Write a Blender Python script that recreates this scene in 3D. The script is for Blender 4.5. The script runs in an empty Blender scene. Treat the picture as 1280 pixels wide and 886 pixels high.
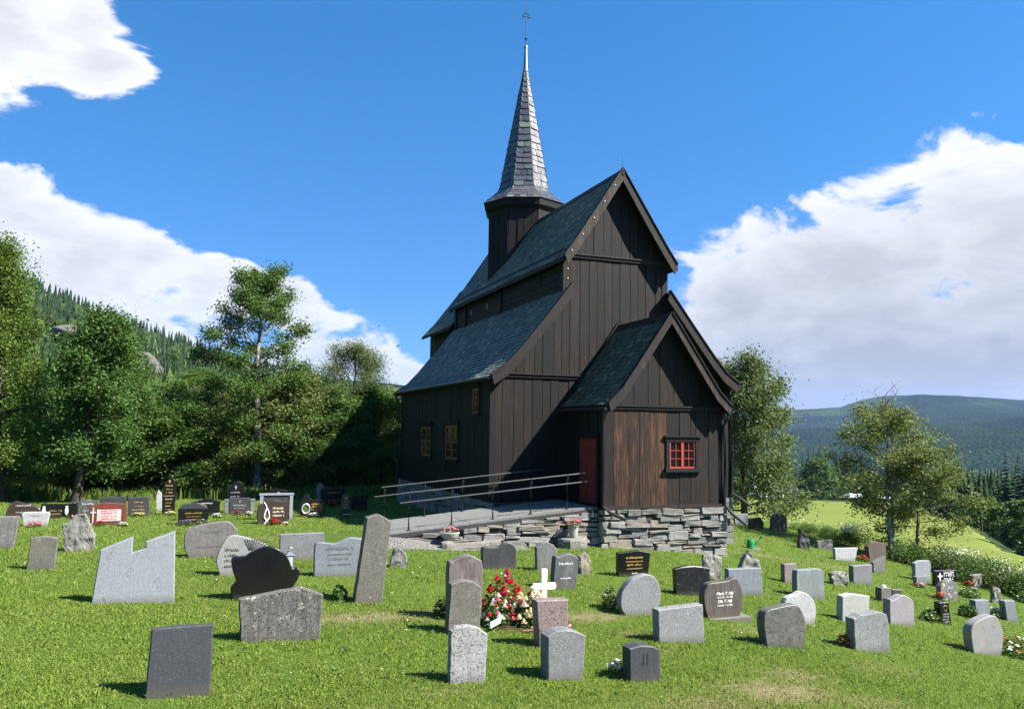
import bpy, bmesh, math, random
import numpy as np
from mathutils import Vector, Matrix

scene = bpy.context.scene
COL = scene.collection
R = math.radians
pi = math.pi

# ------------------------------------------------------------------ camera
EYE = np.array([-12.178, -22.896, 2.036])
YAW = R(-20.736); PITCH = R(5.241); ROLL = R(0.767)
FX = np.array([math.cos(YAW), math.sin(YAW)])        # site frame: to the right of the view
FY = np.array([-math.sin(YAW), math.cos(YAW)])       # site frame: into the view
fwd = Vector((-math.sin(YAW)*math.cos(PITCH), math.cos(YAW)*math.cos(PITCH), math.sin(PITCH)))
rgt = Vector((math.cos(YAW), math.sin(YAW), 0)); upv = rgt.cross(fwd)
cr = rgt*math.cos(ROLL)+upv*math.sin(ROLL); cu = -rgt*math.sin(ROLL)+upv*math.cos(ROLL)
cam_data = bpy.data.cameras.new('camera'); cam = bpy.data.objects.new('camera', cam_data); COL.objects.link(cam)
m3 = Matrix((cr, cu, -fwd)).transposed()
cam.matrix_world = Matrix.Translation(Vector(EYE)) @ m3.to_4x4()
cam_data.sensor_width = 36.0; cam_data.lens = 1027.5/1280*36.0
cam_data.clip_start = 0.1; cam_data.clip_end = 30000
scene.camera = cam

# ------------------------------------------------------------------ light and exposure
scene.view_settings.view_transform = 'Standard'
scene.view_settings.look = 'None'
scene.view_settings.exposure = 1.72
scene.view_settings.gamma = 1.0
SUN = Vector((0.565, -0.42, 0.71)).normalized()
sd = bpy.data.lights.new('sun', 'SUN'); sd.energy = 5.0; sd.angle = R(0.53); sd.color = (1.0, 0.95, 0.87)
sun = bpy.data.objects.new('sun', sd); COL.objects.link(sun)
sun.rotation_euler = (-SUN).to_track_quat('-Z', 'Y').to_euler()
sun.location = (0, 0, 60)

world = bpy.data.worlds.new('World'); scene.world = world; world.use_nodes = True
def build_world():
    nt = world.node_tree; N = nt.nodes; L = nt.links; N.clear()
    out = N.new('ShaderNodeOutputWorld'); bg = N.new('ShaderNodeBackground'); bg.inputs[1].default_value = 0.065
    L.new(bg.outputs[0], out.inputs[0])
    sky = N.new('ShaderNodeTexSky'); sky.sky_type = 'NISHITA'; sky.sun_disc = False
    sky.sun_elevation = math.asin(SUN.z); sky.sun_rotation = math.atan2(SUN.x, SUN.y)
    sky.altitude = 500; sky.air_density = 1.0; sky.dust_density = 0.3; sky.ozone_density = 2.0
    hs = N.new('ShaderNodeHueSaturation'); hs.inputs['Saturation'].default_value = SKY_SAT; hs.inputs['Value'].default_value = SKY_VAL
    L.new(sky.outputs[0], hs.inputs['Color'])
    # look the sky up a little above the true elevation: clear mountain air without a white horizon band
    tg = N.new('ShaderNodeTexCoord'); sp = N.new('ShaderNodeSeparateXYZ'); L.new(tg.outputs['Generated'], sp.inputs[0])
    ab = N.new('ShaderNodeMath'); ab.operation = 'ABSOLUTE'; L.new(sp.outputs[2], ab.inputs[0])
    ma = N.new('ShaderNodeMath'); ma.operation = 'MULTIPLY_ADD'; L.new(ab.outputs[0], ma.inputs[0]); ma.inputs[1].default_value = 0.85; ma.inputs[2].default_value = SKY_LIFT
    cb = N.new('ShaderNodeCombineXYZ'); L.new(sp.outputs[0], cb.inputs[0]); L.new(sp.outputs[1], cb.inputs[1]); L.new(ma.outputs[0], cb.inputs[2])
    nv = N.new('ShaderNodeVectorMath'); nv.operation = 'NORMALIZE'; L.new(cb.outputs[0], nv.inputs[0]); L.new(nv.outputs[0], sky.inputs['Vector'])
    gm = N.new('ShaderNodeGamma'); gm.inputs[1].default_value = 1.0
    L.new(hs.outputs[0], gm.inputs[0])
    def M(op, a, b=None, c=None, clamp=False):
        n = N.new('ShaderNodeMath'); n.operation = op; n.use_clamp = clamp
        for i, v in enumerate((a, b, c)):
            if v is None: continue
            if isinstance(v, (int, float)): n.inputs[i].default_value = v
            else: L.new(v, n.inputs[i])
        return n.outputs[0]
    tc = N.new('ShaderNodeTexCoord')
    sep = N.new('ShaderNodeSeparateXYZ'); L.new(tc.outputs['Generated'], sep.inputs[0])
    x, y, z = sep.outputs
    # azimuth measured clockwise from the bearing of the valley, and elevation, in degrees
    az0 = M('ADD', M('MULTIPLY', x, float(FX[0])), M('MULTIPLY', y, float(FX[1])))
    az1 = M('ADD', M('MULTIPLY', x, float(FY[0])), M('MULTIPLY', y, float(FY[1])))
    az = M('MULTIPLY', M('ARCTAN2', az0, az1), 180/pi)
    el = M('MULTIPLY', M('ARCSINE', z), 180/pi)
    def noise(scale, detail, rough, stretch=1.7, off=0.0, dist=0.0):
        mp = N.new('ShaderNodeMapping'); mp.inputs['Scale'].default_value = (1, 1, stretch); mp.inputs['Location'].default_value = (off, off*.7, off*.3)
        L.new(tc.outputs['Generated'], mp.inputs[0])
        n = N.new('ShaderNodeTexNoise'); n.inputs['Scale'].default_value = scale; n.inputs['Detail'].default_value = detail
        n.inputs['Roughness'].default_value = rough; n.inputs['Distortion'].default_value = dist
        L.new(mp.outputs[0], n.inputs['Vector']); return n.outputs[0]
    n1 = noise(7.0, 12, 0.60, 2.1, 3.1, 0.35)
    n2 = noise(10.0, 9, 0.62, 2.0, 7.7, 0.3)
    dens = None
    for (a, e, ra, re, *wt) in CLOUDS:
        da = M('DIVIDE', M('SUBTRACT', az, a), ra); de = M('DIVIDE', M('SUBTRACT', el, e), re)
        q = M('SQRT', M('ADD', M('MULTIPLY', da, da), M('MULTIPLY', de, de)))
        d = M('SUBTRACT', wt[0] if wt else 1.0, q)
        dens = d if dens is None else M('SMOOTH_MAX', dens, d, 0.15)
    # cumulus elsewhere round the horizon, as in view
    low = M('SUBTRACT', 0.05, M('MULTIPLY', M('ABSOLUTE', M('SUBTRACT', el, 13.0)), 0.03))
    side = M('MULTIPLY', M('SUBTRACT', M('ABSOLUTE', az), 42.0), 0.08)
    dens = M('MAXIMUM', dens, M('MINIMUM', low, M('SUBTRACT', side, 0.6)))
    dens = M('ADD', dens, M('MULTIPLY', M('SUBTRACT', n1, 0.5), 3.0))
    dens = M('MAXIMUM', dens, -0.5)
    mr = N.new('ShaderNodeMapRange'); mr.interpolation_type = 'SMOOTHSTEP'
    mr.inputs['From Min'].default_value = 0.0; mr.inputs['From Max'].default_value = 0.30
    L.new(dens, mr.inputs['Value']); alpha = mr.outputs[0]
    # cloud brightness: billows by noise, thick bases greyer and bluer
    thick = N.new('ShaderNodeMapRange'); thick.inputs['From Min'].default_value = 0.25; thick.inputs['From Max'].default_value = 1.1
    L.new(M('ADD', dens, M('MULTIPLY', M('SUBTRACT', n2, 0.5), 2.4)), thick.inputs['Value'])
    base = N.new('ShaderNodeMapRange'); base.inputs['From Min'].default_value = 17.0; base.inputs['From Max'].default_value = 3.0
    L.new(M('ADD', el, M('MULTIPLY', M('SUBTRACT', n1, 0.5), 14.0)), base.inputs['Value'])
    right = N.new('ShaderNodeMapRange'); right.inputs['From Min'].default_value = 2.0; right.inputs['From Max'].default_value = 16.0
    right.inputs['To Min'].default_value = 0.25
    L.new(az, right.inputs['Value'])
    grey = M('ADD', M('MULTIPLY', thick.outputs[0], 0.42), M('MULTIPLY', M('MULTIPLY', base.outputs[0], right.outputs[0]), 0.85), clamp=True)
    cm = N.new('ShaderNodeMix'); cm.data_type = 'RGBA'
    cm.inputs[6].default_value = CLOUD_WHITE; cm.inputs[7].default_value = CLOUD_GREY
    L.new(grey, cm.inputs[0])
    mx = N.new('ShaderNodeMix'); mx.data_type = 'RGBA'
    L.new(alpha, mx.inputs[0]); L.new(gm.outputs[0], mx.inputs[6]); L.new(cm.outputs[2], mx.inputs[7])
    L.new(mx.outputs[2], bg.inputs[0])
SKY_SAT = 1.38; SKY_VAL = 1.12; SKY_LIFT = 0.22
CLOUD_WHITE = (4.9, 5.0, 5.2, 1); CLOUD_GREY = (2.2, 2.3, 2.5, 1)
CLOUDS = [(-34, 24.5, 7.0, 5.5, .9), (-36, 19.8, 5.5, 4.2, .85), (-29, 24.5, 4, 3.6, .7), (-27.5, 21.5, 3.6, 2.4, .8), (-27.5, 9.0, 9.5, 5.6), (-33, 12.5, 5, 3.6), (-20.5, 9.0, 6.0, 4.0, .9), (-15.8, 8.4, 3.0, 2.4, .8),
          (-10.5, 3.4, 6.5, 3.4), (-6.5, 8.3, 2.2, 1.3, .12), (-7, 4.0, 3, 1.2),
          (16, 9.2, 6.5, 5.2, .72), (23, 10.2, 10, 6.2, 1.05), (32, 11.5, 9, 7.2, 1.0), (28, 3, 17, 8.5, 1.0), (15.5, 3, 7.5, 6, .9), (37.5, 15.8, 6.5, 4.0, .6), (13.5, 5, 3, 4, .7), (40, 8, 12, 11)]
build_world()

# ------------------------------------------------------------------ helpers
def W(X, Y):
    """site frame (X right, Y into the valley, metres from the viewpoint) -> world"""
    p = EYE[:2] + FX*X + FY*Y
    return float(p[0]), float(p[1])
def site(x, y):
    dx = np.asarray(x)-EYE[0]; dy = np.asarray(y)-EYE[1]
    return dx*FX[0]+dy*FX[1], dx*FY[0]+dy*FY[1]
def sstep(a, b, v):
    t = np.clip((np.asarray(v, float)-a)/(b-a), 0, 1); return t*t*(3-2*t)

def link(name, me, m=None, parent=None, kind=None):
    o = bpy.data.objects.new(name, me); COL.objects.link(o)
    if m is not None and me is not None and len(me.materials) == 0: me.materials.append(m)
    if parent is not None: o.parent = parent
    if kind: o['kind'] = kind
    return o
def mesh(name, v, f, m=None, parent=None, kind=None, smooth=False, mats=None, midx=None):
    me = bpy.data.meshes.new(name)
    me.from_pydata([tuple(map(float, p)) for p in v], [], [tuple(map(int, q)) for q in f])
    if mats:
        for a in mats: me.materials.append(a)
        if midx is not None: me.polygons.foreach_set('material_index', np.asarray(midx, np.int32))
    if smooth: me.polygons.foreach_set('use_smooth', np.ones(len(me.polygons), bool))
    me.update()
    return link(name, me, m, parent, kind)
def npmesh(name, v, f, m=None):
    """numpy arrays: v (n,3), f (k,3 or 4)"""
    me = bpy.data.meshes.new(name); v = np.asarray(v, np.float32); f = np.asarray(f, np.int32)
    k = f.shape[1]
    me.vertices.add(len(v)); me.vertices.foreach_set('co', v.ravel())
    me.loops.add(f.size); me.loops.foreach_set('vertex_index', f.ravel())
    me.polygons.add(len(f)); me.polygons.foreach_set('loop_start', np.arange(0, f.size, k, dtype=np.int32))
    if m is not None: me.materials.append(m)
    me.update(calc_edges=True); me.validate()
    return me
def empty(name, loc, label=None, cat=None, group=None, rz=0):
    o = bpy.data.objects.new(name, None); COL.objects.link(o); o.location = loc; o.rotation_euler = (0, 0, rz)
    o.empty_display_size = 0.2
    return tag(o, label, cat, group)
def tag(o, label=None, cat=None, group=None, kind=None):
    if label: o['label'] = label
    if cat: o['category'] = cat
    if group: o['group'] = group
    if kind: o['kind'] = kind
    return o

class MB:
    """collects verts and faces for one mesh"""
    def __init__(s): s.v = []; s.f = []
    def add(s, v, f):
        o = len(s.v); s.v += [tuple(p) for p in v]; s.f += [tuple(i+o for i in q) for q in f]
    def box(s, x0, x1, y0, y1, z0, z1):
        s.add([(x0,y0,z0),(x1,y0,z0),(x1,y1,z0),(x0,y1,z0),(x0,y0,z1),(x1,y0,z1),(x1,y1,z1),(x0,y1,z1)],
              [(3,2,1,0),(4,5,6,7),(0,1,5,4),(1,2,6,5),(2,3,7,6),(3,0,4,7)])
    def tube(s, pts, rad, n=8, cap=True):
        v, f = tube(pts, rad, n, cap); s.add(v, f)
    def prism(s, poly, y0, y1):
        """poly in x,z extruded along y"""
        n = len(poly)
        s.add([(x, y0, z) for x, z in poly]+[(x, y1, z) for x, z in poly],
              [tuple(range(n)), tuple(range(2*n-1, n-1, -1))]+[(i+n, (i+1) % n+n, (i+1) % n, i) for i in range(n)])
    def build(s, name, m, parent=None, kind=None, smooth=False):
        return mesh(name, s.v, s.f, m, parent, kind, smooth)
def tube(pts, rad, n=8, cap=True):
    pts = [Vector(p) for p in pts]; k = len(pts)
    if isinstance(rad, (int, float)): rad = [rad]*k
    V = []; F = []
    for i, p in enumerate(pts):
        d = (pts[min(i+1, k-1)]-pts[max(i-1, 0)])
        d = d.normalized() if d.length > 1e-9 else Vector((0, 0, 1))
        a = d.cross(Vector((0, 0, 1)))
        if a.length < 1e-3: a = Vector((1, 0, 0))
        a.normalize(); b = d.cross(a)
        for j in range(n):
            t = 2*pi*j/n; V.append(tuple(p+(a*math.cos(t)+b*math.sin(t))*rad[i]))
    for i in range(k-1):
        for j in range(n):
            q = (j+1) % n; F.append((i*n+j, i*n+q, (i+1)*n+q, (i+1)*n+j))
    if cap:
        F.append(tuple(range(n-1, -1, -1))); F.append(tuple(range((k-1)*n, k*n)))
    return V, F
def lathe(prof, n=14, c=(0, 0, 0)):
    V = []; F = []
    for r, z in prof:
        for j in range(n):
            t = 2*pi*j/n; V.append((c[0]+r*math.cos(t), c[1]+r*math.sin(t), c[2]+z))
    for i in range(len(prof)-1):
        for j in range(n):
            q = (j+1) % n; F.append((i*n+j, i*n+q, (i+1)*n+q, (i+1)*n+j))
    F.append(tuple(range(n-1, -1, -1))); F.append(tuple(range((len(prof)-1)*n, len(prof)*n)))
    return V, F

# ------------------------------------------------------------------ materials
class NT:
    def __init__(s, name):
        s.m = bpy.data.materials.new(name); s.m.use_nodes = True; s.t = s.m.node_tree
        s.N = s.t.nodes; s.L = s.t.links; s.N.clear()
        s.out = s.N.new('ShaderNodeOutputMaterial'); s.b = s.N.new('ShaderNodeBsdfPrincipled')
        s.L.new(s.b.outputs[0], s.out.inputs[0])
        s.b.inputs['Specular IOR Level'].default_value = 0.3
    def set(s, k, v):
        i = s.b.inputs[k]
        if hasattr(v, 'is_output'): s.L.new(v, i)
        else: i.default_value = v if not (isinstance(v, tuple) and len(v) == 3) else (*v, 1)
    def coord(s, kind='Object', scale=(1, 1, 1), rot=(0, 0, 0)):
        tc = s.N.new('ShaderNodeTexCoord'); mp = s.N.new('ShaderNodeMapping')
        mp.inputs['Scale'].default_value = scale; mp.inputs['Rotation'].default_value = rot
        s.L.new(tc.outputs[kind], mp.inputs[0]); return mp.outputs[0]
    def pos(s, scale=(1, 1, 1), rot=(0, 0, 0)):
        g = s.N.new('ShaderNodeNewGeometry'); mp = s.N.new('ShaderNodeMapping')
        mp.inputs['Scale'].default_value = scale; mp.inputs['Rotation'].default_value = rot
        s.L.new(g.outputs['Position'], mp.inputs[0]); return mp.outputs[0]
    def noise(s, vec, scale, detail=5, rough=.6, dist=0):
        n = s.N.new('ShaderNodeTexNoise'); n.inputs['Scale'].default_value = scale; n.inputs['Detail'].default_value = detail
        n.inputs['Roughness'].default_value = rough; n.inputs['Distortion'].default_value = dist
        s.L.new(vec, n.inputs['Vector']); return n.outputs[0]
    def voro(s, vec, scale, feature='F1', out='Distance'):
        n = s.N.new('ShaderNodeTexVoronoi'); n.feature = feature; n.inputs['Scale'].default_value = scale
        s.L.new(vec, n.inputs['Vector']); return n.outputs[out]
    def ramp(s, v, stops):
        n = s.N.new('ShaderNodeValToRGB'); e = n.color_ramp.elements
        while len(e) < len(stops): e.new(.5)
        for i, (p, c) in enumerate(stops):
            e[i].position = p; e[i].color = (*c, 1) if len(c) == 3 else c
        s.L.new(v, n.inputs[0]); return n.outputs[0]
    def rng(s, v, a, b, c=0., d=1., smooth=False):
        n = s.N.new('ShaderNodeMapRange'); n.inputs['From Min'].default_value = a; n.inputs['From Max'].default_value = b
        n.inputs['To Min'].default_value = c; n.inputs['To Max'].default_value = d
        if smooth: n.interpolation_type = 'SMOOTHSTEP'
        s.L.new(v, n.inputs['Value']); return n.outputs[0]
    def mix(s, f, a, b, mode='MIX'):
        n = s.N.new('ShaderNodeMix'); n.data_type = 'RGBA'; n.blend_type = mode
        for i, v in ((0, f), (6, a), (7, b)):
            if hasattr(v, 'is_output'): s.L.new(v, n.inputs[i])
            elif i == 0: n.inputs[0].default_value = v
            else: n.inputs[i].default_value = (*v, 1) if len(v) == 3 else v
        return n.outputs[2]
    def math(s, op, a, b=0.):
        n = s.N.new('ShaderNodeMath'); n.operation = op
        for i, v in enumerate((a, b)):
            if hasattr(v, 'is_output'): s.L.new(v, n.inputs[i])
            else: n.inputs[i].default_value = v
        return n.outputs[0]
    def bump(s, h, strength=.5, dist=.02):
        n = s.N.new('ShaderNodeBump'); n.inputs['Strength'].default_value = strength; n.inputs['Distance'].default_value = dist
        s.L.new(h, n.inputs['Height']); s.L.new(n.outputs[0], s.b.inputs['Normal'])
    def orand(s):
        return s.N.new('ShaderNodeObjectInfo').outputs['Random']
    def island(s):
        return s.N.new('ShaderNodeNewGeometry').outputs['Random Per Island']

def plain(name, col, rough=.6, metal=0., spec=.3, var=.15, scale=6):
    n = NT(name); v = n.noise(n.coord(), scale, 6, .65)
    n.set('Base Color', n.mix(n.rng(v, .3, .7), tuple(c*(1-var) for c in col), tuple(min(1, c*(1+var)) for c in col)))
    n.set('Roughness', rough); n.set('Metallic', metal); n.b.inputs['Specular IOR Level'].default_value = spec
    return n.m

def wood(name, dark, light, worn=None, amount=.5, vert=True):
    """tarred boards: grain along the board, each board its own tone"""
    n = NT(name)
    p = n.pos((9, 9, .55))
    g = n.noise(p, 2.2, 8, .68, .5); big = n.noise(n.pos((1, 1, .35)), 1.4, 4, .6)
    fine = n.noise(n.pos((60, 60, 2.2)), 1.0, 4, .7)
    r = n.orand()
    t = n.math('ADD', n.math('MULTIPLY', g, .75), n.math('MULTIPLY', n.math('SUBTRACT', r, .5), .28))
    c = n.mix(n.rng(t, .22, .72), dark, light)
    if worn is not None:
        w = n.math('ADD', n.math('MULTIPLY', big, .6), n.math('MULTIPLY', n.math('SUBTRACT', n.noise(n.pos((14, 14, .7)), 1.7, 6, .65), .5), 2.0))
        w = n.math('ADD', w, .15)
        w = n.math('ADD', w, n.math('MULTIPLY', n.math('SUBTRACT', r, .5), .35))
        c = n.mix(n.rng(w, .62-amount*.25, .85-amount*.25), c, worn)
    c = n.mix(n.rng(fine, .55, .72, 0, .55), c, tuple(x*.35 for x in dark))
    n.set('Base Color', c); n.set('Roughness', n.rng(g, .2, .8, .55, .85))
    n.bump(n.math('ADD', n.math('MULTIPLY', g, .6), fine), .5, .012)
    return n.m

M = {}
M['plank'] = wood('tarred_wood', (0.00285, 0.002, 0.00161), (0.00806, 0.00546, 0.00404), (0.0214, 0.0119, 0.00689), .25)
M['plank_worn'] = wood('weathered_wood', (0.0122, 0.00612, 0.00383), (0.0275, 0.0122, 0.00573), (0.0918, 0.0352, 0.0119), .9)
M['plank_shade'] = wood('shaded_tarred_wood', (0.0023, 0.00194, 0.00184), (0.00612, 0.0051, 0.00459))  # darker, greyer tarred boards: north-side shade put into the colour; also dark trim
M['verge'] = wood('verge_board_wood', (0.00809, 0.00578, 0.00462), (0.0243, 0.0173, 0.0133), (0.0491, 0.0359, 0.0266), .3)
M['red'] = wood('red_painted_wood', (.14, .017, .012), (.22, .030, .020))
M['redframe'] = plain('red_frame_paint', (.30, .042, .03), .5)
M['ochre'] = plain('brown_frame_paint', (.30, .115, .045), .55)
M['iron'] = plain('black_iron', (.012, .012, .013), .42, 0., .5)
M['rail'] = plain('worn_iron', (.05, .05, .052), .32, .2, .5)
M['galv'] = plain('galvanised_steel', (.22, .23, .24), .42, .8)
M['soil'] = plain('dark_soil', (.055, .036, .022), .95, 0, .1, .5, 9)
M['gold'] = plain('gold_lettering', (.62, .40, .11), .4, .2)
M['ivory'] = plain('white_lettering', (.74, .72, .68), .6)
M['whitepaint'] = plain('white_paint', (.82, .82, .80), .55, 0, .3, .04)
M['faint'] = plain('faint_lettering', (.10, .10, .105), .8)
M['dimgold'] = plain('dim_gold_lettering', (.34, .25, .12), .5)

def glass_mat():
    n = NT('window_glass'); n.set('Base Color', (.006, .006, .008)); n.set('Roughness', .08)
    n.b.inputs['Specular IOR Level'].default_value = .3
    n.bump(n.noise(n.pos(), 6, 2, .5), .12, .02); return n.m
M['glass'] = glass_mat()

def slate_mat(name, a, b, c, rough=.5, spec=.5):
    n = NT(name)
    r = n.island(); r2 = n.orand()
    t = n.math('FRACT', n.math('ADD', n.math('MULTIPLY', r, 7.3), n.math('MULTIPLY', r2, 5.1)))
    g = n.noise(n.pos((3, 3, 3)), 2.5, 7, .65)
    col = n.ramp(t, [(0, a), (.45, b), (.8, tuple((x+y)/2 for x, y in zip(a, b))), (1, c)])
    col = n.mix(n.rng(g, .35, .7, 0, .5), col, tuple(x*.5 for x in a))
    lich = n.noise(n.pos(), 14, 5, .7)
    col = n.mix(n.rng(lich, .66, .72, 0, .35), col, (.22, .24, .17))
    n.set('Base Color', col); n.set('Roughness', n.rng(g, .3, .7, rough-.1, rough+.15)); n.b.inputs['Specular IOR Level'].default_value = spec
    n.bump(n.noise(n.pos(), 30, 6, .7), .35, .01); return n.m
M['roofslate'] = slate_mat('roof_slate', (0.0662, 0.0797, 0.0676), (0.166, 0.187, 0.154), (0.32, 0.335, 0.271), .6, .25)
M['porchslate'] = slate_mat('mossy_roof_slate', (0.0267, 0.0463, 0.031), (0.0774, 0.106, 0.0713), (0.193, 0.225, 0.15), .6, .35)
M['spireslate'] = slate_mat('spire_slate', (0.0475, 0.0475, 0.057), (0.0997, 0.0997, 0.112), (0.157, 0.19, 0.152), .30, .7)

def rubble_mat():
    n = NT('rubble_stone'); r = n.orand(); p = n.pos()
    base = n.ramp(r, [(0, (.115, .112, .105)), (.3, (.185, .18, .168)), (.55, (.245, .238, .222)), (.78, (.16, .145, .122)), (1, (.23, .19, .145))])
    g = n.noise(p, 7, 9, .72); st = n.noise(n.pos((1.5, 1.5, 12)), 3, 5, .65)
    c = n.mix(n.rng(g, .30, .55), n.mix(.6, base, (.09, .086, .075)), base)
    c = n.mix(n.rng(st, .52, .7, 0, .45), c, (.10, .095, .085))
    c = n.mix(n.rng(n.noise(p, 22, 4, .7), .6, .68, 0, .6), c, (.36, .355, .33))
    n.set('Base Color', c); n.set('Roughness', .85)
    n.bump(n.math('ADD', g, n.math('MULTIPLY', n.noise(p, 30, 6, .7), .5)), .8, .03); return n.m
M['rubble'] = rubble_mat()
M['mortar'] = plain('dark_joint', (.05, .046, .038), .95, 0, .05)

def stone(name, c1, c2, speck=None, samt=.5, sscale=70, rough=.6, bump=.35, streak=None, wave=None, lich=0., spec=.35):
    n = NT(name); p = n.coord()
    oi = n.N.new('ShaderNodeObjectInfo')
    va = n.N.new('ShaderNodeVectorMath'); va.operation = 'ADD'; n.L.new(p, va.inputs[0]); n.L.new(oi.outputs['Location'], va.inputs[1]); p = va.outputs[0]
    g = n.noise(p, 4.5, 9, .7); fine = n.noise(p, 90, 3, .7)
    c = n.mix(n.rng(g, .3, .7), c1, c2)
    if wave:
        mp = n.N.new('ShaderNodeMapping'); mp.inputs['Scale'].default_value = wave[1]; n.L.new(p, mp.inputs[0])
        w = n.noise(mp.outputs[0], wave[2], 7, .66, 1.6)
        c = n.mix(n.rng(w, .42, .62, 0, .85), c, wave[0])
    if streak:
        mp = n.N.new('ShaderNodeMapping'); mp.inputs['Scale'].default_value = (16, 16, .9); n.L.new(p, mp.inputs[0])
        c = n.mix(n.rng(n.noise(mp.outputs[0], 1.6, 6, .7), .47, .66, 0, .75), c, streak)
    if speck:
        v = n.voro(p, sscale, 'F1', 'Color'); sp = n.N.new('ShaderNodeSeparateColor'); n.L.new(v, sp.inputs[0])
        c = n.mix(n.rng(sp.outputs[0], 1-samt, 1-samt+.1, 0, 1), c, speck)
        c = n.mix(n.rng(sp.outputs[1], .75, .85, 0, .45), c, tuple(x*.4 for x in c1))
    if not lich and rough >= .7: lich = .06
    if lich:
        lv = n.noise(p, 11, 6, .75)
        c = n.mix(n.rng(lv, .66-lich*.2, .70-lich*.2, 0, .8), c, (.45, .44, .36))
        c = n.mix(n.rng(n.noise(p, 7, 5, .7), .62, .7, 0, .6), c, (.06, .058, .05))
    # earth splash and damp near the foot
    sx = n.N.new('ShaderNodeSeparateXYZ'); n.L.new(n.coord(), sx.inputs[0])
    foot = n.rng(n.math('ADD', sx.outputs[2], n.math('MULTIPLY', g, -.14)), -.06, .06, .55, 0.)
    c = n.mix(foot, c, (.07, .065, .04))
    n.set('Base Color', c); n.set('Roughness', rough); n.b.inputs['Specular IOR Level'].default_value = spec
    n.bump(n.math('ADD', n.math('MULTIPLY', g, .8), n.math('MULTIPLY', fine, .35)), bump, .012)
    return n.m
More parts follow.
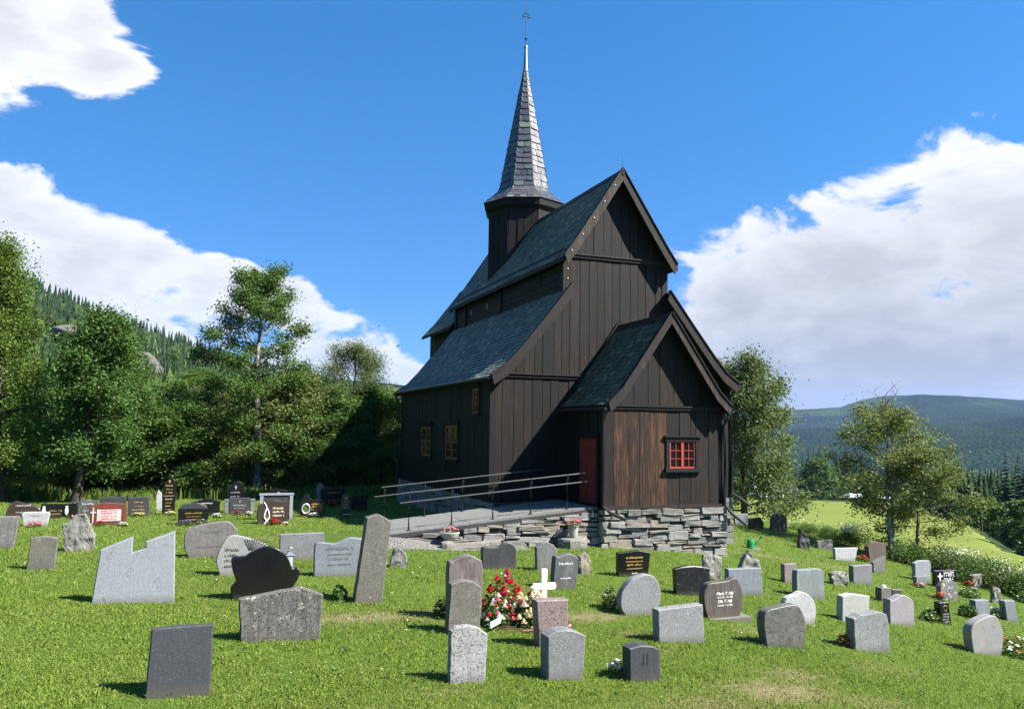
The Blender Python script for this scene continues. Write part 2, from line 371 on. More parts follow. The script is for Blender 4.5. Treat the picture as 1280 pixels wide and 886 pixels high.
ST = dict(
    charcoal=stone('charcoal_granite', (0.032, 0.0352, 0.04), (0.044, 0.048, 0.0528), (0.208, 0.216, 0.224), .05, 120, .6, .2),
    lightgrey=stone('pale_blue_granite', (0.176, 0.192, 0.207), (0.213, 0.229, 0.245), (0.293, 0.309, 0.32), .3, 144, .7, .2),
    weathered=stone('weathered_concrete', (0.092, 0.0896, 0.08), (0.16, 0.156, 0.144), (0.024, 0.024, 0.0224), .25, 75, .9, .6, (0.02, 0.02, 0.0184), None, .3),
    black=stone('black_granite', (0.00532, 0.00532, 0.00586), (0.00856, 0.00856, 0.00904), (0.016, 0.016, 0.017), .1, 128, .22, .05, spec=.5),
    blackfleck=stone('flecked_black_granite', (0.00856, 0.00904, 0.0101), (0.0139, 0.0143, 0.0154), (0.202, 0.207, 0.213), .045, 64, .3, .08, spec=.5),
    olive=stone('olive_granite', (0.106, 0.101, 0.0824), (0.154, 0.147, 0.122), (0.0532, 0.0506, 0.0426), .3, 112, .75, .35, None, None, .12),
    brownveined=stone('veined_brown_stone', (0.0638, 0.0506, 0.0479), (0.127, 0.106, 0.101), None, 0, 1, .6, .4, None, ((0.176, 0.149, 0.139), (9, 9, 1.6), 1.4)),
    whitefleck=stone('white_flecked_stone', (0.223, 0.223, 0.219), (0.309, 0.309, 0.303), (0.0742, 0.0742, 0.0742), .18, 72, .85, .5, (0.106, 0.106, 0.106)),
    midgranite=stone('grey_granite', (0.112, 0.114, 0.117), (0.154, 0.157, 0.16), (0.256, 0.256, 0.256), .16, 104, .7, .3),
    pink=stone('pink_granite', (.165, .122, .115), (.225, .165, .155), (.035, .028, .028), .2, 80, .6, .2),
    lightgranite=stone('light_grey_granite', (0.134, 0.139, 0.141), (0.181, 0.186, 0.189), (0.277, 0.282, 0.282), .2, 112, .7, .25),
    brownslate=stone('brown_slate', (0.0742, 0.0612, 0.0532), (0.106, 0.088, 0.077), None, 0, 1, .55, .25, None, ((0.0532, 0.0452, 0.0426), (5, 5, 1.3), 1.3)),
    brownslate2=stone('grey_brown_stone', (0.122, 0.112, 0.106), (0.17, 0.157, 0.149), (0.0856, 0.0799, 0.0742), .2, 96, .75, .3, (0.0904, 0.0799, 0.0742)),
    bluegrey=stone('blue_grey_stone', (0.117, 0.134, 0.149), (0.17, 0.186, 0.205), (0.223, 0.24, 0.25), .15, 96, .7, .3, (0.101, 0.114, 0.127)),
    paleshard=stone('pale_natural_stone', (0.143, 0.139, 0.12), (0.223, 0.215, 0.192), (0.0799, 0.077, 0.0638), .14, 40, .9, .9, None, None, .2),
    darkslate=stone('dark_slate', (0.0452, 0.0479, 0.0506), (0.0799, 0.0824, 0.0856), None, 0, 1, .6, .35, None, ((0.112, 0.112, 0.112), (4, 4, 1.5), 1.5)),
    grey=stone('grey_stone', (0.112, 0.112, 0.106), (0.176, 0.174, 0.166), (0.0742, 0.0742, 0.0692), .2, 80, .85, .45, (0.0856, 0.0824, 0.0799), None, .12),
    darkgrey=stone('dark_grey_granite', (0.0293, 0.0298, 0.0309), (0.0506, 0.0511, 0.0522), (0.106, 0.106, 0.106), .08, 96, .45, .15),
    beige=stone('beige_stone', (0.16, 0.141, 0.109), (0.223, 0.199, 0.16), (0.0904, 0.0742, 0.0532), .15, 56, .9, .7),
    reeded=stone('pale_carved_stone', (0.192, 0.192, 0.184), (0.266, 0.266, 0.256), (0.106, 0.106, 0.101), .15, 88, .8, .4),
    brownpolish=stone('polished_brown_granite', (0.0293, 0.0192, 0.016), (0.0506, 0.033, 0.0277), (0.0856, 0.0586, 0.0479), .15, 96, .3, .06, spec=.5),
    white=stone('white_marble', (0.309, 0.309, 0.309), (0.383, 0.383, 0.378), (0.223, 0.223, 0.223), .1, 64, .7, .3, (0.245, 0.245, 0.245)),
    pale=stone('cream_stone', (0.277, 0.277, 0.25), (0.33, 0.33, 0.303), (0.24, 0.24, 0.219), .12, 112, .7, .12),
    roughgrey=stone('rough_grey_slate', (0.16, 0.168, 0.168), (0.223, 0.231, 0.229), (0.106, 0.112, 0.112), .2, 64, .85, .6, (0.127, 0.134, 0.134)),
    palepink=stone('pale_pink_granite', (0.213, 0.194, 0.202), (0.277, 0.258, 0.263), (0.16, 0.143, 0.149), .25, 120, .75, .25),
    palepink2=stone('dull_pink_granite', (0.149, 0.126, 0.12), (0.197, 0.17, 0.162), (0.096, 0.0799, 0.0799), .2, 96, .75, .3),
    greenslate=stone('grey_green_slate', (0.143, 0.16, 0.16), (0.213, 0.231, 0.229), None, 0, 1, .75, .5, (0.117, 0.134, 0.134), ((0.127, 0.143, 0.143), (4, 4, 1.4), 1.6)),
    mottled=stone('lichen_mottled_stone', (0.106, 0.106, 0.096), (0.181, 0.178, 0.166), (0.0426, 0.0426, 0.0372), .22, 48, .9, .8, None, None, .55),
    brown=stone('brown_granite', (0.0799, 0.0612, 0.0479), (0.117, 0.0928, 0.077), (0.0479, 0.0372, 0.032), .25, 88, .8, .4),
    swirl=stone('swirled_slate', (0.0452, 0.0479, 0.0415), (0.0742, 0.077, 0.0666), None, 0, 1, .55, .45, None, ((0.127, 0.126, 0.109), (2.6, 2.6, 5), 1.9)),
    carved=stone('carved_dark_stone', (0.0372, 0.0383, 0.0399), (0.0692, 0.0702, 0.0718), (0.186, 0.186, 0.186), .2, 35, .6, .4),
    red=stone('red_granite', (0.106, 0.0346, 0.024), (0.149, 0.0532, 0.0372), (0.0479, 0.016, 0.0133), .2, 96, .45, .12),
    bluebrown=stone('banded_stone', (.14, .152, .162), (.215, .226, .235), None, 0, 1, .7, .35, None, ((.235, .20, .165), (1.1, 1.1, 5.5), 1.3)),
)

def leaf(name, a, b, c, trans=.35, rough=.6, pscale=1.1):
    n = NT(name); r = n.island(); g = n.noise(n.pos(), pscale, 3, .6)
    t = n.math('ADD', n.math('MULTIPLY', r, .65), n.math('MULTIPLY', g, .5))
    col = n.ramp(t, [(.15, a), (.55, b), (.95, c)])
    n.set('Base Color', col); n.set('Roughness', rough); n.b.inputs['Specular IOR Level'].default_value = .18 if trans > .1 else .03
    tr = n.N.new('ShaderNodeBsdfTranslucent'); n.L.new(n.mix(.35, col, (.16, .22, .02), 'MIX'), tr.inputs[0])
    ms = n.N.new('ShaderNodeMixShader'); ms.inputs[0].default_value = trans
    n.L.new(n.b.outputs[0], ms.inputs[1]); n.L.new(tr.outputs[0], ms.inputs[2]); n.L.new(ms.outputs[0], n.out.inputs[0])
    return n.m
M['leaf_birch'] = leaf('birch_leaf', (0.0586, 0.108, 0.0162), (0.0944, 0.153, 0.0234), (0.144, 0.193, 0.0406))
M['leaf_birch2'] = leaf('olive_birch_leaf', (0.0766, 0.112, 0.0252), (0.112, 0.149, 0.0378), (0.171, 0.193, 0.0675))
M['leaf_dark'] = leaf('dark_leaf', (0.0351, 0.0819, 0.0172), (0.0562, 0.117, 0.0234), (0.0897, 0.152, 0.0351), .34)
M['leaf_mid'] = leaf('green_leaf', (0.0406, 0.0905, 0.0162), (0.063, 0.122, 0.0216), (0.0991, 0.158, 0.0324), .36)
M['leaf_willow'] = leaf('willow_leaf', (0.063, 0.104, 0.0324), (0.0944, 0.135, 0.0451), (0.144, 0.176, 0.0766))
M['leaf_spruce'] = leaf('spruce_needle', (0.00936, 0.0234, 0.00936), (0.0172, 0.0343, 0.0125), (0.0328, 0.0515, 0.0203), .08, .7, .05)
M['leaf_hill'] = leaf('hill_leaf', (0.0378, 0.0766, 0.018), (0.063, 0.108, 0.0252), (0.0905, 0.135, 0.0342), .2, .5, .2)
M['weed'] = leaf('tall_weed', (0.0541, 0.104, 0.0162), (0.0905, 0.144, 0.0252), (0.153, 0.18, 0.0451), .35, .5, .9)
def blade_mat():
    n = NT('grass_blade'); r = n.island(); g = n.noise(n.pos(), .8, 5, .65); h = n.noise(n.pos(), 5., 4, .65)
    t = n.math('ADD', n.math('MULTIPLY', r, .5), n.math('ADD', n.math('MULTIPLY', g, .45), n.math('MULTIPLY', h, .3)))
    col = n.ramp(t, [(.28, (.112, .18, .022)), (.55, (.178, .262, .038)), (.78, (.24, .31, .062)), (1, (.33, .35, .12))])
    at_ = n.N.new('ShaderNodeAttribute'); at_.attribute_name = 'dry'
    col = n.mix(n.rng(n.math('ADD', at_.outputs['Fac'], n.math('MULTIPLY', n.math('SUBTRACT', r, .5), .5)), .2, .8), col, (.33, .28, .12))
    n.set('Base Color', col); n.set('Roughness', .6); n.b.inputs['Specular IOR Level'].default_value = .15
    tr = n.N.new('ShaderNodeBsdfTranslucent'); n.L.new(col, tr.inputs[0]); ms = n.N.new('ShaderNodeMixShader'); ms.inputs[0].default_value = .42
    n.L.new(n.b.outputs[0], ms.inputs[1]); n.L.new(tr.outputs[0], ms.inputs[2]); n.L.new(ms.outputs[0], n.out.inputs[0]); return n.m
M['blade'] = blade_mat()
def bark(name, a, b):
    n = NT(name); p = n.pos((5, 5, 1.2)); g = n.noise(p, 3, 7, .7)
    n.set('Base Color', n.mix(n.rng(g, .4, .6), a, b)); n.set('Roughness', .85); n.bump(g, .6, .03); return n.m
M['bark'] = bark('dark_bark', (.022, .018, .014), (.07, .06, .05))
M['bark_birch'] = bark('birch_bark', (.05, .045, .04), (.34, .32, .29))
M['bark_brown'] = bark('brown_bark', (.09, .055, .03), (.20, .13, .08))

# ------------------------------------------------------------------ ground
K = (-1.0034, -0.0837, 0.0033, -0.156, -0.0202, 0.0861)
def lawn_h(X, Y):
    sp = np.log1p(np.exp(np.clip((X-4)/1.5, -30, 30)))*1.5
    Yc = np.clip(Y, -5, 48); Xc = np.clip(X, -32, 26)
    sp = np.minimum(sp, 22)
    h = K[0]+K[1]*Xc+K[2]*Yc+K[3]*sp+K[4]*sp*Yc/30+K[5]*Xc*Yc/30
    # gravel ramp foot, and the bank the viewpoint stands on
    gx, gy = site(-8.0, -2.2)
    h = h + .30*np.exp(-(((X-gx)/1.5)**2+((Y-gy)/1.3)**2))
    h = h + 1.45*(1-sstep(2, 7.5, np.hypot(X, Y)))
    return h
EDGE = ([-40, 0, 20, 26, 30, 33, 38, 41, 44, 60], [30, 27, 21.5, 18.6, 16.2, 14.2, 11.8, 9, 2, -4])
BND = ([0, 40, 58, 67, 94, 116, 165, 260, 400], [33.5, 33.5, 35, 37.5, 51, 62, 81, 116, 200])
def hash_noise(X, Y, s, seed=0):
    """cheap smooth value noise"""
    rs = np.random.RandomState(seed); T = rs.rand(64, 64)
    x = np.asarray(X)/s; y = np.asarray(Y)/s
    i = np.floor(x).astype(int); j = np.floor(y).astype(int); u = x-i; v = y-j
    u = u*u*(3-2*u); v = v*v*(3-2*v)
    g = lambda a, b: T[a % 64, b % 64]
    return (g(i, j)*(1-u)+g(i+1, j)*u)*(1-v)+(g(i, j+1)*(1-u)+g(i+1, j+1)*u)*v-.5
def field_h(X, Y):
    h = EYE[2]-4.1-.03*np.clip(X, -60, 400)-.053*np.clip(Y, -40, 1400)
    xb = np.interp(Y, *BND)
    d = X-xb
    h = h-5.5*sstep(0, 14, d)-.11*np.clip(d-10, 0, 500)
    h = h-.02*np.clip(Y-290, 0, 1200)
    return np.maximum(h, -118)
SKY_L = ([-3.2, -1.2, -.78, -.62, -.564, -.389, -.33, -.25, -.15, -.05, .1], [.25, .25, .21, .156, .133, .082, .071, .055, .04, .016, -.03])
SKY_F = ([-1.2, -.2, .2, .307, .35, .40, .423, .457, .496, .545, .62, .9, 1.6], [.05, .03, .022, .0235, .0262, .0285, .035, .040, .0425, .0405, .037, .04, .05])
def ground_h(X, Y):
    X = np.asarray(X, float); Y = np.asarray(Y, float); r = np.hypot(X, Y)
    a = np.arctan2(X, Y); ta = np.tan(np.clip(a, -1.25, 1.25))
    h = lawn_h(X, Y)
    # field side
    e = np.interp(Y, *EDGE)
    s = sstep(0, 3.2, X-e)*(Y > -41)
    f = field_h(X, Y)
    h = h*(1-s)+f*s
    # wooded hillside on the left
    t = np.clip((r-44)/(620-44), 0, 1)
    el = -.028+(np.interp(ta, *SKY_L)+.028-.0)*t**.62
    el = np.where(t <= 0, -.028, el)
    hill = EYE[2]+el*np.minimum(r, 700)+ .06*np.clip(r-700, 0, 1500)
    hill = hill+(hash_noise(X, Y, 60, 3)*10+hash_noise(X, Y, 23, 4)*3)*np.clip((r-70)/200, 0, 1)
    wl = sstep(40, 52, r)*(1-sstep(-.02, .14, a))
    wl = np.where(np.abs(a) > 2.0, 0, wl)
    h = h*(1-wl)+hill*wl
    # valley and the far hills
    sk = np.interp(ta, *SKY_F)
    far = EYE[2]+sk*5600
    p = sstep(1500, 5600, r)
    prof = -118+(far+118)*(p**1.15)
    sh = -118+(88+20*sstep(.45, .65, ta))*np.exp(-((r-2700)/800.)**2)*sstep(.30, .5, ta)
    bumps = (hash_noise(X, Y, 700, 7)*120+hash_noise(X, Y, 260, 8)*45+hash_noise(X, Y, 90, 9)*12)*sstep(1700, 3000, r)*(1-.75*sstep(4600, 5500, r))
    v = np.maximum(prof, sh)+bumps
    v = np.where(r > 5600, far-(r-5600)*.05, v)
    wf = sstep(900, 1700, r)*np.where(a > -.05, 1, sstep(1500, 2500, r))
    h = h*(1-wf)+v*wf
    return h
def gz(x, y):
    X, Y = site(x, y); return float(ground_h(X, Y))
def gXY(X, Y, dz=0):
    x, y = W(X, Y); return (x, y, float(ground_h(X, Y))+dz)

def grass_mat(name, cols, fine=1.):
    n = NT(name); p = n.pos(); a = n.noise(p, .35, 5, .6); b = n.noise(p, 2.6, 7, .68); c = n.noise(p, 40, 4, .7)
    t = n.math('ADD', n.math('MULTIPLY', a, .5), n.math('MULTIPLY', b, .5))
    col = n.ramp(t, [(.30, cols[0]), (.5, cols[1]), (.68, cols[2])])
    col = n.mix(n.rng(c, .42, .62, 0, .55), col, tuple(x*.38 for x in cols[0]))
    at_ = n.N.new('ShaderNodeAttribute'); at_.attribute_name = 'dry'
    dry = n.math('ADD', at_.outputs['Fac'], n.math('MULTIPLY', n.math('SUBTRACT', n.noise(n.pos((1, 1.6, 1)), 5.0, 7, .75), .5), 1.6))
    col = n.mix(n.rng(dry, .25, .75, 0, .9), col, n.mix(b, cols[3], tuple(x*.6 for x in cols[3])))
    n.set('Base Color', col); n.set('Roughness', .9); n.b.inputs['Specular IOR Level'].default_value = .1
    n.bump(n.math('ADD', b, c), .7*fine, .05); return n.m
M['lawn'] = grass_mat('lawn_grass', ((.058, .10, .013), (.082, .13, .018), (.11, .15, .027), (.235, .195, .11)))
def field_mat():
    n = NT('hay_field'); p = n.pos()
    g = n.noise(p, .05, 6, .6); q = n.noise(p, .9, 7, .7)
    w = n.N.new('ShaderNodeTexWave'); w.inputs['Scale'].default_value = .22; w.inputs['Distortion'].default_value = 2.2; w.inputs['Detail'].default_value = 3; w.inputs['Detail Scale'].default_value = .4
    n.L.new(n.pos((1, 1, 0), (0, 0, R(66))), w.inputs[0])
    col = n.ramp(n.math('ADD', n.math('MULTIPLY', g, .6), n.math('MULTIPLY', q, .4)), [(.32, (.095, .128, .024)), (.5, (.122, .152, .028)), (.68, (.155, .175, .040))])
    col = n.mix(n.rng(w.outputs[1], .2, .8, 0, .22), col, (.075, .118, .017))
    n.set('Base Color', col); n.set('Roughness', .95); n.b.inputs['Specular IOR Level'].default_value = .1
    n.bump(q, .6, .15); return n.m
M['field'] = field_mat()
M['under'] = grass_mat('forest_floor', ((.022, .042, .010), (.034, .058, .013), (.05, .075, .018), (.08, .075, .036)))
def hills_mat():
    n = NT('wooded_hills'); p = n.pos()
    big = n.noise(n.pos((1, 1, 1)), .0016, 7, .6); mid = n.noise(p, .011, 6, .7); tre = n.voro(n.pos((1, 1, .35)), .085, 'F1', 'Distance')
    pat = n.voro(n.pos((1, 1, .6)), .0042, 'F1', 'Color'); ps = n.N.new('ShaderNodeSeparateColor'); n.L.new(pat, ps.inputs[0])
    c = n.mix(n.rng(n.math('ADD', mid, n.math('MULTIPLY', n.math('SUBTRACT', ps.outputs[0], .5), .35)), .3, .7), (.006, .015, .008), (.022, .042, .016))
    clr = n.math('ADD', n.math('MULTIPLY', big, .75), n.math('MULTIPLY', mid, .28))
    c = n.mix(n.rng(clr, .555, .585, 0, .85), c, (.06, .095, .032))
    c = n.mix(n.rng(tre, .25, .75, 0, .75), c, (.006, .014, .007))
    n.set('Base Color', c); n.set('Roughness', 1.); n.b.inputs['Specular IOR Level'].default_value = 0.
    n.bump(n.math('ADD', n.math('MULTIPLY', tre, -1.), mid),  .9, 12.); return n.m
M['hills'] = hills_mat()

# worn and dry spots of the lawn: x, y, half-widths, strength
DRY = [(-9.6, -10.0, 1.3, .5, .9), (-8.6, -9.9, .8, .4, .8), (-6.0, -10.2, .9, .45, .9), (-5.6, -11.3, .9, .4, .5), (-6.3, -14.3, 1.4, .5, .7), (-5.0, -13.9, 1.3, .6, .9), (-4.2, -13.2, 1.0, .5, .7), (-3.8, -14.2, 1.2, .5, .6), (-7.6, -14.6, 1.2, .4, .5),
       (-6.0, -12.3, .8, .35, .5), (-10.0, -0.9, 2.0, .5, .7), (6.6, -1.9, 1.6, .6, .6), (3.5, -1.8, 2.0, .5, .5), (6.5, 1.8, 2.2, .5, .5), (-12.5, -12.8, .9, .4, .35), (-2.2, -12.6, 1.2, .4, .4), (-9.4, -13.6, .9, .3, .4), (-3.3, -10.9, .8, .35, .5), (2.0, -8.0, 1.2, .4, .3), (-14.0, -9.5, 1.2, .5, .3), (-11.0, -14.2, 1.5, .4, .35)]
def dryness(x, y):
    d = np.zeros(np.shape(x))
    for (cx, cy, rx, ry, k) in DRY: d = np.maximum(d, .8*k*np.exp(-1.2*(((x-cx)/rx)**2+((y-cy)/ry)**2)))
    return d+.35*np.clip(hash_noise(x, y, 2.3, 41)+.5*hash_noise(x, y, .8, 42)-.12, 0, 1)
def build_ground():
    front = np.arange(-46, 46.01, .26); side = np.arange(50, 310.1, 6.5)
    A = np.concatenate([front, side]); A = np.radians(A)
    rad = [0.0, 1.0]
    while rad[-1] < 9000: rad.append(rad[-1]*(1.022 if rad[-1] > 7 else 1.12))
    rad = np.array(rad)
    na, nr = len(A), len(rad)
    RR, AA = np.meshgrid(rad, A, indexing='ij')
    X = RR*np.sin(AA); Y = RR*np.cos(AA)
    H = ground_h(X, Y)
    P = np.stack([EYE[0]+FX[0]*X+FY[0]*Y, EYE[1]+FX[1]*X+FY[1]*Y, H], -1).reshape(-1, 3)
    i, j = np.meshgrid(np.arange(nr-1), np.arange(na), indexing='ij')
    j2 = (j+1) % na
    F = np.stack([i*na+j, i*na+j2, (i+1)*na+j2, (i+1)*na+j], -1).reshape(-1, 4)
    c = P[F].mean(1); cx, cy = site(c[:, 0], c[:, 1]); r = np.hypot(cx, cy); a = np.arctan2(cx, cy)
    e = np.interp(cy, *EDGE); xb = np.interp(cy, *BND)
    reg = np.zeros(len(F), int)                                    # lawn
    reg[(cx > e+.6)] = 1                                          # field
    reg[(reg == 1) & ((cx > xb+2) | (cy > 262))] = 2               # woodland floor beyond the field
    reg[(r > 47) & (a < .05)] = 2
    reg[(cy < -30) & (reg == 0)] = 1
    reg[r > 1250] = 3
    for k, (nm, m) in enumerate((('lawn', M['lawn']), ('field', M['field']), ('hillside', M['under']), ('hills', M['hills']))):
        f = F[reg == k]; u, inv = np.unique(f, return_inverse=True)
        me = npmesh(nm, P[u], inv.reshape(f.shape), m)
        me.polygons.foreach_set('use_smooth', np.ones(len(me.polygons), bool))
        if k == 0:
            q = P[u]; me.attributes.new('dry', 'FLOAT', 'POINT').data.foreach_set('value', dryness(q[:, 0], q[:, 1]).astype(np.float32))
        link(nm, me, None, None, 'structure')
build_ground()

# ------------------------------------------------------------------ church
rnd = random.Random(11)
A_, B_, L_, O_ = 4.1, 1.75, 11.57, 0.38
UP = [(0, 10.25), (1.0, 8.74), (1.62, 7.82), (1.97, 7.34)]
AI = [(1.70, 6.47), (2.6, 5.33), (3.35, 4.41), (3.80, 3.92), (4.28, 3.59)]
PO = [(0, 5.30), (1.15, 3.68), (1.55, 3.12), (1.95, 2.74)]
D_, C_ = 2.84, 1.83
def zprof(P, x): return float(np.interp(abs(x), [p[0] for p in P], [p[1] for p in P]))

church = empty('stave_church', (0, 0, 0), 'dark tarred wooden stave church with stepped slate roofs and a slender slate spire', 'church')

def wallmap(o, u, n):
    o, u, n = Vector(o), Vector(u), Vector(n)
    return lambda a, z, d: tuple(o+u*a+Vector((0, 0, z))+n*d)
def slab(name, poly, d0, d1, mp, m, parent, kind=None):
    """poly (a,z) counter-clockwise seen from outside, thickness d0..d1 outward"""
    n = len(poly); v = [mp(a, z, d1) for a, z in poly]+[mp(a, z, d0) for a, z in poly]
    f = [tuple(range(n)), tuple(range(2*n-1, n-1, -1))]+[(i, i+n, (i+1) % n+n, (i+1) % n) for i in range(n)]
    return mesh(name, v, f, m, parent, kind)
def boards(parent, mp, a0, a1, zlo, ztop, wid, mat, name='plank', gap=.016, holes=(), matf=None, brk=()):
    a = a0; k = 0
    while a < a1-.02:
        w = wid*rnd.uniform(.8, 1.2); b = a+w
        if a1-b < wid*.5: b = a1
        x0, x1 = a+gap/2, b-gap/2
        segs = [(zlo, None)]
        for (h0, h1, g0, g1) in holes:
            if x1 > h0 and x0 < h1:
                if x0 < h0-.06: x1 = h0-.001; b = h0+gap/2-.001
                elif x1 > h1+.06 and x0 < h1-.06: x1 = h1-.001; b = h1+gap/2
                if x0 >= h0-.06 and x1 <= h1+.06: segs = [(zlo, g0), (g1, None)]
        for s0, s1 in segs:
            pts = sorted(set([x0, x1]+[c for c in brk if x0 < c < x1]))
            top = [(x, (ztop(x) if s1 is None else s1)) for x in pts]
            if max(t[1] for t in top)-s0 < .03: continue
            top = [(x, max(z, s0+.01)) for x, z in top]
            poly = [(x0, s0), (x1, s0)]+top[::-1]
            m = matf(.5*(x0+x1)) if matf else mat
            slab(name, poly, .004, rnd.uniform(.026, .046), mp, m, parent)
        a = b; k += 1

# --- carcass walls
front = wallmap((0, 0, 0), (1, 0, 0), (0, -1, 0))
b = MB()
prof = [(-A_, -.02), (A_, -.02), (A_, 3.64), (3.4, 4.30), (B_, 6.25), (B_, 7.5), (0, 10.08), (-B_, 7.5), (-B_, 6.25), (-3.4, 4.30), (-A_, 3.64)]
b.prism([(x, z) for x, z in prof][::-1], 0.0, L_)
nave = b.build('wall', M['plank_shade'], church)
tf_all = lambda x: (zprof(UP, x) if abs(x) < B_ else zprof(AI, x))-.10
boards(nave, front, -A_-.02, A_+.02, -.03, lambda x: 3.60, .315, M['plank'])
boards(nave, front, -A_-.02, A_+.02, 3.735, lambda x: min(7.385, tf_all(x)), .31, M['plank'], brk=(-3.85, -3.35, -2.6, -B_, B_, 2.6, 3.35, 3.85))
boards(nave, front, -B_, B_, 7.51, tf_all, .315, M['plank'], brk=(0,))
# belts on the west gable
for (z, x) in ((3.665, 4.08), (7.45, 1.80)):
    o = MB(); o.box(-x, x, -.085, .0, z-.06, z+.025); o.box(-x, x, -.125, .0, z+.028, z+.065)
    o.build('belt_rail', M['verge'], church)
# corner boards of the nave
for s in (-1, 1):
    o = MB(); o.box(s*A_-.10, s*A_+.10, -.06, -.048, -.05, 3.58); o.box(s*(A_+.048)-.013, s*(A_+.048)+.013, -.055, .22, -.05, 3.50)
    o.build('corner_board', M['plank'], church)
    o = MB(); o.box(s*B_-.13, s*B_+.07, -.064, -.05, 6.2, 7.38); o.build('corner_board', M['plank'], church)
# north and south side boards
north = wallmap((-A_, L_, 0), (0, -1, 0), (-1, 0, 0)); south = wallmap((A_, 0, 0), (0, 1, 0), (1, 0, 0))
NW = [(6.60, 8.03, 1.04, 2.10), (3.30, 4.74, 1.04, 2.15), (1.15, 1.81, 2.54, 3.30)]     # y0,y1,z0,z1
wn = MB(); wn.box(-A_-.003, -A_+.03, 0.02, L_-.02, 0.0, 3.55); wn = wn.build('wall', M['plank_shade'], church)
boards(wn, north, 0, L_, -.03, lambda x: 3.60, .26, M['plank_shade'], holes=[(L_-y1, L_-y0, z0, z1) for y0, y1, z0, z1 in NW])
ws = MB(); ws.box(A_-.03, A_+.003, 0.02, L_-.02, 0.0, 3.55); ws = ws.build('wall', M['plank_shade'], church)
boards(ws, south, 0, L_, -.03, lambda x: 3.60, .30, M['plank'])
# clerestory: horizontal logs
for s in (-1, 1):
    mp = wallmap((s*B_, L_ if s < 0 else 0, 0), (0, s, 0), (s, 0, 0))
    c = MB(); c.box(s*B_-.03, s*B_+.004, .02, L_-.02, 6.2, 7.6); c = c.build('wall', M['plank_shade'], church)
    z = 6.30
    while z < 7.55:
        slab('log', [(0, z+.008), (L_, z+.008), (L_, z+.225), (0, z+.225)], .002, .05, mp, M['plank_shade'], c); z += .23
    for yy in (.10, 5.75, 10.1, 11.45):
        a = yy if s > 0 else L_-yy
        slab('post', [(a-.11, 6.2), (a+.11, 6.2), (a+.11, 7.5), (a-.11, 7.5)], .052, .11, mp, M['plank_shade'], c)
    if s < 0:
        for y0, y1, z0, z1 in ((1.9, 4.1, 6.75, 7.12),):
            slab('shutter', [(L_-y1, z0), (L_-y0, z0), (L_-y0, z1), (L_-y1, z1)], .052, .075, mp, M['plank_shade'], c)
        for yy in (9.35, 8.5, 7.35):
            slab('vent_hole', [(L_-yy-.06, 6.75), (L_-yy+.06, 6.75), (L_-yy+.06, 6.95), (L_-yy-.06, 6.95)], .052, .062, mp, M['galv'] if yy != 8.5 else M['verge'], c)

# --- roofs
def slates(name, P, side, y0, y1, m, parent, row=.165, wid=.205, cx=0., seed=1):
    rs = random.Random(seed); V = []; F = []
    pts = [Vector((cx+side*x, 0, z)) for x, z in P][::-1]             # eave -> ridge
    seg = [0]
    for p, q in zip(pts, pts[1:]): seg.append(seg[-1]+(q-p).length)
    def at(t):
        t = max(0, min(seg[-1], t)); i = max(j for j in range(len(seg)-1) if seg[j] <= t+1e-9)
        d = (pts[i+1]-pts[i]).normalized(); n = Vector((d.z, 0, -d.x)) if side > 0 else Vector((-d.z, 0, d.x))
        if n.z < 0: n = -n
        return pts[i]+d*(t-seg[i]), n
    t = -.02; r = 0
    while t < seg[-1]-.03:
        lo, nl = at(max(t, 0)); hi, nh = at(min(t+row*1.55, seg[-1]))
        if t < 0: d = (pts[1]-pts[0]).normalized(); lo = pts[0]+d*t
        y = y0-(wid*.5 if r % 2 else 0)
        while y < y1-.01:
            a = max(y, y0)+.004; bb = min(y+wid*rs.uniform(.97, 1.0), y1)-.004
            if bb-a > .03:
                l1 = .030+rs.uniform(-.004, .010); j = rs.uniform(-.010, .010); dd = (hi-lo).normalized()
                m_ = .5*(a+bb); cc = .035
                o = len(V)
                q = [lo+dd*(cc+j), lo+dd*j, lo+dd*(cc+j)]; ys = (a, m_, bb)
                for k in range(3): V.append((q[k].x+nl.x*l1, ys[k], q[k].z+nl.z*l1))
                for k in range(3): V.append((q[k].x+nl.x*(l1-.016), ys[k], q[k].z+nl.z*(l1-.016)))
                V.append((hi.x+nh.x*.006, bb, hi.z+nh.z*.006)); V.append((hi.x+nh.x*.006, a, hi.z+nh.z*.006))
                F += [(o, o+1, o+2, o+6, o+7), (o+3, o+4, o+1, o), (o+4, o+5, o+2, o+1), (o+5, o+6, o+2), (o+3, o, o+7)]
            y += wid
        t += row; r += 1
    return mesh(name, V, F, m, parent, 'stuff')
def roof(P, y0, y1, m, cx=0., seed=1, drop=.07, row=.165, wid=.205):
    for s in (-1, 1):
        V = []; n = len(P)
        for yy in (y0, y1):
            V += [(cx+s*x, yy, z) for x, z in P]+[(cx+s*x, yy, z-drop*1.45) for x, z in P]
        F = []; k = 2*n
        for i in range(n-1):
            F += [(i, i+1, k+i+1, k+i), (n+i, k+n+i, k+n+i+1, n+i+1), (i, n+i, n+i+1, i+1), (k+i, k+i+1, k+n+i+1, k+n+i)]
        F += [(n-1, 2*n-1, k+2*n-1, k+n-1), (0, k, k+n, n)]
        rf = mesh('roof', V, F, M['plank_shade'], church)
        slates('slates', P, s, y0+.012, y1-.012, m, rf, row, wid, cx, seed+s)
        # fascia and gutter along the eave
        xe, ze = P[-1]
        g = MB(); g.box(min(cx+s*(xe+.012), cx+s*(xe+.05)), max(cx+s*(xe+.012), cx+s*(xe+.05)), y0+.01, y1-.01, ze-.14, ze-.012)
        g.build('eave_board', M['plank_shade'], church)
roof(UP, -O_, L_+.38, M['roofslate'], 0, 5)
roof(AI, -O_, L_+.38, M['roofslate'], 0, 9)
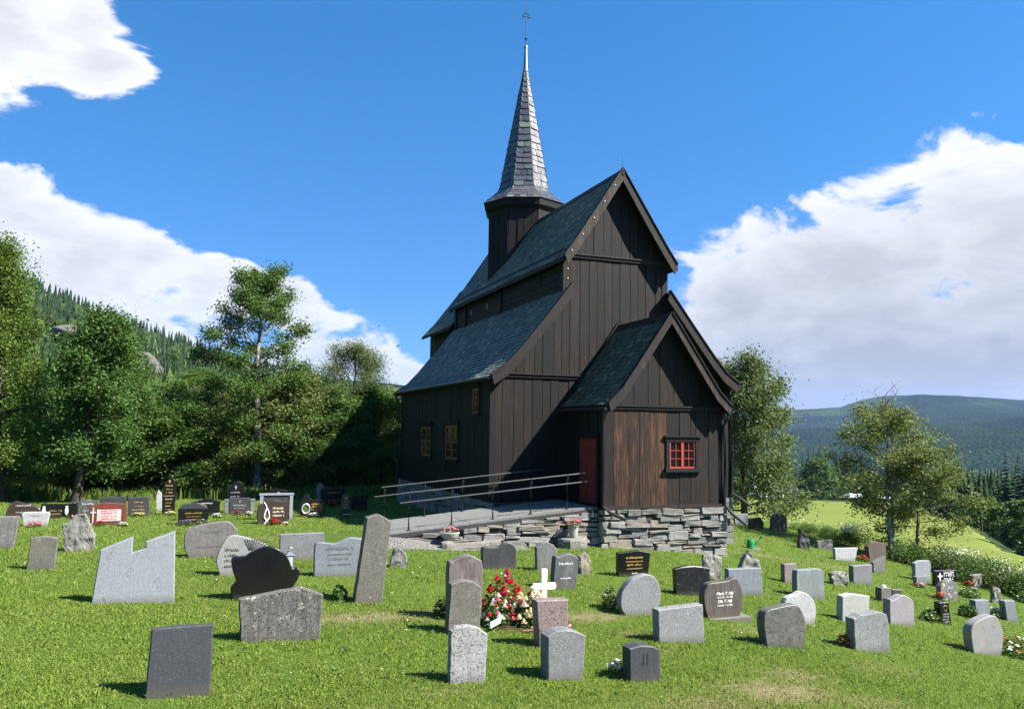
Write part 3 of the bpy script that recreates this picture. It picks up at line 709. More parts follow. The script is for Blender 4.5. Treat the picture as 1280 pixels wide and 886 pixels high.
roof(PO, -D_-O_, -.05, M['porchslate'], 0, 21)
def ridge(y0, y1, z, m):
    o = MB()
    for s in (-1, 1):
        o.add([(0, y0, z+.055), (0, y1, z+.055), (s*.16, y1, z-.165), (s*.16, y0, z-.165), (0, y0, z+.02), (0, y1, z+.02), (s*.15, y1, z-.19), (s*.15, y0, z-.19)],
              [(0, 1, 2, 3), (7, 6, 5, 4), (3, 2, 6, 7), (0, 3, 7, 4), (1, 5, 6, 2)])
    return o.build('ridge_cap', m, church)
ridge(-O_-.02, L_+.38, 10.25, M['verge']); ridge(-D_-O_-.02, -.06, 5.30, M['verge'])

# --- barge boards: an inner hanging board and an outer cap on every verge
def verge(P, y, s, depth, cx=0., th=.045, m=None, cap=True):
    n = len(P); V = []; F = []
    for yy in (y-th, y):
        for x, z in P: V.append((cx+s*(x+.012), yy, z+.04))
        for i, (x, z) in enumerate(P):
            V.append((cx+s*max(x-depth*.30, 0), yy, z-depth*(1.0 if x > depth*.3 else 1.25)))
    k = 2*n
    for i in range(n-1):
        F += [(i, n+i, n+i+1, i+1), (k+i, k+i+1, k+n+i+1, k+n+i), (i, i+1, k+i+1, k+i), (n+i, k+n+i, k+n+i+1, n+i+1)]
    F += [(n-1, 2*n-1, k+2*n-1, k+n-1), (0, k, k+n, n)]
    vb = mesh('verge_board', V, F, m or M['verge'], church)
    if cap:
        V = []; F = []
        for yy in (y-th-.035, y+.10):
            for x, z in P: V.append((cx+s*(x+.02), yy, z+.075))
            for x, z in P: V.append((cx+s*(x+.016), yy, z+.042))
        for i in range(n-1):
            F += [(i, n+i, n+i+1, i+1), (k+i, k+i+1, k+n+i+1, k+n+i), (i, i+1, k+i+1, k+i), (n+i, k+n+i, k+n+i+1, n+i+1)]
        F += [(n-1, 2*n-1, k+2*n-1, k+n-1), (0, k, k+n, n)]
        mesh('verge_cap', V, F, M['verge'], vb)
    return vb
for s in (-1, 1):
    v = verge(UP, -O_-.004, s, .27)
    if s < 0:
        for i in range(5):
            x = .28+i*.37; z = zprof(UP, x)-.10
            o = MB(); o.tube([(-x, -O_-.05, z), (-x, -O_-.075, z)], .016, 8); o.build('bolt', M['whitepaint'], v)
        for z in (7.02, 6.72):
            o = MB(); o.tube([(-B_+.02, -.064, z), (-B_+.02, -.09, z)], .016, 8); o.build('bolt', M['whitepaint'], nave)
    verge(AI, -O_-.004, s, .25)
    verge(PO, -D_-O_-.004, s, .20)
    verge(UP, L_+.42, s, .2, cap=False, m=M['plank_shade']); verge(AI, L_+.42, s, .2, cap=False, m=M['plank_shade'])
    # batten where the porch roof meets the gable wall
    o = MB()
    for (x0, z0), (x1, z1) in zip(PO, PO[1:]):
        o.add([(s*x0, -.13, z0+.05), (s*x1, -.13, z1+.05), (s*x1, -.13, z1+.14), (s*x0, -.13, z0+.14), (s*x0, -.05, z0+.05), (s*x1, -.05, z1+.05), (s*x1, -.05, z1+.14), (s*x0, -.05, z0+.14)],
              [(0, 1, 2, 3), (7, 6, 5, 4), (2, 6, 7, 3), (0, 4, 5, 1), (1, 5, 6, 2), (0, 3, 7, 4)])
    o.build('wall_batten', M['plank'], church)
o = MB(); o.tube([(0, -O_-.02, 10.28), (0, -O_-.02, 10.75)], .006, 6); o.build('lightning_rod', M['iron'], church)
o = MB(); o.tube([(0, -O_-.03, 10.1), (0.0, -O_-.03, 10.33)], .05, 8); o.build('finial_block', M['verge'], church)

# --- porch
o = MB(); o.prism([(-C_, -.02), (-C_, 2.66), (-1.6, 2.92), (0, 5.16), (1.6, 2.92), (C_, 2.66), (C_, -.02)], -D_, -.05)
porch = o.build('wall', M['plank_shade'], church)
pf = wallmap((0, -D_, 0), (1, 0, 0), (0, -1, 0))
WIN = (.13, .97, 1.03, 1.79)
boards(porch, pf, -C_, -1.60, .03, lambda x: 2.63, .24, M['plank'])
boards(porch, pf, -1.60, .06, .03, lambda x: 2.63, .41, M['plank_worn'], gap=.014)
boards(porch, pf, .06, C_, .03, lambda x: 2.63, .36, M['plank'], holes=[(WIN[0]-.02, WIN[1]+.02, WIN[2]-.02, WIN[3]+.02)])
boards(porch, pf, -C_+.05, C_-.05, 2.77, lambda x: zprof(PO, x)-.12, .40, M['plank'], brk=(-1.6, -1.15, 0, 1.15, 1.6))
o = MB(); o.box(-C_-.04, C_+.04, -D_-.085, -D_, 2.645, 2.72); o.box(-C_-.04, C_+.04, -D_-.12, -D_, 2.723, 2.76); o.build('belt_rail', M['verge'], church)
o = MB(); o.box(-C_-.06, C_+.06, -D_-.10, -D_-.0, -.055, .028); o.build('sill_board', M['verge'], church)
pn = wallmap((-C_, -.05, 0), (0, -1, 0), (-1, 0, 0)); ps = wallmap((C_, -D_, 0), (0, 1, 0), (1, 0, 0))
DY = (-2.42, -1.30)
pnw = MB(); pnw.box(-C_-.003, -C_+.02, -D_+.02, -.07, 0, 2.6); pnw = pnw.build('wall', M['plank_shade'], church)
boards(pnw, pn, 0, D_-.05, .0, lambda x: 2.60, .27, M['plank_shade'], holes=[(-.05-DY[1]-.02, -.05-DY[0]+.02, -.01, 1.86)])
psw = MB(); psw.box(C_-.02, C_+.003, -D_+.02, -.07, 0, 2.6); psw = psw.build('wall', M['plank_shade'], church)
boards(psw, ps, 0, D_-.05, .0, lambda x: 2.60, .30, M['plank'])
for s in (-1, 1):
    o = MB(); o.box(s*(C_+.02)-.075, s*(C_+.02)+.075, -D_-.056, -D_+.10, .03, 2.64); o.build('corner_post', M['plank'], church)

# --- door (north side of the porch)
o = MB(); x = -C_-.03
o.box(x-.02, x+.02, DY[0], DY[1], .02, 1.83); door = o.build('door', M['red'], church)
z = .07
for i in range(8):
    h = .215
    o = MB(); o.box(x-.036, x-.0215, DY[0]+.07, DY[0]+.55, z, z+h-.022); o.build('panel', M['red'], door)
    o = MB(); o.box(x-.036, x-.0215, DY[0]+.58, DY[1]-.06, z, z+h-.022); o.build('panel', M['red'], door)
    z += h
o = MB(); o.tube([(x-.02, DY[0]+.10, .95), (x-.075, DY[0]+.10, .95), (x-.075, DY[0]+.22, .95)], .013, 8); o.build('handle', M['iron'], door)
o = MB(); o.box(x-.06, x+.02, DY[0]-.13, DY[0]-.003, 0, 1.98); o.box(x-.06, x+.02, DY[1]+.003, DY[1]+.13, 0, 1.98); o.box(x-.075, x+.02, DY[0]-.127, DY[1]+.127, 1.833, 1.975)
o.build('door_frame', M['plank_shade'], church)

# --- windows
def window(mp, a0, a1, z0, z1, cols, rows, fm, casing, casement=False):
    e = .045; d0, d1 = .0, .05
    V = MB()
    def bar(p0, p1, q0, q1, e0=d0, e1=d1):
        v = [mp(p0, q0, e0), mp(p1, q0, e0), mp(p1, q1, e0), mp(p0, q1, e0), mp(p0, q0, e1), mp(p1, q0, e1), mp(p1, q1, e1), mp(p0, q1, e1)]
        V.add(v, [(3, 2, 1, 0), (4, 5, 6, 7), (0, 1, 5, 4), (1, 2, 6, 5), (2, 3, 7, 6), (3, 0, 4, 7)])
    bar(a0, a0+e, z0, z1); bar(a1-e, a1, z0, z1); bar(a0+e+.001, a1-e-.001, z0, z0+e); bar(a0+e+.001, a1-e-.001, z1-e, z1)
    ac = .5*(a0+a1); mid = e*.9 if casement else .018
    bar(ac-mid, ac+mid, z0+e+.001, z1-e-.001, d0, d1+.006)
    halves = [(a0+e, ac-mid), (ac+mid, a1-e)]
    cp = cols//2
    for h0, h1 in halves:
        for i in range(1, cp): a = h0+(h1-h0)*i/cp; bar(a-.008, a+.008, z0+e+.002, z1-e-.002, .004, d1-.008)
        for j in range(1, rows): q = z0+e+(z1-z0-2*e)*j/rows; bar(h0+.001, h1-.001, q-.008, q+.008, .006, d1-.010)
    w = V.build('window', fm, church)
    for h0, h1 in halves:
        for i in range(cp):
            for j in range(rows):
                p0 = h0+(h1-h0)*i/cp+.006; p1 = h0+(h1-h0)*(i+1)/cp-.006; q0 = z0+e+(z1-z0-2*e)*j/rows+.006; q1 = z0+e+(z1-z0-2*e)*(j+1)/rows-.006
                slab('pane', [(p0, q0), (p1, q0), (p1, q1), (p0, q1)], .012, .020, mp, M['glass'], w)
    c = .11
    for (p0, p1, q0, q1, e1) in ((a0-c, a0-.002, z0-.002, z1+.002, .075), (a1+.002, a1+c, z0-.002, z1+.002, .075), (a0-c-.03, a1+c+.03, z1+.003, z1+.10, .085), (a0-c-.06, a1+c+.06, z1+.102, z1+.15, .125)):
        slab('casing', [(p0, q0), (p1, q0), (p1, q1), (p0, q1)], .0, e1, mp, casing, w)
    slab('sill', [(a0-c-.06, z0-.10), (a1+c+.06, z0-.10), (a1+c+.06, z0-.003), (a0-c-.06, z0-.003)], .0, .14, mp, casing, w)
window(pf, *WIN, 4, 3, M['redframe'], M['plank_shade'], True)
for y0, y1, z0, z1 in NW[:2]: window(north, L_-y1, L_-y0, z0, z1, 2, 4, M['ochre'], M['plank_shade'])
y0, y1, z0, z1 = NW[2]; window(north, L_-y1, L_-y0, z0, z1, 2, 3, M['ochre'], M['plank_shade'])

# --- turret and spire (octagon, corners on the axes)
YT = 8.11
def octa(r, k): t = -pi/2+k*pi/4; return (r*math.cos(t), YT+r*math.sin(t))
RT = 1.547
V = []; F = []
for r, z in ((RT-.05, 7.9), (RT-.05, 11.1)): V += [(*octa(r, k), z) for k in range(8)]
F = [(k, (k+1) % 8, 8+(k+1) % 8, 8+k) for k in range(8)]+[tuple(range(8, 16))]
tur = mesh('turret', V, F, M['plank_shade'], church)
for k in range(8):
    p = Vector((*octa(RT-.045, k), 0)); q = Vector((*octa(RT-.045, k+1), 0)); u = (q-p); w = u.length; u.normalize(); n = Vector((u.y, -u.x, 0))
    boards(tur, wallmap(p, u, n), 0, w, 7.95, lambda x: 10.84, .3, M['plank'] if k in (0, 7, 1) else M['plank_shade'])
RE, ZE, RS, ZS, ZT = 1.746, 11.183, 1.062, 11.847, 17.03
V = []
for r, z in ((RT+.0, 10.78), (RE-.05, 10.92), (RE-.03, ZE-.03), (.2, ZE-.03)): V += [(*octa(r, k), z) for k in range(8)]
F = [(i*8+k, i*8+(k+1) % 8, i*8+8+(k+1) % 8, i*8+8+k) for i in range(3) for k in range(8)]+[tuple(range(7, -1, -1))]
mesh('turret_cornice', V, F, M['plank_shade'], church)
V = []
rings = [(RE, ZE), (RE*.78+RS*.22-.06, ZE*.72+ZS*.28), (RS+.10, ZS-.16), (RS, ZS), (.085, ZT)]
for r, z in rings: V += [(*octa(r-.02, k), z) for k in range(8)]
F = [(i*8+k, i*8+(k+1) % 8, i*8+8+(k+1) % 8, i*8+8+k) for i in range(4) for k in range(8)]+[tuple(range(32, 40)), tuple(range(7, -1, -1))]
spire = mesh('spire', V, F, M['iron'], church)
rs = random.Random(5)
V = []; F = []
def on_spire(k, f, z):
    r = float(np.interp(z, [q[1] for q in rings], [q[0] for q in rings])); a = Vector((*octa(r, k), z)); c = Vector((*octa(r, k+1), z)); return a.lerp(c, f)
def face_n(k):
    a = Vector((*octa(1, k), 0)); c = Vector((*octa(1, k+1), 0)); n = (a+c)*.5-Vector((0, YT, 0)); return n.normalized()
# small slates of the flared skirt, joined
for k in range(8):
    n = face_n(k); up_n = (n*.75+Vector((0, 0, .66))).normalized()
    for i in range(5):
        z0 = ZE+(ZS-ZE)*i/5-.01; z1 = min(ZE+(ZS-ZE)*(i+1.4)/5, ZS+.02); m = 5-(i > 2)
        for j in range(m):
            s0 = (j+(.25 if i % 2 and j else 0))/m+.004; s1 = min(1., (j+1+(.25 if i % 2 else 0))/m)-.004
            if s1-s0 < .03: continue
            o = len(V); l = .022+rs.uniform(0, .012)
            q = [on_spire(k, s0, z0)+up_n*l, on_spire(k, s1, z0)+up_n*l, on_spire(k, s1, z1)+up_n*.004, on_spire(k, s0, z1)+up_n*.004, on_spire(k, s0, z0)+up_n*(l-.02), on_spire(k, s1, z0)+up_n*(l-.02)]
            V += [tuple(p) for p in q]; F += [(o, o+1, o+2, o+3), (o+4, o+5, o+1, o), (o+5, o+2, o+1), (o+4, o, o+3)]
mesh('slates', V, F, M['spireslate'], spire, 'stuff')
# big slates of the needle, one by one
for k in range(8):
    n = face_n(k); un = (n+Vector((0, 0, .2))).normalized(); z = ZS
    while z < ZT-.10:
        h = rs.uniform(.21, .34)*(1.0 if z < 15 else .85); z1 = min(z+h, ZT)
        wdt = 2*math.sin(pi/8)*float(np.interp(z, [ZS, ZT], [RS, .085]))
        cuts = [0, 1] if wdt < .38 or (wdt < .55 and rs.random() < .6) else [0, rs.uniform(.35, .65), 1]
        if wdt > .74 and rs.random() < .4: cuts = [0, rs.uniform(.26, .36), rs.uniform(.6, .72), 1]
        for s0, s1 in zip(cuts, cuts[1:]):
            l = .024+rs.uniform(0, .028); j0 = rs.uniform(-.03, .02); j1 = rs.uniform(-.03, .02); g = .011/max(wdt, .1)
            a, c_ = s0+g, s1-g; zt = min(z1+.05, ZT)
            q = [on_spire(k, a, z+j0)+un*l, on_spire(k, (a+c_)/2, z+(j0+j1)/2-.012)+un*l, on_spire(k, c_, z+j1)+un*l, on_spire(k, c_, zt)+un*.004, on_spire(k, a, zt)+un*.004]
            q += [p-un*.02 for p in q[:3]]
            mesh('slate', q, [(0, 1, 2, 3, 4), (5, 6, 1, 0), (6, 7, 2, 1), (7, 3, 2), (5, 0, 4)], M['spireslate'], spire)
        z = z1
for k in range(8):
    o = MB(); p = [Vector((*octa(r+.012, k), z)) for r, z in rings[2:]]; o.tube(p, [.022, .022, .016], 6); o.build('hip_roll', M['iron'], spire)
o = MB(); v, f = lathe([(.115, 0), (.125, .08), (.10, .14), (.082, .5), (.062, 1.05), (.085, 1.08), (.075, 1.16), (.02, 1.2)], 12, (0, YT, ZT-.06)); o.add(v, f); o.build('spire_sleeve', M['galv'], church)
o = MB(); o.tube([(0, YT, 18.1), (0, YT, 20.1)], [.022, .012], 6)
for dz, w in ((19.42, .17), (19.55, .10)): o.tube([(-w, YT, dz), (w, YT, dz)], .018, 6)
o.tube([(-.12, YT, 19.3), (-.17, YT, 19.42), (-.12, YT, 19.54)], .014, 6); o.tube([(.12, YT, 19.3), (.17, YT, 19.42), (.12, YT, 19.54)], .014, 6)
v, f = lathe([(.02, -.07), (.06, 0), (.02, .07)], 10, (0, YT, 18.45)); o.add(v, f)
o.build('weather_vane', M['iron'], church)

# --- chancel behind the nave
o = MB(); o.prism([(-1.55, -.5), (-1.55, 6.7), (0, 8.6), (1.55, 6.7), (1.55, -.5)], L_+.02, 16.6); ch = o.build('wall', M['plank_shade'], church)
cpn = wallmap((-1.55, 16.6, 0), (0, -1, 0), (-1, 0, 0)); boards(ch, cpn, 0, 16.6-L_-.05, 2.0, lambda x: 6.6, .3, M['plank_shade'])
roof([(0, 8.95), (1.3, 7.25), (1.9, 6.60)], L_+.40, 16.9, M['roofslate'], 0, 33)
ridge(L_+.42, 16.9, 8.95, M['verge'])

# --- rainwater pipes
def pipe(pts, r=.045):
    o = MB(); o.tube(pts, r, 8); return o.build('downpipe', M['iron'], church)
pipe([(-1.98, -D_-.2, 2.60), (-1.98, -D_-.2, 2.48), (-1.95, -D_-.10, 2.3), (-1.95, -D_-.10, .02), (-1.80, -D_-.25, -.14), (-1.45, -D_-.45, -.30)])
pipe([(1.98, -D_-.2, 2.60), (1.98, -D_-.2, 2.45), (1.90, -D_-.11, 2.25), (1.90, -D_-.11, .0), (2.05, -D_-.25, -.25), (2.45, -D_-.35, -.55)])
pipe([(4.25, -.25, 3.5), (4.19, -.1, 3.2), (4.19, -.1, .12), (4.35, -.25, -.05), (4.75, -.4, -.35)])
pipe([(-4.36, L_+.2, 3.5), (-4.30, L_+.05, 3.25), (-4.24, L_+.02, 3.0), (-4.24, L_+.02, -.3)])
for (x, y0, y1, z, nm) in ((-4.36, -O_, L_+.38, 3.545, 0), (-2.02, -D_-O_, -.15, 2.635, 0), (2.02, -D_-O_, -.15, 2.635, 0), (4.36, -O_, L_+.38, 3.545, 0)):
    o = MB(); o.tube([(x, y0, z), (x, y1, z)], .048, 8); o.build('gutter', M['iron'], church)

# --- rubble masonry
def rubble(parent, mp, a0, a1, zlo, zhi, seed, hmin=.11, hmax=.27, wmin=.22, wmax=.7, proud=.08, m=None):
    """zlo(a), zhi(a): foot and top of the wall; courses of uneven stones, each its own object"""
    rs = random.Random(seed); m = m or M['rubble']
    zb = min(zlo(a0+(a1-a0)*i/10) for i in range(11)); zt = max(zhi(a0+(a1-a0)*i/10) for i in range(11))
    z = zb; zs = [z]
    while z < zt-.05:
        fr = (z-zb)/(zt-zb); h = rs.uniform(hmin, hmax)*(1.25-.5*fr); z += h; zs.append(z)
    zs[-1] = zt
    n = 0
    for r in range(len(zs)-1):
        a = a0-rs.uniform(0, .1); prev = a
        while a < a1:
            w = rs.uniform(wmin, wmax)*(1.2 if rs.random() < .2 else 1); b_ = a+w
            if a1-b_ < wmin*.6: b_ = a1
            x0, x1 = max(a, a0)+.004, min(b_, a1)-.004; am = .5*(x0+x1)
            wob = lambda rr: 0 if rr in (0, len(zs)-1) else .05*math.sin(am*(1.3+.37*rr)+rr*2.1+seed)+rs.uniform(-.02, .02)
            q0, q1 = zs[r]+wob(r)+.003, min(zs[r+1]+wob(r+1)-.003, zhi(am)-.004)
            two = (zs[r+1]-zs[r] > .2 and rs.random() < .3)
            a = b_
            if x1-x0 < .06 or q1-q0 < .035 or q1 < zlo(am): continue
            parts = [(q0, q1)] if not two else [(q0, q0+(q1-q0)*.48-.006), (q0+(q1-q0)*.48+.006, q1)]
            for y0, y1 in parts:
                j = lambda s=.03: rs.uniform(-s, s)
                hh = y1-y0; ww = x1-x0; c = min(hh, ww)*.14
                ring = [(x0+c+j(), y0), (.5*(x0+x1)+j(), y0+abs(j(.012))), (x1-c+j(), y0), (x1, y0+c+j(.01)), (x1-abs(j()), y1-c), (x1-c*1.2+j(), y1-abs(j(.018))), (.5*(x0+x1)+j(), y1-abs(j(.012))), (x0+c+j(), y1-abs(j(.018))), (x0+abs(j()), y1-c), (x0, y0+c)]
                tl = rs.uniform(-.07, .07); cx, cz = .5*(x0+x1), .5*(y0+y1)
                ring = [(p, q+tl*(p-cx)*(1 if q > cz else .6)) for p, q in ring]
                d = proud+rs.uniform(-.035, .04); k = len(ring)
                v = [mp(p, q, -.12) for p, q in ring]+[mp(p, q, d-.022) for p, q in ring]+[mp(cx+(p-cx)*.93+j(.01), cz+(q-cz)*.88+j(.006), d+j(.018)) for p, q in ring]
                f = [(i, (i+1) % k, k+(i+1) % k, k+i) for i in range(k)]+[(k+i, k+(i+1) % k, 2*k+(i+1) % k, 2*k+i) for i in range(k)]+[tuple(range(2*k, 3*k))]
                mesh('stone', v, f, m, parent); n += 1
    return n
def gnd(mp): return lambda a: gz(*mp(a, 0, .1)[:2])-.06
o = MB(); o.box(-1.93, 1.93, -D_-.02, .1, -2.2, -.08); o.box(-4.16, 4.16, -.02, L_+.05, -2.4, -.06); fnd = o.build('foundation', M['mortar'], church)
f1 = wallmap((-2.0, -D_-.02, 0), (1, 0, 0), (0, -1, 0)); n1 = rubble(fnd, f1, 0, 4.0, gnd(f1), lambda a: -.06, 3, .08, .20, .24, .80)
f2 = wallmap((1.95, -D_, 0), (0, 1, 0), (1, 0, 0)); n1 += rubble(fnd, f2, 0, 2.9, gnd(f2), lambda a: -.06, 4, .14, .3, .3, .8)
f3 = wallmap((1.95, -.02, 0), (1, 0, 0), (0, -1, 0)); n1 += rubble(fnd, f3, .12, 2.3, gnd(f3), lambda a: -.06, 5, .14, .3, .3, .8)
f4 = wallmap((-4.16, L_, 0), (0, -1, 0), (-1, 0, 0)); n1 += rubble(fnd, f4, 0, L_+.05, gnd(f4), lambda a: -.06, 6, .2, .36, .4, 1.0)

# ------------------------------------------------------------------ access ramp
ramp = empty('access_ramp', (-5.0, -1.5, gz(-5, -1.5)), 'grey slab ramp with black iron handrails rising to the red church door', 'ramp')
ramp_o = Vector(ramp.location); 
def rp(o): o.parent = ramp; o.location = -ramp_o; return o
def rz(x): return -.015+(min(x, -2.35)+2.35)*.098
M['deck'] = stone('ramp_slab', (.19, .20, .203), (.25, .26, .262), (.32, .33, .33), .1, 25, .8, .25)
M['edge'] = plain('dark_ramp_edge', (.03, .03, .032), .7)
xs = [-7.8]
while xs[-1] < -2.0: xs.append(min(xs[-1]+rnd.uniform(.95, 1.15), -1.98))
YF, YB = -2.68, -.16
for x0, x1 in zip(xs, xs[1:]):
    for (ya, yb) in ((YF, -1.45), (-1.442, YB)):
        yb2 = yb
        o = MB(); d = rnd.uniform(-.004, .004)
        o.add([(x0+.004, ya, rz(x0)-.07), (x1-.004, ya, rz(x1)-.07), (x1-.004, yb2, rz(x1)-.07), (x0+.004, yb2, rz(x0)-.07), (x0+.004, ya, rz(x0)+d), (x1-.004, ya, rz(x1)+d), (x1-.004, yb2, rz(x1)+d), (x0+.004, yb2, rz(x0)+d)],
              [(3, 2, 1, 0), (4, 5, 6, 7), (0, 1, 5, 4), (1, 2, 6, 5), (2, 3, 7, 6), (3, 0, 4, 7)])
        rp(o.build('slab', M['deck'], None))
o = MB()
o.add([(-7.82, YF-.04, rz(-7.82)-.13), (-2.0, YF-.04, rz(-2.)-.13), (-2.0, YF-.04, rz(-2.)-.03), (-7.82, YF-.04, rz(-7.82)-.03), (-7.82, YF-.003, rz(-7.82)-.13), (-2.0, YF-.003, rz(-2.)-.13), (-2.0, YF-.003, rz(-2.)-.03), (-7.82, YF-.003, rz(-7.82)-.03)],
      [(0, 1, 2, 3), (7, 6, 5, 4), (3, 2, 6, 7), (0, 4, 5, 1)]); rp(o.build('edge_strip', M['edge'], None))
core = MB(); core.add([(-7.8, YF+.02, -2.0), (-2.0, YF+.02, -2.0), (-2.0, YB-.01, -2.0), (-7.8, YB-.01, -2.0), (-7.8, YF+.02, rz(-7.8)-.075), (-2.0, YF+.02, rz(-2.)-.075), (-2.0, YB-.01, rz(-2.)-.075), (-7.8, YB-.01, rz(-7.8)-.075)],
      [(3, 2, 1, 0), (4, 5, 6, 7), (0, 1, 5, 4), (1, 2, 6, 5), (2, 3, 7, 6), (3, 0, 4, 7)])
core = rp(core.build('retaining_wall', M['mortar'], None))
M['ledge'] = rubble_mat(); M['ledge'].name = 'pale_ledge_stone'
r1 = wallmap((-9.0, YF-.02, 0), (1, 0, 0), (0, -1, 0))
rubble(core, r1, 1.25, 7.05, gnd(r1), lambda a: rz(-9.0+a)-.125, 8, .06, .15, .3, .95, .05)
# handrails
def railpost(x, y, h, cap=.93):
    o = MB(); o.tube([(x, y, rz(x)-.02), (x, y, rz(x)+h-.16), (x+.0, y-.05, rz(x)+h-.07), (x, y-.02, rz(x)+h)], .027, 8); o.box(x-.05, x+.05, y-.05, y+.05, rz(x)-.002, rz(x)+.012)
    return rp(o.build('post', M['iron'], None))
for x in (-7.17, -6.06, -4.95, -3.89, -2.84): railpost(x, -2.55, .92)
for x in (-7.32, -6.18, -5.07, -4.0): railpost(x, -.30, .92)
for (y, h, x0, x1) in ((-2.57, .93, -7.42, -2.15), (-2.60, .70, -7.42, -2.15), (-.32, .93, -7.4, -2.6), (-.36, .70, -7.6, -6.1)):
    o = MB(); o.tube([(x0, y, rz(x0)+h), (x1, y, rz(x1)+h)], .019, 8); rp(o.build('rail', M['rail'] if 'rail' in M else M['iron'], None))

# ------------------------------------------------------------------ vegetation
def leaves_mesh(name, P, size, rs, m, up=.35, asp=.55, droop=0.):
    """rhombic leaf faces at points P"""
    n = len(P)
    nrm = rs.normal(size=(n, 3)); nrm[:, 2] = np.abs(nrm[:, 2])*(1-up)+up*1.6; nrm /= np.linalg.norm(nrm, axis=1, keepdims=True)
    t = rs.normal(size=(n, 3)); t[:, 2] -= droop; t -= (t*nrm).sum(1, keepdims=True)*nrm; t /= np.linalg.norm(t, axis=1, keepdims=True)
    b = np.cross(nrm, t); s = size*rs.uniform(.6, 1.35, (n, 1))
    V = np.empty((n, 4, 3)); V[:, 0] = P-t*s*.5; V[:, 1] = P+b*s*asp*.5+t*s*.05; V[:, 2] = P+t*s*.5; V[:, 3] = P-b*s*asp*.5+t*s*.05
    F = np.arange(n*4).reshape(n, 4)
    return npmesh(name, V.reshape(-1, 3), F, m)
def gen_tree(seed, H, r0, lean=(0, 0), cb=.25, spread=2.5, prof=None, nl=18, up0=.25, up1=1.0, droop=.15, nleaf=12000, lsize=.14, sig=.32, sigz=.8, stems=((0, 0),), twigs=6, skew=(0, 0), asp=.55, hole=0., fill=.0):
    """returns trunk (verts, faces) and leaf points"""
    rs = np.random.RandomState(seed); V = []; F = []; centers = []; wts = []
    prof = prof or (lambda t: math.sin(pi*min(1, .12+.88*t)**.8)**.7)
    def addtube(p, r, n=6):
        v, f = tube(p, r, n, False); o = len(V); V.extend(v); F.extend([tuple(i+o for i in q) for q in f])
    for (ox, oy) in stems:
        pts = []
        for i in range(9):
            t = i/8; w = .035*H*math.sin(2.2*t*pi+seed)*t
            pts.append(np.array([ox*(1+1.2*t)+lean[0]*H*t+w*.5, oy*(1+1.2*t)+lean[1]*H*t+w*.4*math.cos(seed), H*t*.97-.15*(1-t)]))
        rr = [r0*(1-.93*(i/8))**.85+.008 for i in range(9)]; rr[0] *= 1.35
        addtube(pts, rr, 9)
        tk = np.linspace(0, 1, 9); P = np.array(pts)
        for i in range(nl):
            t = cb+(.985-cb)*((i+.5)/nl)**.92; az = i*2.39996+rs.uniform(-.4, .4); q = (t-cb)/(1-cb)
            base = np.array([np.interp(t, tk, P[:, c]) for c in range(3)])
            Lh = spread*prof(q)*rs.uniform(.7, 1.18)
            Lh *= 1+skew[0]*math.cos(az)+skew[1]*math.sin(az)
            e = up0+(up1-up0)*q+rs.uniform(-.12, .12)
            d = np.array([math.cos(az)*math.cos(e), math.sin(az)*math.cos(e), math.sin(e)])
            lp = [base+d*Lh*s+np.array([0, 0, -droop*Lh*s*s])+rs.normal(size=3)*.02*Lh*s for s in np.linspace(0, 1, 5)]
            rb = max(.008, r0*(1-.93*t)**.85*.36); addtube(lp, [rb*(1-.85*s) for s in np.linspace(0, 1, 5)], 5)
            lp = np.array(lp)
            for j in range(twigs):
                s = .28+.72*(j+rs.uniform(.2, .9))/twigs
                pb = np.array([np.interp(s, np.linspace(0, 1, 5), lp[:, c]) for c in range(3)])
                a2 = az+rs.choice([-1, 1])*rs.uniform(.4, 1.25); e2 = e+rs.uniform(-.5, .45); l2 = Lh*rs.uniform(.22, .48)*(1.15-.5*s)
                d2 = np.array([math.cos(a2)*math.cos(e2), math.sin(a2)*math.cos(e2), math.sin(e2)])
                tp = [pb, pb+d2*l2*.5, pb+d2*l2+np.array([0, 0, -droop*l2])]
                addtube(tp, [rb*.4, rb*.25, .005], 4)
                if rs.rand() < hole: continue
                for u in (.45, .75, 1.0):
                    centers.append(tp[0]*(1-u)+tp[2]*u); wts.append(rs.uniform(.4, 1.6))
            centers.append(lp[-1]); wts.append(1.2)
    C = np.array(centers); w = np.array(wts); w /= w.sum()
    idx = rs.choice(len(C), nleaf, p=w)
    pts = C[idx]+rs.normal(size=(nleaf, 3))*np.array([sig, sig, sig*sigz])*rs.uniform(.5, 1.15, (nleaf, 1))
    pts = pts[pts[:, 2] > .12]
    return (V, F), pts, rs
TREES = {}
def tree_kind(key, leafmat, barkmat, up=.35, leafasp=.55, droop=0., lsize=.14, **kw):
    (V, F), pts, rs = gen_tree(lsize=lsize, **kw)
    me = bpy.data.meshes.new('trunk'); me.from_pydata([tuple(map(float, p)) for p in V], [], F); me.materials.append(barkmat)
    me.polygons.foreach_set('use_smooth', np.ones(len(me.polygons), bool)); me.update()
    TREES[key] = (me, leaves_mesh('crown', pts, lsize, rs, leafmat, up, leafasp, droop))
def tree(name, key, loc, rz, sc, label, cat='tree', group=None, bare=None):
    t = empty(name, loc, label, cat, group, rz); t.scale = (sc if isinstance(sc, tuple) else (sc, sc, sc))
    a = link('trunk', TREES[key][0], None, t); c = link('crown', TREES[key][1], None, t)
    return t
bell = lambda t: math.sin(pi*(.1+.86*t))**.75
cone = lambda t: (1-t)**.75*.95+.10
tree_kind('big_birch', M['leaf_birch'], M['bark'], seed=3, H=10.9, r0=.23, lean=(-.05, .02), cb=.10, spread=2.6, prof=lambda t: (1-.72*t)*min(1, .55+t*2), nl=32, up0=.15, up1=1.1, droop=.28, nleaf=45900, lsize=0.113, sig=.36, sigz=1.0, twigs=7)
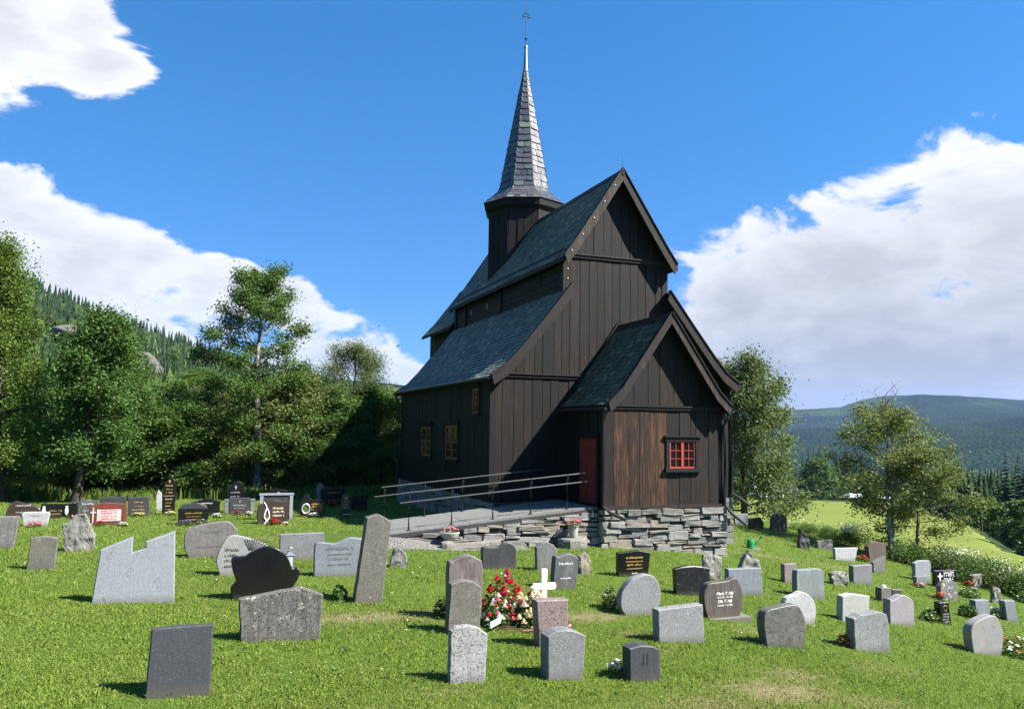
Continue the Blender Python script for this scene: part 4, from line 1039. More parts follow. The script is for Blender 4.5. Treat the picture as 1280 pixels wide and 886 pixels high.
tree_kind('rowan', M['leaf_dark'], M['bark'], seed=8, H=7.5, r0=.17, lean=(.10, 0), cb=.18, spread=1.75, prof=bell, nl=26, up0=.2, up1=1.1, droop=.15, nleaf=35100, lsize=0.143, sig=.36, twigs=6, asp=.6)
tree_kind('tall_birch', M['leaf_mid'], M['bark_birch'], seed=14, H=10.2, r0=.21, lean=(-.035, .0), cb=.15, spread=3.8, prof=lambda t: (.92-.42*t)*min(1, .62+t), nl=36, up0=.05, up1=.9, droop=.2, nleaf=46000, lsize=0.126, sig=.27, sigz=.85, twigs=7, hole=.06)
tree_kind('willow', M['leaf_willow'], M['bark'], seed=21, H=8.3, r0=.2, cb=.05, spread=3.4, prof=bell, nl=26, up0=.1, up1=1.2, droop=.3, nleaf=40000, lsize=0.118, sig=.33, sigz=1.0, twigs=7, hole=.04, leafasp=.38)
tree_kind('ash', M['leaf_willow'], M['bark'], seed=27, H=10.0, r0=.24, lean=(-.01, 0), cb=.25, spread=3.9, prof=lambda t: (1-.55*t)*min(1, .7+t), nl=34, up0=.1, up1=1.1, droop=.25, nleaf=48000, lsize=.16, sig=.40, sigz=.95, twigs=6)
tree_kind('thin_birch', M['leaf_birch2'], M['bark_birch'], seed=33, H=5.4, r0=.085, lean=(.0, 0), cb=.34, spread=2.25, prof=bell, nl=17, up0=.05, up1=1.0, droop=.2, nleaf=15525, lsize=0.113, sig=.24, sigz=.85, stems=((-.06, 0), (.24, .05)), twigs=5, hole=.12)
tree_kind('thin_birch_b', M['leaf_birch2'], M['bark_brown'], seed=36, H=4.4, r0=.095, lean=(.05, 0), cb=.38, spread=2.1, prof=bell, nl=18, up0=.0, up1=1.0, droop=.2, nleaf=12150, lsize=0.113, sig=.24, sigz=.8, twigs=5, hole=.15)
tree_kind('wood_a', M['leaf_dark'], M['bark'], seed=41, H=7.5, r0=.16, cb=.05, spread=3.0, prof=bell, nl=26, up0=.15, up1=1.1, droop=.1, nleaf=17550, lsize=0.168, sig=.38, twigs=5)
tree_kind('wood_b', M['leaf_mid'], M['bark'], seed=44, H=6.5, r0=.16, cb=.03, spread=3.2, prof=bell, nl=26, up0=.15, up1=1.1, droop=.1, nleaf=17550, lsize=0.176, sig=.40, twigs=5, leafasp=.62)
tree_kind('wood_c', M['leaf_birch2'], M['bark'], seed=47, H=7.0, r0=.15, cb=.08, spread=2.6, prof=bell, nl=24, up0=.15, up1=1.1, droop=.2, nleaf=16200, lsize=0.151, sig=.33, sigz=1., twigs=5)
tree_kind('far_leafy', M['leaf_hill'], M['bark'], seed=52, H=10, r0=.2, cb=.05, spread=3.6, prof=bell, nl=22, up0=.15, up1=1.1, droop=.1, nleaf=3600, lsize=.55, sig=.5, twigs=4, leafasp=.7)
tree_kind('far_leafy_b', M['leaf_mid'], M['bark'], seed=55, H=9, r0=.2, cb=.04, spread=3.9, prof=bell, nl=22, up0=.1, up1=1.1, droop=.1, nleaf=3600, lsize=.55, sig=.55, twigs=4, leafasp=.7)

def spruce_mesh(seed, H, Rm, tiers, n, m):
    """drooping boughs in whorls, each a folded jagged blade"""
    rs = random.Random(seed); V = []; F = []
    for i in range(tiers):
        t = (i+.3*rs.random())/tiers; z = H*(.05+.93*t); r = Rm*(1-t)**.8*rs.uniform(.82, 1.12)+.05*Rm
        k = n if t < .75 else n-2
        for j in range(k):
            a = 2*pi*j/k+i*1.7+rs.uniform(-.25, .25); q = r*rs.uniform(.7, 1.15); w = q*.42+.14; dr = -.32*q*(1-t*.8)
            d = Vector((math.cos(a), math.sin(a), 0)); e = Vector((-d.y, d.x, 0)); o = len(V)
            V += [tuple(Vector((0, 0, z+.25))), tuple(d*q*.55+e*w+Vector((0, 0, z+dr*.35-.15*w))), tuple(d*q+Vector((0, 0, z+dr))), tuple(d*q*.55-e*w+Vector((0, 0, z+dr*.35-.15*w))), tuple(d*q*.5+Vector((0, 0, z+dr*.3+.16*w)))]
            F += [(o, o+1, o+4), (o+4, o+1, o+2), (o+4, o+2, o+3), (o, o+4, o+3)]
    o = len(V); V += [(0, 0, H*1.03), (.12, 0, H*.9), (-.08, .1, H*.9), (-.06, -.1, H*.9)]; F += [(o, o+1, o+2), (o, o+2, o+3), (o, o+3, o+1)]
    me = bpy.data.meshes.new('crown'); me.from_pydata(V, [], F); me.materials.append(m); me.update(); return me
SPR = [spruce_mesh(s, H, Rm, 26, 11, M['leaf_spruce']) for s, H, Rm in ((1, 16, 2.9), (2, 18, 3.1), (3, 14, 2.7), (4, 17, 2.7))]
tb = MB(); tb.tube([(0, 0, -.6), (0, 0, 4), (0, 0, 13)], [.22, .18, .05], 6)
SPT = bpy.data.meshes.new('trunk'); SPT.from_pydata(tb.v, [], tb.f); SPT.materials.append(M['bark'])
def spruce(loc, sc, k, label, group):
    t = empty('spruce_tree', loc, label, 'tree', group, (loc[0]*7.1) % 6.28); t.scale = (sc, sc, sc)
    link('trunk', SPT, None, t); link('crown', SPR[k], None, t); return t

# trees standing round the churchyard: (kind, X, Y, scale, turn, name, label)
def at(X, Y, dz=-.05): return gXY(X, Y, dz)
GT = 'broadleaf trees round the churchyard'
yard = [
    ('big_birch', -20.6, 33.5, (1., 1., .96), .4, 'birch_tree', 'tall yellow-green birch with dark trunk at the left edge of the picture'),
    ('rowan', -17.55, 33.6, (1., 1., 1.0), -.25, 'rowan_tree', 'dark green rowan with forked dark trunk right of the left-edge birch'),
    ('rowan', -17.7, 37.8, (.85, .85, .80), 2.2, 'rowan_tree', 'lower broad-leaved tree close behind the forked rowan'),
    ('tall_birch', -12.3, 40.5, (1., 1., 1.03), -.36, 'birch_tree', 'tall birch with white leaning trunk rising highest left of the church'),
    ('willow', -8.5, 44.0, (1., 1., .80), .5, 'willow_tree', 'round grey-green willow closest to the church on its left'),
    ('ash', 13.0, 46.0, (1., 1., 1.0), .2, 'ash_tree', 'big grey-green ash showing behind the right corner of the church'),
    ('thin_birch', 14.7, 32.2, (1., 1., 1.0), .3, 'birch_tree', 'twin-stemmed birch with a dead bare top beyond the hedge'),
    ('thin_birch_b', 15.75, 32.4, (1., 1., 1.0), -.2, 'birch_tree', 'smaller birch with brown trunk right of the twin-stemmed birch'),
]
for k, X, Y, s, rz_, nm, lab in yard:
    t = tree(nm, k, at(X, Y), rz_, s, lab, 'tree', GT)
    if k == 'thin_birch':
        o = MB(); rs = random.Random(4)
        def branch(p, d, L, r, dep):
            q = [Vector(p)]
            for i in range(4): q.append(q[-1]+d*L/4+Vector((rs.uniform(-.04, .04), rs.uniform(-.04, .04), -.015*i*(dep < 2)))*L)
            o.tube(q, [r, r*.8, r*.6, r*.4, r*.2], 5)
            if dep:
                for i in range(5 if dep > 1 else 4):
                    e = Vector((rs.uniform(-1, 1), rs.uniform(-1, 1), rs.uniform(.0, 1.0))).normalized()
                    branch(q[rs.randint(1, 4)], (d*.7+e).normalized(), L*rs.uniform(.4, .6), r*.45, dep-1)
        branch((-.30, 0, 4.6), Vector((-.08, 0, 1)), 1.55, .04, 2); branch((-.15, 0, 4.5), Vector((.35, .1, 1)).normalized(), 1.3, .03, 2)
        o.build('dead_top', M['bark_brown'], t)
rs = random.Random(7)
under = [(-26, 43, 'wood_b', 1.1), (-22.5, 41, 'wood_a', .95), (-23.5, 48, 'wood_a', 1.35), (-19.3, 41.5, 'wood_b', .95), (-16.4, 42.5, 'wood_b', 1.0), (-18.5, 50, 'wood_c', 1.3),
         (-13.9, 45.5, 'wood_a', 1.02), (-15.4, 54, 'wood_b', 1.35), (-11.0, 46, 'wood_b', .85), (-9.3, 50, 'wood_a', .92), (-6.9, 47.5, 'wood_b', .85), (-5.3, 51, 'wood_c', .8), (-12.3, 56, 'wood_a', 1.12),
         (-8.7, 58, 'wood_b', 1.0), (-5.8, 59, 'wood_a', .95), (-28, 53, 'wood_c', 1.6), (-22, 58, 'wood_b', 1.7), (-3.0, 56, 'wood_a', .8), (-29, 38, 'wood_a', 1.1), (-33, 46, 'wood_b', 1.4),
         (-18, 64, 'wood_c', 1.65), (-25, 68, 'wood_a', 1.9), (-13, 69, 'wood_c', 1.45), (-31, 64, 'wood_c', 2.0), (3, 58, 'wood_b', .9), (9, 60, 'wood_a', .9),
         (-16.2, 38.6, 'wood_b', 1.0), (-15.0, 39.2, 'wood_a', 1.0), (-14.0, 40.0, 'wood_c', 1.05), (-13.1, 41.8, 'wood_b', 1.0), (-10.6, 41.4, 'wood_c', 1.3), (-9.9, 42.6, 'wood_b', 1.2), (-8.6, 41.6, 'wood_a', .95), (-7.2, 43.6, 'wood_b', 1.15), (-6.4, 45.2, 'wood_c', 1.0), (-20.8, 38.0, 'wood_a', 1.0), (-24.5, 38.5, 'wood_b', 1.0)]
for i, (X, Y, k, s) in enumerate(under):
    lab = {'wood_a': 'bushy mid-green tree in the thicket behind the left graves', 'wood_b': 'dense dark green tree in the thicket behind the left graves', 'wood_c': 'loose olive-green tree in the thicket behind the left graves'}[k]
    tree('thicket_tree', k, at(X, Y, -.3), rs.random()*6.28, (s*.8, s*.8, s*(.60 if Y < 50 else .37)), lab, 'tree', 'thicket of trees at the foot of the wooded hillside')
for i in range(26):
    X = -28+i*.98+rs.uniform(-.4, .4); Y = 39.3+rs.random()*2.6+max(0, X+9)*.55
    if abs(X+12.2) < .7: continue
    k = ('wood_a', 'wood_b', 'wood_c')[i % 3]; s = rs.uniform(.30, .46)
    tree('thicket_bush', k, at(X, Y, -.25), rs.random()*6.28, (s*1.1, s*1.1, s), 'low leafy bush filling the foot of the thicket behind the weeds', 'bush', 'low bushes along the front of the thicket')
# broadleaf trees higher on the hillside
n = 0
for i in range(900):
    a = rs.uniform(-.66, .02); r = 105+rs.random()**1.4*330; X, Y = r*math.sin(a), r*math.cos(a)
    if n >= 170: break
    if r < 90 and X > -10: continue
    k = 'far_leafy' if rs.random() < .6 else 'far_leafy_b'
    tree('hillside_tree', k, at(X, Y, -.4), rs.random()*6.28, rs.uniform(.7, 1.0)*min(1.1, .22+r/480), 'broadleaf tree on the wooded hillside left of the church', 'tree', 'broadleaf trees on the wooded hillside'); n += 1
# spruces on the nearer slope, single ones first
pts = []
for i in range(5200):
    a = rs.uniform(-.70, .05); r = 150+rs.random()*520; pts.append((r, a))
pts.sort()
near = []
ns = set(near)
for r, a in near:
    spruce(at(r*math.sin(a), r*math.cos(a), -.5), rs.uniform(.55, .95), rs.randrange(4), 'dark spruce on the wooded hillside left of the church', 'spruces on the wooded hillside')
def forest(name, P, seed, m, label, hmin=9, hmax=16, tiers=4, n=5, fat=1.):
    rs = np.random.RandomState(seed); N = len(P); VV = []; FF = []
    base = []; fc = []
    for i in range(tiers):
        t = i/tiers; c = len(base); base.append((0, 0, min(1, (i+1.9)/tiers))); r = (1-t)**.9
        for j in range(2*n):
            q = r*(1 if j % 2 == 0 else .55); a = pi*j/n+i; base.append((q*math.cos(a), q*math.sin(a), t-.02))
        fc += [(c, c+1+j, c+1+(j+1) % (2*n)) for j in range(2*n)]
    B = np.array(base); fc = np.array(fc)
    h = rs.uniform(hmin, hmax, N); w = h*rs.uniform(.13, .19, N)*fat; rot = rs.uniform(0, 6.28, N)
    x = B[None, :, 0]*np.cos(rot)[:, None]-B[None, :, 1]*np.sin(rot)[:, None]; y = B[None, :, 0]*np.sin(rot)[:, None]+B[None, :, 1]*np.cos(rot)[:, None]
    jit = rs.uniform(.8, 1.2, (N, len(B)))
    V = np.stack([P[:, 0:1]+x*w[:, None]*jit, P[:, 1:2]+y*w[:, None]*jit, P[:, 2:3]+B[None, :, 2]*h[:, None]], -1)
    F = fc[None]+(np.arange(N)*len(B))[:, None, None]
    o = link(name, npmesh(name, V.reshape(-1, 3), F.reshape(-1, 3), m), None, None, 'stuff'); tag(o, label, 'forest'); return o
far = np.array([at(r*math.sin(a), r*math.cos(a), -.6) for r, a in pts if r > 165])
forest('spruce_forest', far, 3, M['leaf_spruce'], 'dark spruce forest covering the hillside up to its skyline on the left', 5, 9.5)
rb_ = np.random.RandomState(23); rr_ = 130+rb_.rand(1500)*420; aa_ = rb_.uniform(-.68, .02, 1500)
kk_ = hash_noise(rr_*np.sin(aa_), rr_*np.cos(aa_), 55, 15) > -.02; rr_, aa_ = rr_[kk_], aa_[kk_]
forest('birch_wood', np.array([at(r*math.sin(a), r*math.cos(a), -.8) for r, a in zip(rr_, aa_)]), 6, M['leaf_hill'], 'lighter green birch scrub mixed through the hillside forest', 4, 8, 3, 6, 2.3)
# rock outcrops on the hillside
def rock(loc, sx, sy, sz, seed, label, rzv=0., m=None):
    bm = bmesh.new(); bmesh.ops.create_icosphere(bm, subdivisions=4, radius=1.0)
    rs_ = np.random.RandomState(seed); dirs = rs_.normal(size=(26, 3)); dirs /= np.linalg.norm(dirs, axis=1, keepdims=True); off = rs_.uniform(.62, .98, 26)
    for v in bm.verts:
        p = np.array(v.co); k = 1.0
        for d, o_ in zip(dirs, off):
            q = p@d
            if q*k > o_: k = o_/q
        v.co = Vector((p[0]*k*sx, p[1]*k*sy, p[2]*k*sz))
    me = bpy.data.meshes.new('rock_outcrop'); bm.to_mesh(me); bm.free(); me.materials.append(m or M['cliff'])
    o = link('rock_outcrop', me); o.location = loc; o.rotation_euler = (0, 0, rzv); tag(o, label, 'rock', 'bare rocks on the wooded hillside'); return o
M['cliff'] = stone('cliff_rock', (.07, .066, .062), (.13, .122, .115), None, 0, 1, .9, .9, (.03, .028, .026), None, .1)
rock(at(-118, 262, 5), 9, 5, 6.5, 3, 'grey bare rock face breaking through the trees on the hillside', .4)
rock(at(-109, 262, 4), 7, 5, 4.5, 5, 'smaller grey rock just right of the bare rock face', .2)
rock(at(-160, 300, 6), 9, 5, 3.0, 7, 'pinkish rock ledge higher up among the hillside spruces', .3)

# forests right of the church beyond the field
GR = 'spruces beyond the field'
n = 0
for i in range(110):
    X = 76+i*1.3+rs.uniform(-2, 2); Y = 356+rs.uniform(-14, 40)
    spruce(at(X, Y, -.5), rs.uniform(1.0, 1.45), rs.randrange(4), 'dark spruce in the row behind the farm buildings', GR)
GQ = 'spruces on the valley slope at the right edge'
nsl = 0
for i in range(900):
    Y = rs.uniform(150, 330); X = np.interp(Y, *BND)+rs.uniform(14, 130)
    if not .50 < X/Y < .70 or nsl > 175: continue
    nsl += 1
    spruce(at(X, Y, -.5), rs.uniform(.8, 1.2), rs.randrange(4), 'dark spruce on the slope falling away at the right', GQ)
for i in range(300):
    Y = rs.uniform(62, 175); X = np.interp(Y, *BND)+rs.uniform(5, 34)
    if not .50 < X/Y < .74: continue
    if n > 75: break
    n += 1
    tree('slope_tree', 'far_leafy' if rs.random() < .5 else 'far_leafy_b', at(X, Y, -.4), rs.random()*6.28, rs.uniform(.42, .68), 'green broadleaf tree on the slope below the field at right', 'tree', 'broadleaf trees on the slope below the field')
for i in range(34):
    X = 80+rs.random()*120; Y = 315+rs.random()*26
    if X < 116: Y += 32
    tree('farm_tree', 'far_leafy' if rs.random() < .5 else 'far_leafy_b', at(X, Y, -.4), rs.random()*6.28, rs.uniform(.5, .85), 'green broadleaf tree between the farm and the spruces', 'tree', 'broadleaf trees round the farm')
tree('farm_tree', 'far_leafy_b', at(107, 288, -.3), 1., (1.55, 1.55, 1.45), 'big round tree beside the farmyard at the far end of the field', 'tree', 'broadleaf trees round the farm')
tree('farm_tree', 'far_leafy', at(117, 302, -.3), 2., (1.1, 1.1, 1.15), 'round tree just right of the biggest farmyard tree', 'tree', 'broadleaf trees round the farm')
rq_ = np.random.RandomState(19); Y = rq_.uniform(190, 460, 2600); X = Y*rq_.uniform(.46, .80, 2600); k = X > np.interp(Y, *BND)+16; X, Y = X[k], Y[k]
forest('slope_forest', np.stack([EYE[0]+FX[0]*X+FY[0]*Y, EYE[1]+FX[1]*X+FY[1]*Y, ground_h(X, Y)-.5], -1), 11, M['leaf_spruce'], 'dark spruce forest behind the single spruces on the right slope', 11, 18, 6, 6, 1.15)
rp_ = np.random.RandomState(17)
X = rp_.uniform(20, 520, 3600); Y = rp_.uniform(375, 1250, 3600); k = (X/Y > .12)&(X/Y < .85); X, Y = X[k], Y[k]; hz = ground_h(X, Y)
forest('valley_forest', np.stack([EYE[0]+FX[0]*X+FY[0]*Y, EYE[1]+FX[1]*X+FY[1]*Y, hz-.5], -1), 9, M['leaf_spruce'], 'dark spruce forest filling the valley beyond the field', 11, 19)

# hedge of rose bushes along the terrace edge
def shrub_kind(key, m, H, Rw, nleaf, lsize, seed, blossoms=0, bm_=None, bs=.07):
    rs = np.random.RandomState(seed); ncl = 30
    a = rs.uniform(0, 6.28, ncl); q = np.sqrt(rs.uniform(0, 1, ncl)); C = np.stack([Rw*q*np.cos(a), Rw*.75*q*np.sin(a), H*(.28+.55*rs.uniform(0, 1, ncl)*(1-.5*q**2))], -1)
    idx = rs.randint(0, ncl, nleaf); P = C[idx]+rs.normal(size=(nleaf, 3))*np.array([.17, .17, .17])*Rw*.95; P = P[P[:, 2] > .02]
    crown = leaves_mesh('leaves', P, lsize, rs, m, .3, .6)
    bl = None
    if blossoms:
        top = P[np.argsort(-(P[:, 2]+rs.uniform(0, .5*H, len(P))))][:blossoms]+np.array([0, 0, lsize*.4])
        bl = leaves_mesh('blossoms', np.repeat(top, 3, 0)+rs.normal(size=(len(top)*3, 3))*.02, bs, rs, bm_, .6, .9)
    o = MB()
    for i in range(7):
        o.tube([(0, 0, -.1), tuple(C[i]*np.array([.5, .5, .6])), tuple(C[i])], [.015, .01, .005], 4)
    me = bpy.data.meshes.new('stems'); me.from_pydata(o.v, [], o.f); me.materials.append(M['bark_brown'])
    TREES[key] = (me, crown, bl)
M['petal_white'] = plain('white_petal', (.78, .76, .70), .6, 0, .2, .06)
M['petal_red'] = plain('red_petal', (.55, .02, .025), .5, 0, .2, .25)
M['petal_crimson'] = plain('crimson_petal', (.50, .012, .075), .5, 0, .2, .25)
M['petal_pink'] = plain('pink_petal', (.75, .22, .30), .6, 0, .2, .15)
M['petal_purple'] = plain('purple_petal', (.20, .08, .36), .6, 0, .2, .2)
M['petal_yellow'] = plain('yellow_petal', (.75, .55, .05), .6, 0, .2, .15)
M['petal_orange'] = plain('orange_petal', (.62, .10, .02), .6, 0, .2, .2)
M['petal_cream'] = plain('cream_petal', (.76, .68, .46), .6, 0, .2, .08)
shrub_kind('rose', M['leaf_willow'], .95, 1.0, 4200, .075, 61, 70, M['petal_white'], .036)
shrub_kind('rose_b', M['leaf_mid'], .9, 1.05, 3800, .075, 62, 18, M['petal_pink'], .036)
shrub_kind('rose_c', M['leaf_dark'], .95, 1.1, 3600, .08, 63, 8, M['petal_white'], .055)
shrub_kind('white_bush', M['leaf_mid'], 1.35, 1.15, 4200, .08, 64, 220, M['petal_white'], .055)
def shrub(name, key, loc, rz_, sc, label, group, cat='shrub'):
    t = empty(name, loc, label, cat, group, rz_); t.scale = (sc, sc, sc) if isinstance(sc, (int, float)) else sc
    s, c, b = TREES[key]; link('stems', s, None, t); link('leaves', c, None, t, 'stuff')
    if b: link('blossoms', b, None, t, 'stuff')
    return t
GH = 'rose hedge along the edge of the churchyard'
hp = [(15.6, 31.0, 'rose_b', 1.), (16.0, 29.9, 'rose', 1.05), (16.45, 28.9, 'rose_c', 1.0), (16.9, 28.1, 'rose', 1.05), (17.35, 27.3, 'rose_b', 1.05), (17.8, 26.5, 'rose', 1.1), (18.3, 25.6, 'rose_c', 1.05), (18.7, 24.8, 'rose', 1.1), (19.2, 23.9, 'rose_b', 1.1), (19.7, 23.0, 'rose', 1.1), (15.0, 32.0, 'rose_c', .95), (20.3, 22., 'rose', 1.1), (16.4, 30.3, 'rose_c', .9), (17.6, 28.2, 'rose_b', .95)]
for i, (X, Y, k, s) in enumerate(hp):
    lab = {'rose': 'white-flowering rose bush in the hedge on the terrace edge', 'rose_b': 'pink-flecked rose bush in the hedge on the terrace edge', 'rose_c': 'dark green leafy bush in the hedge on the terrace edge'}[k]
    shrub('rose_bush', k, at(X, Y, -.05), i*1.7, s, lab, GH)
for i, (X, Y, s) in enumerate([(12.9, 37.0, .62), (13.2, 36.1, .66), (13.6, 35.3, .62)]):
    shrub('low_shrub', 'rose_c', at(X, Y, -.05), i*2., s, 'low dark shrub left of the white-flowering bush beyond the far graves', 'low shrubs beyond the far graves')
shrub('flowering_bush', 'white_bush', at(14.1, 34.0, -.05), .3, .78, 'bush topped with white flowers left of the twin-stemmed birch', None)

# tall weeds behind the left graves
def blades(name, X, Y, hh, ww, m, rs, label=None, cat=None, lean=.35):
    n = len(X); z = ground_h(X, Y); x = EYE[0]+FX[0]*X+FY[0]*Y; y = EYE[1]+FX[1]*X+FY[1]*Y
    a = rs.uniform(0, 6.28, n); la = rs.uniform(0, 6.28, n); l = rs.uniform(0, lean, n)*hh
    V = np.empty((n, 4, 3)); dx = np.cos(a)*ww*.5; dy = np.sin(a)*ww*.5
    V[:, 0] = np.stack([x-dx, y-dy, z-.015], -1); V[:, 1] = np.stack([x+dx, y+dy, z-.015], -1)
    V[:, 2] = np.stack([x+dx*.55+np.cos(la)*l*.35, y+dy*.55+np.sin(la)*l*.35, z+hh*.6], -1); V[:, 3] = np.stack([x+np.cos(la)*l, y+np.sin(la)*l, z+hh*(1-.25*l/hh)], -1)
    me = npmesh(name, V.reshape(-1, 3), np.arange(n*4).reshape(n, 4), m)
    me.attributes.new('dry', 'FLOAT', 'POINT').data.foreach_set('value', np.repeat(dryness(x, y), 4).astype(np.float32))
    o = link(name, me, None, None, 'stuff'); tag(o, label, cat); return o
rw = np.random.RandomState(5)
n = 16000; X = rw.uniform(-26, -2.5, n); Y = 35.8+rw.uniform(0, 3.6, n)+rw.normal(0, .5, n)+.12*np.clip(-X-12, -8, 12)*-1
clump = hash_noise(X, Y, 1.1, 12)+.5
k = rw.rand(n) < np.clip(clump*1.5-.15, 0, 1); X, Y = X[k], Y[k]
blades('weeds', X, Y, rw.uniform(.25, .7, len(X))*(.55+hash_noise(X, Y, 1.6, 2)+.5)*.8, rw.uniform(.04, .11, len(X)), M['weed'], rw, 'tall yellow-green weeds growing behind the left graves', 'weeds')

# mown lawn: single blades near the viewpoint, thinning with distance
def lawn_blades():
    rs = np.random.RandomState(2); XX = []; YY = []; HH = []; WW = []
    for (y0, y1, dens, h, w) in ((7.8, 10.5, 3900, .032, .0065), (10.5, 13.5, 2400, .034, .008), (13.5, 18, 1050, .035, .011), (18, 25, 380, .038, .017), (25, 38, 120, .045, .026)):
        xm = y1*.68; n = int((y1-y0)*2*xm*dens); X = rs.uniform(-xm, xm, n); Y = rs.uniform(y0, y1, n)
        k = np.abs(X) < Y*.66; X, Y = X[k], Y[k]
        e = np.interp(Y, *EDGE); k = X < e+.2; X, Y = X[k], Y[k]
        x = EYE[0]+FX[0]*X+FY[0]*Y; y = EYE[1]+FX[1]*X+FY[1]*Y
        bad = ((x > -2.1) & (x < 2.1) & (y > -3.05) & (y < 0)) | ((x > -4.3) & (x < 4.3) & (y > -.1) & (y < 12)) | ((x > -9.3) & (x < -1.9) & (y > -2.8) & (y < -.1)) | ((x > -8.6) & (x < -5.2) & (y > -3.55) & (y < -2.6))
        dry = hash_noise(x, y, 1.4, 31)+.6*hash_noise(x, y, .5, 32)
        bare = ((x+7.25)/.75)**2+((y+10.5)/.56)**2 < 1
        thin = ((dry > .34) & (rs.rand(len(X)) < .6)) | (rs.rand(len(X)) < 1.0*dryness(x, y)**1.3)
        k = ~bad & ~bare & ~thin; X, Y = X[k], Y[k]; x, y = x[k], y[k]
        hm = 1+.55*hash_noise(x, y, .6, 33)+.5*hash_noise(x, y, .14, 34)+np.clip(hash_noise(x, y, .25, 35)-.40, 0, 1)*9
        XX.append(X); YY.append(Y); HH.append(h*rs.uniform(.5, 1.45, len(X))*hm); WW.append(w*rs.uniform(.7, 1.4, len(X)))
    X = np.concatenate(XX); Y = np.concatenate(YY); H = np.clip(np.concatenate(HH), .010, .15); Wd = np.concatenate(WW)
    blades('lawn_grass', X, Y, H, Wd, M['blade'], rs, 'mown green grass of the churchyard', 'grass', .9)
    return len(X)
NBL = lawn_blades()
def clover():
    rs = np.random.RandomState(77); n = 5200; Y = 8+rs.rand(n)**.8*20; X = Y*rs.uniform(-.66, .66, n); k = (X < np.interp(Y, *EDGE)) & (hash_noise(X, Y, 1.7, 51)+.6*hash_noise(X, Y, .5, 52) > .12); X, Y = X[k], Y[k]
    x = EYE[0]+FX[0]*X+FY[0]*Y; y = EYE[1]+FX[1]*X+FY[1]*Y; k = ~(((x > -9.3) & (x < 4.3) & (y > -3.3))); X, Y, x, y = X[k], Y[k], x[k], y[k]
    P = np.stack([x, y, ground_h(X, Y)+rs.uniform(.03, .055, len(X))], -1)
    w = rs.rand(len(P)) < .10
    a = link('clover_leaves', leaves_mesh('clover_leaves', np.repeat(P[~w], 4, 0)+rs.normal(size=((~w).sum()*4, 3))*np.array([.05, .05, .006]), .035, rs, M['leaf_dark'], .8, .9), None, None, 'stuff'); tag(a, 'broad clover leaves among the grass of the lawn', 'clover')
    b = link('clover_flowers', leaves_mesh('clover_flowers', np.repeat(P[w], 3, 0)+rs.normal(size=(w.sum()*3, 3))*.005, .016, rs, M['petal_cream'], .5, .9), None, None, 'stuff'); tag(b, 'tiny pale clover flowers dotted over the lawn', 'clover')
clover()

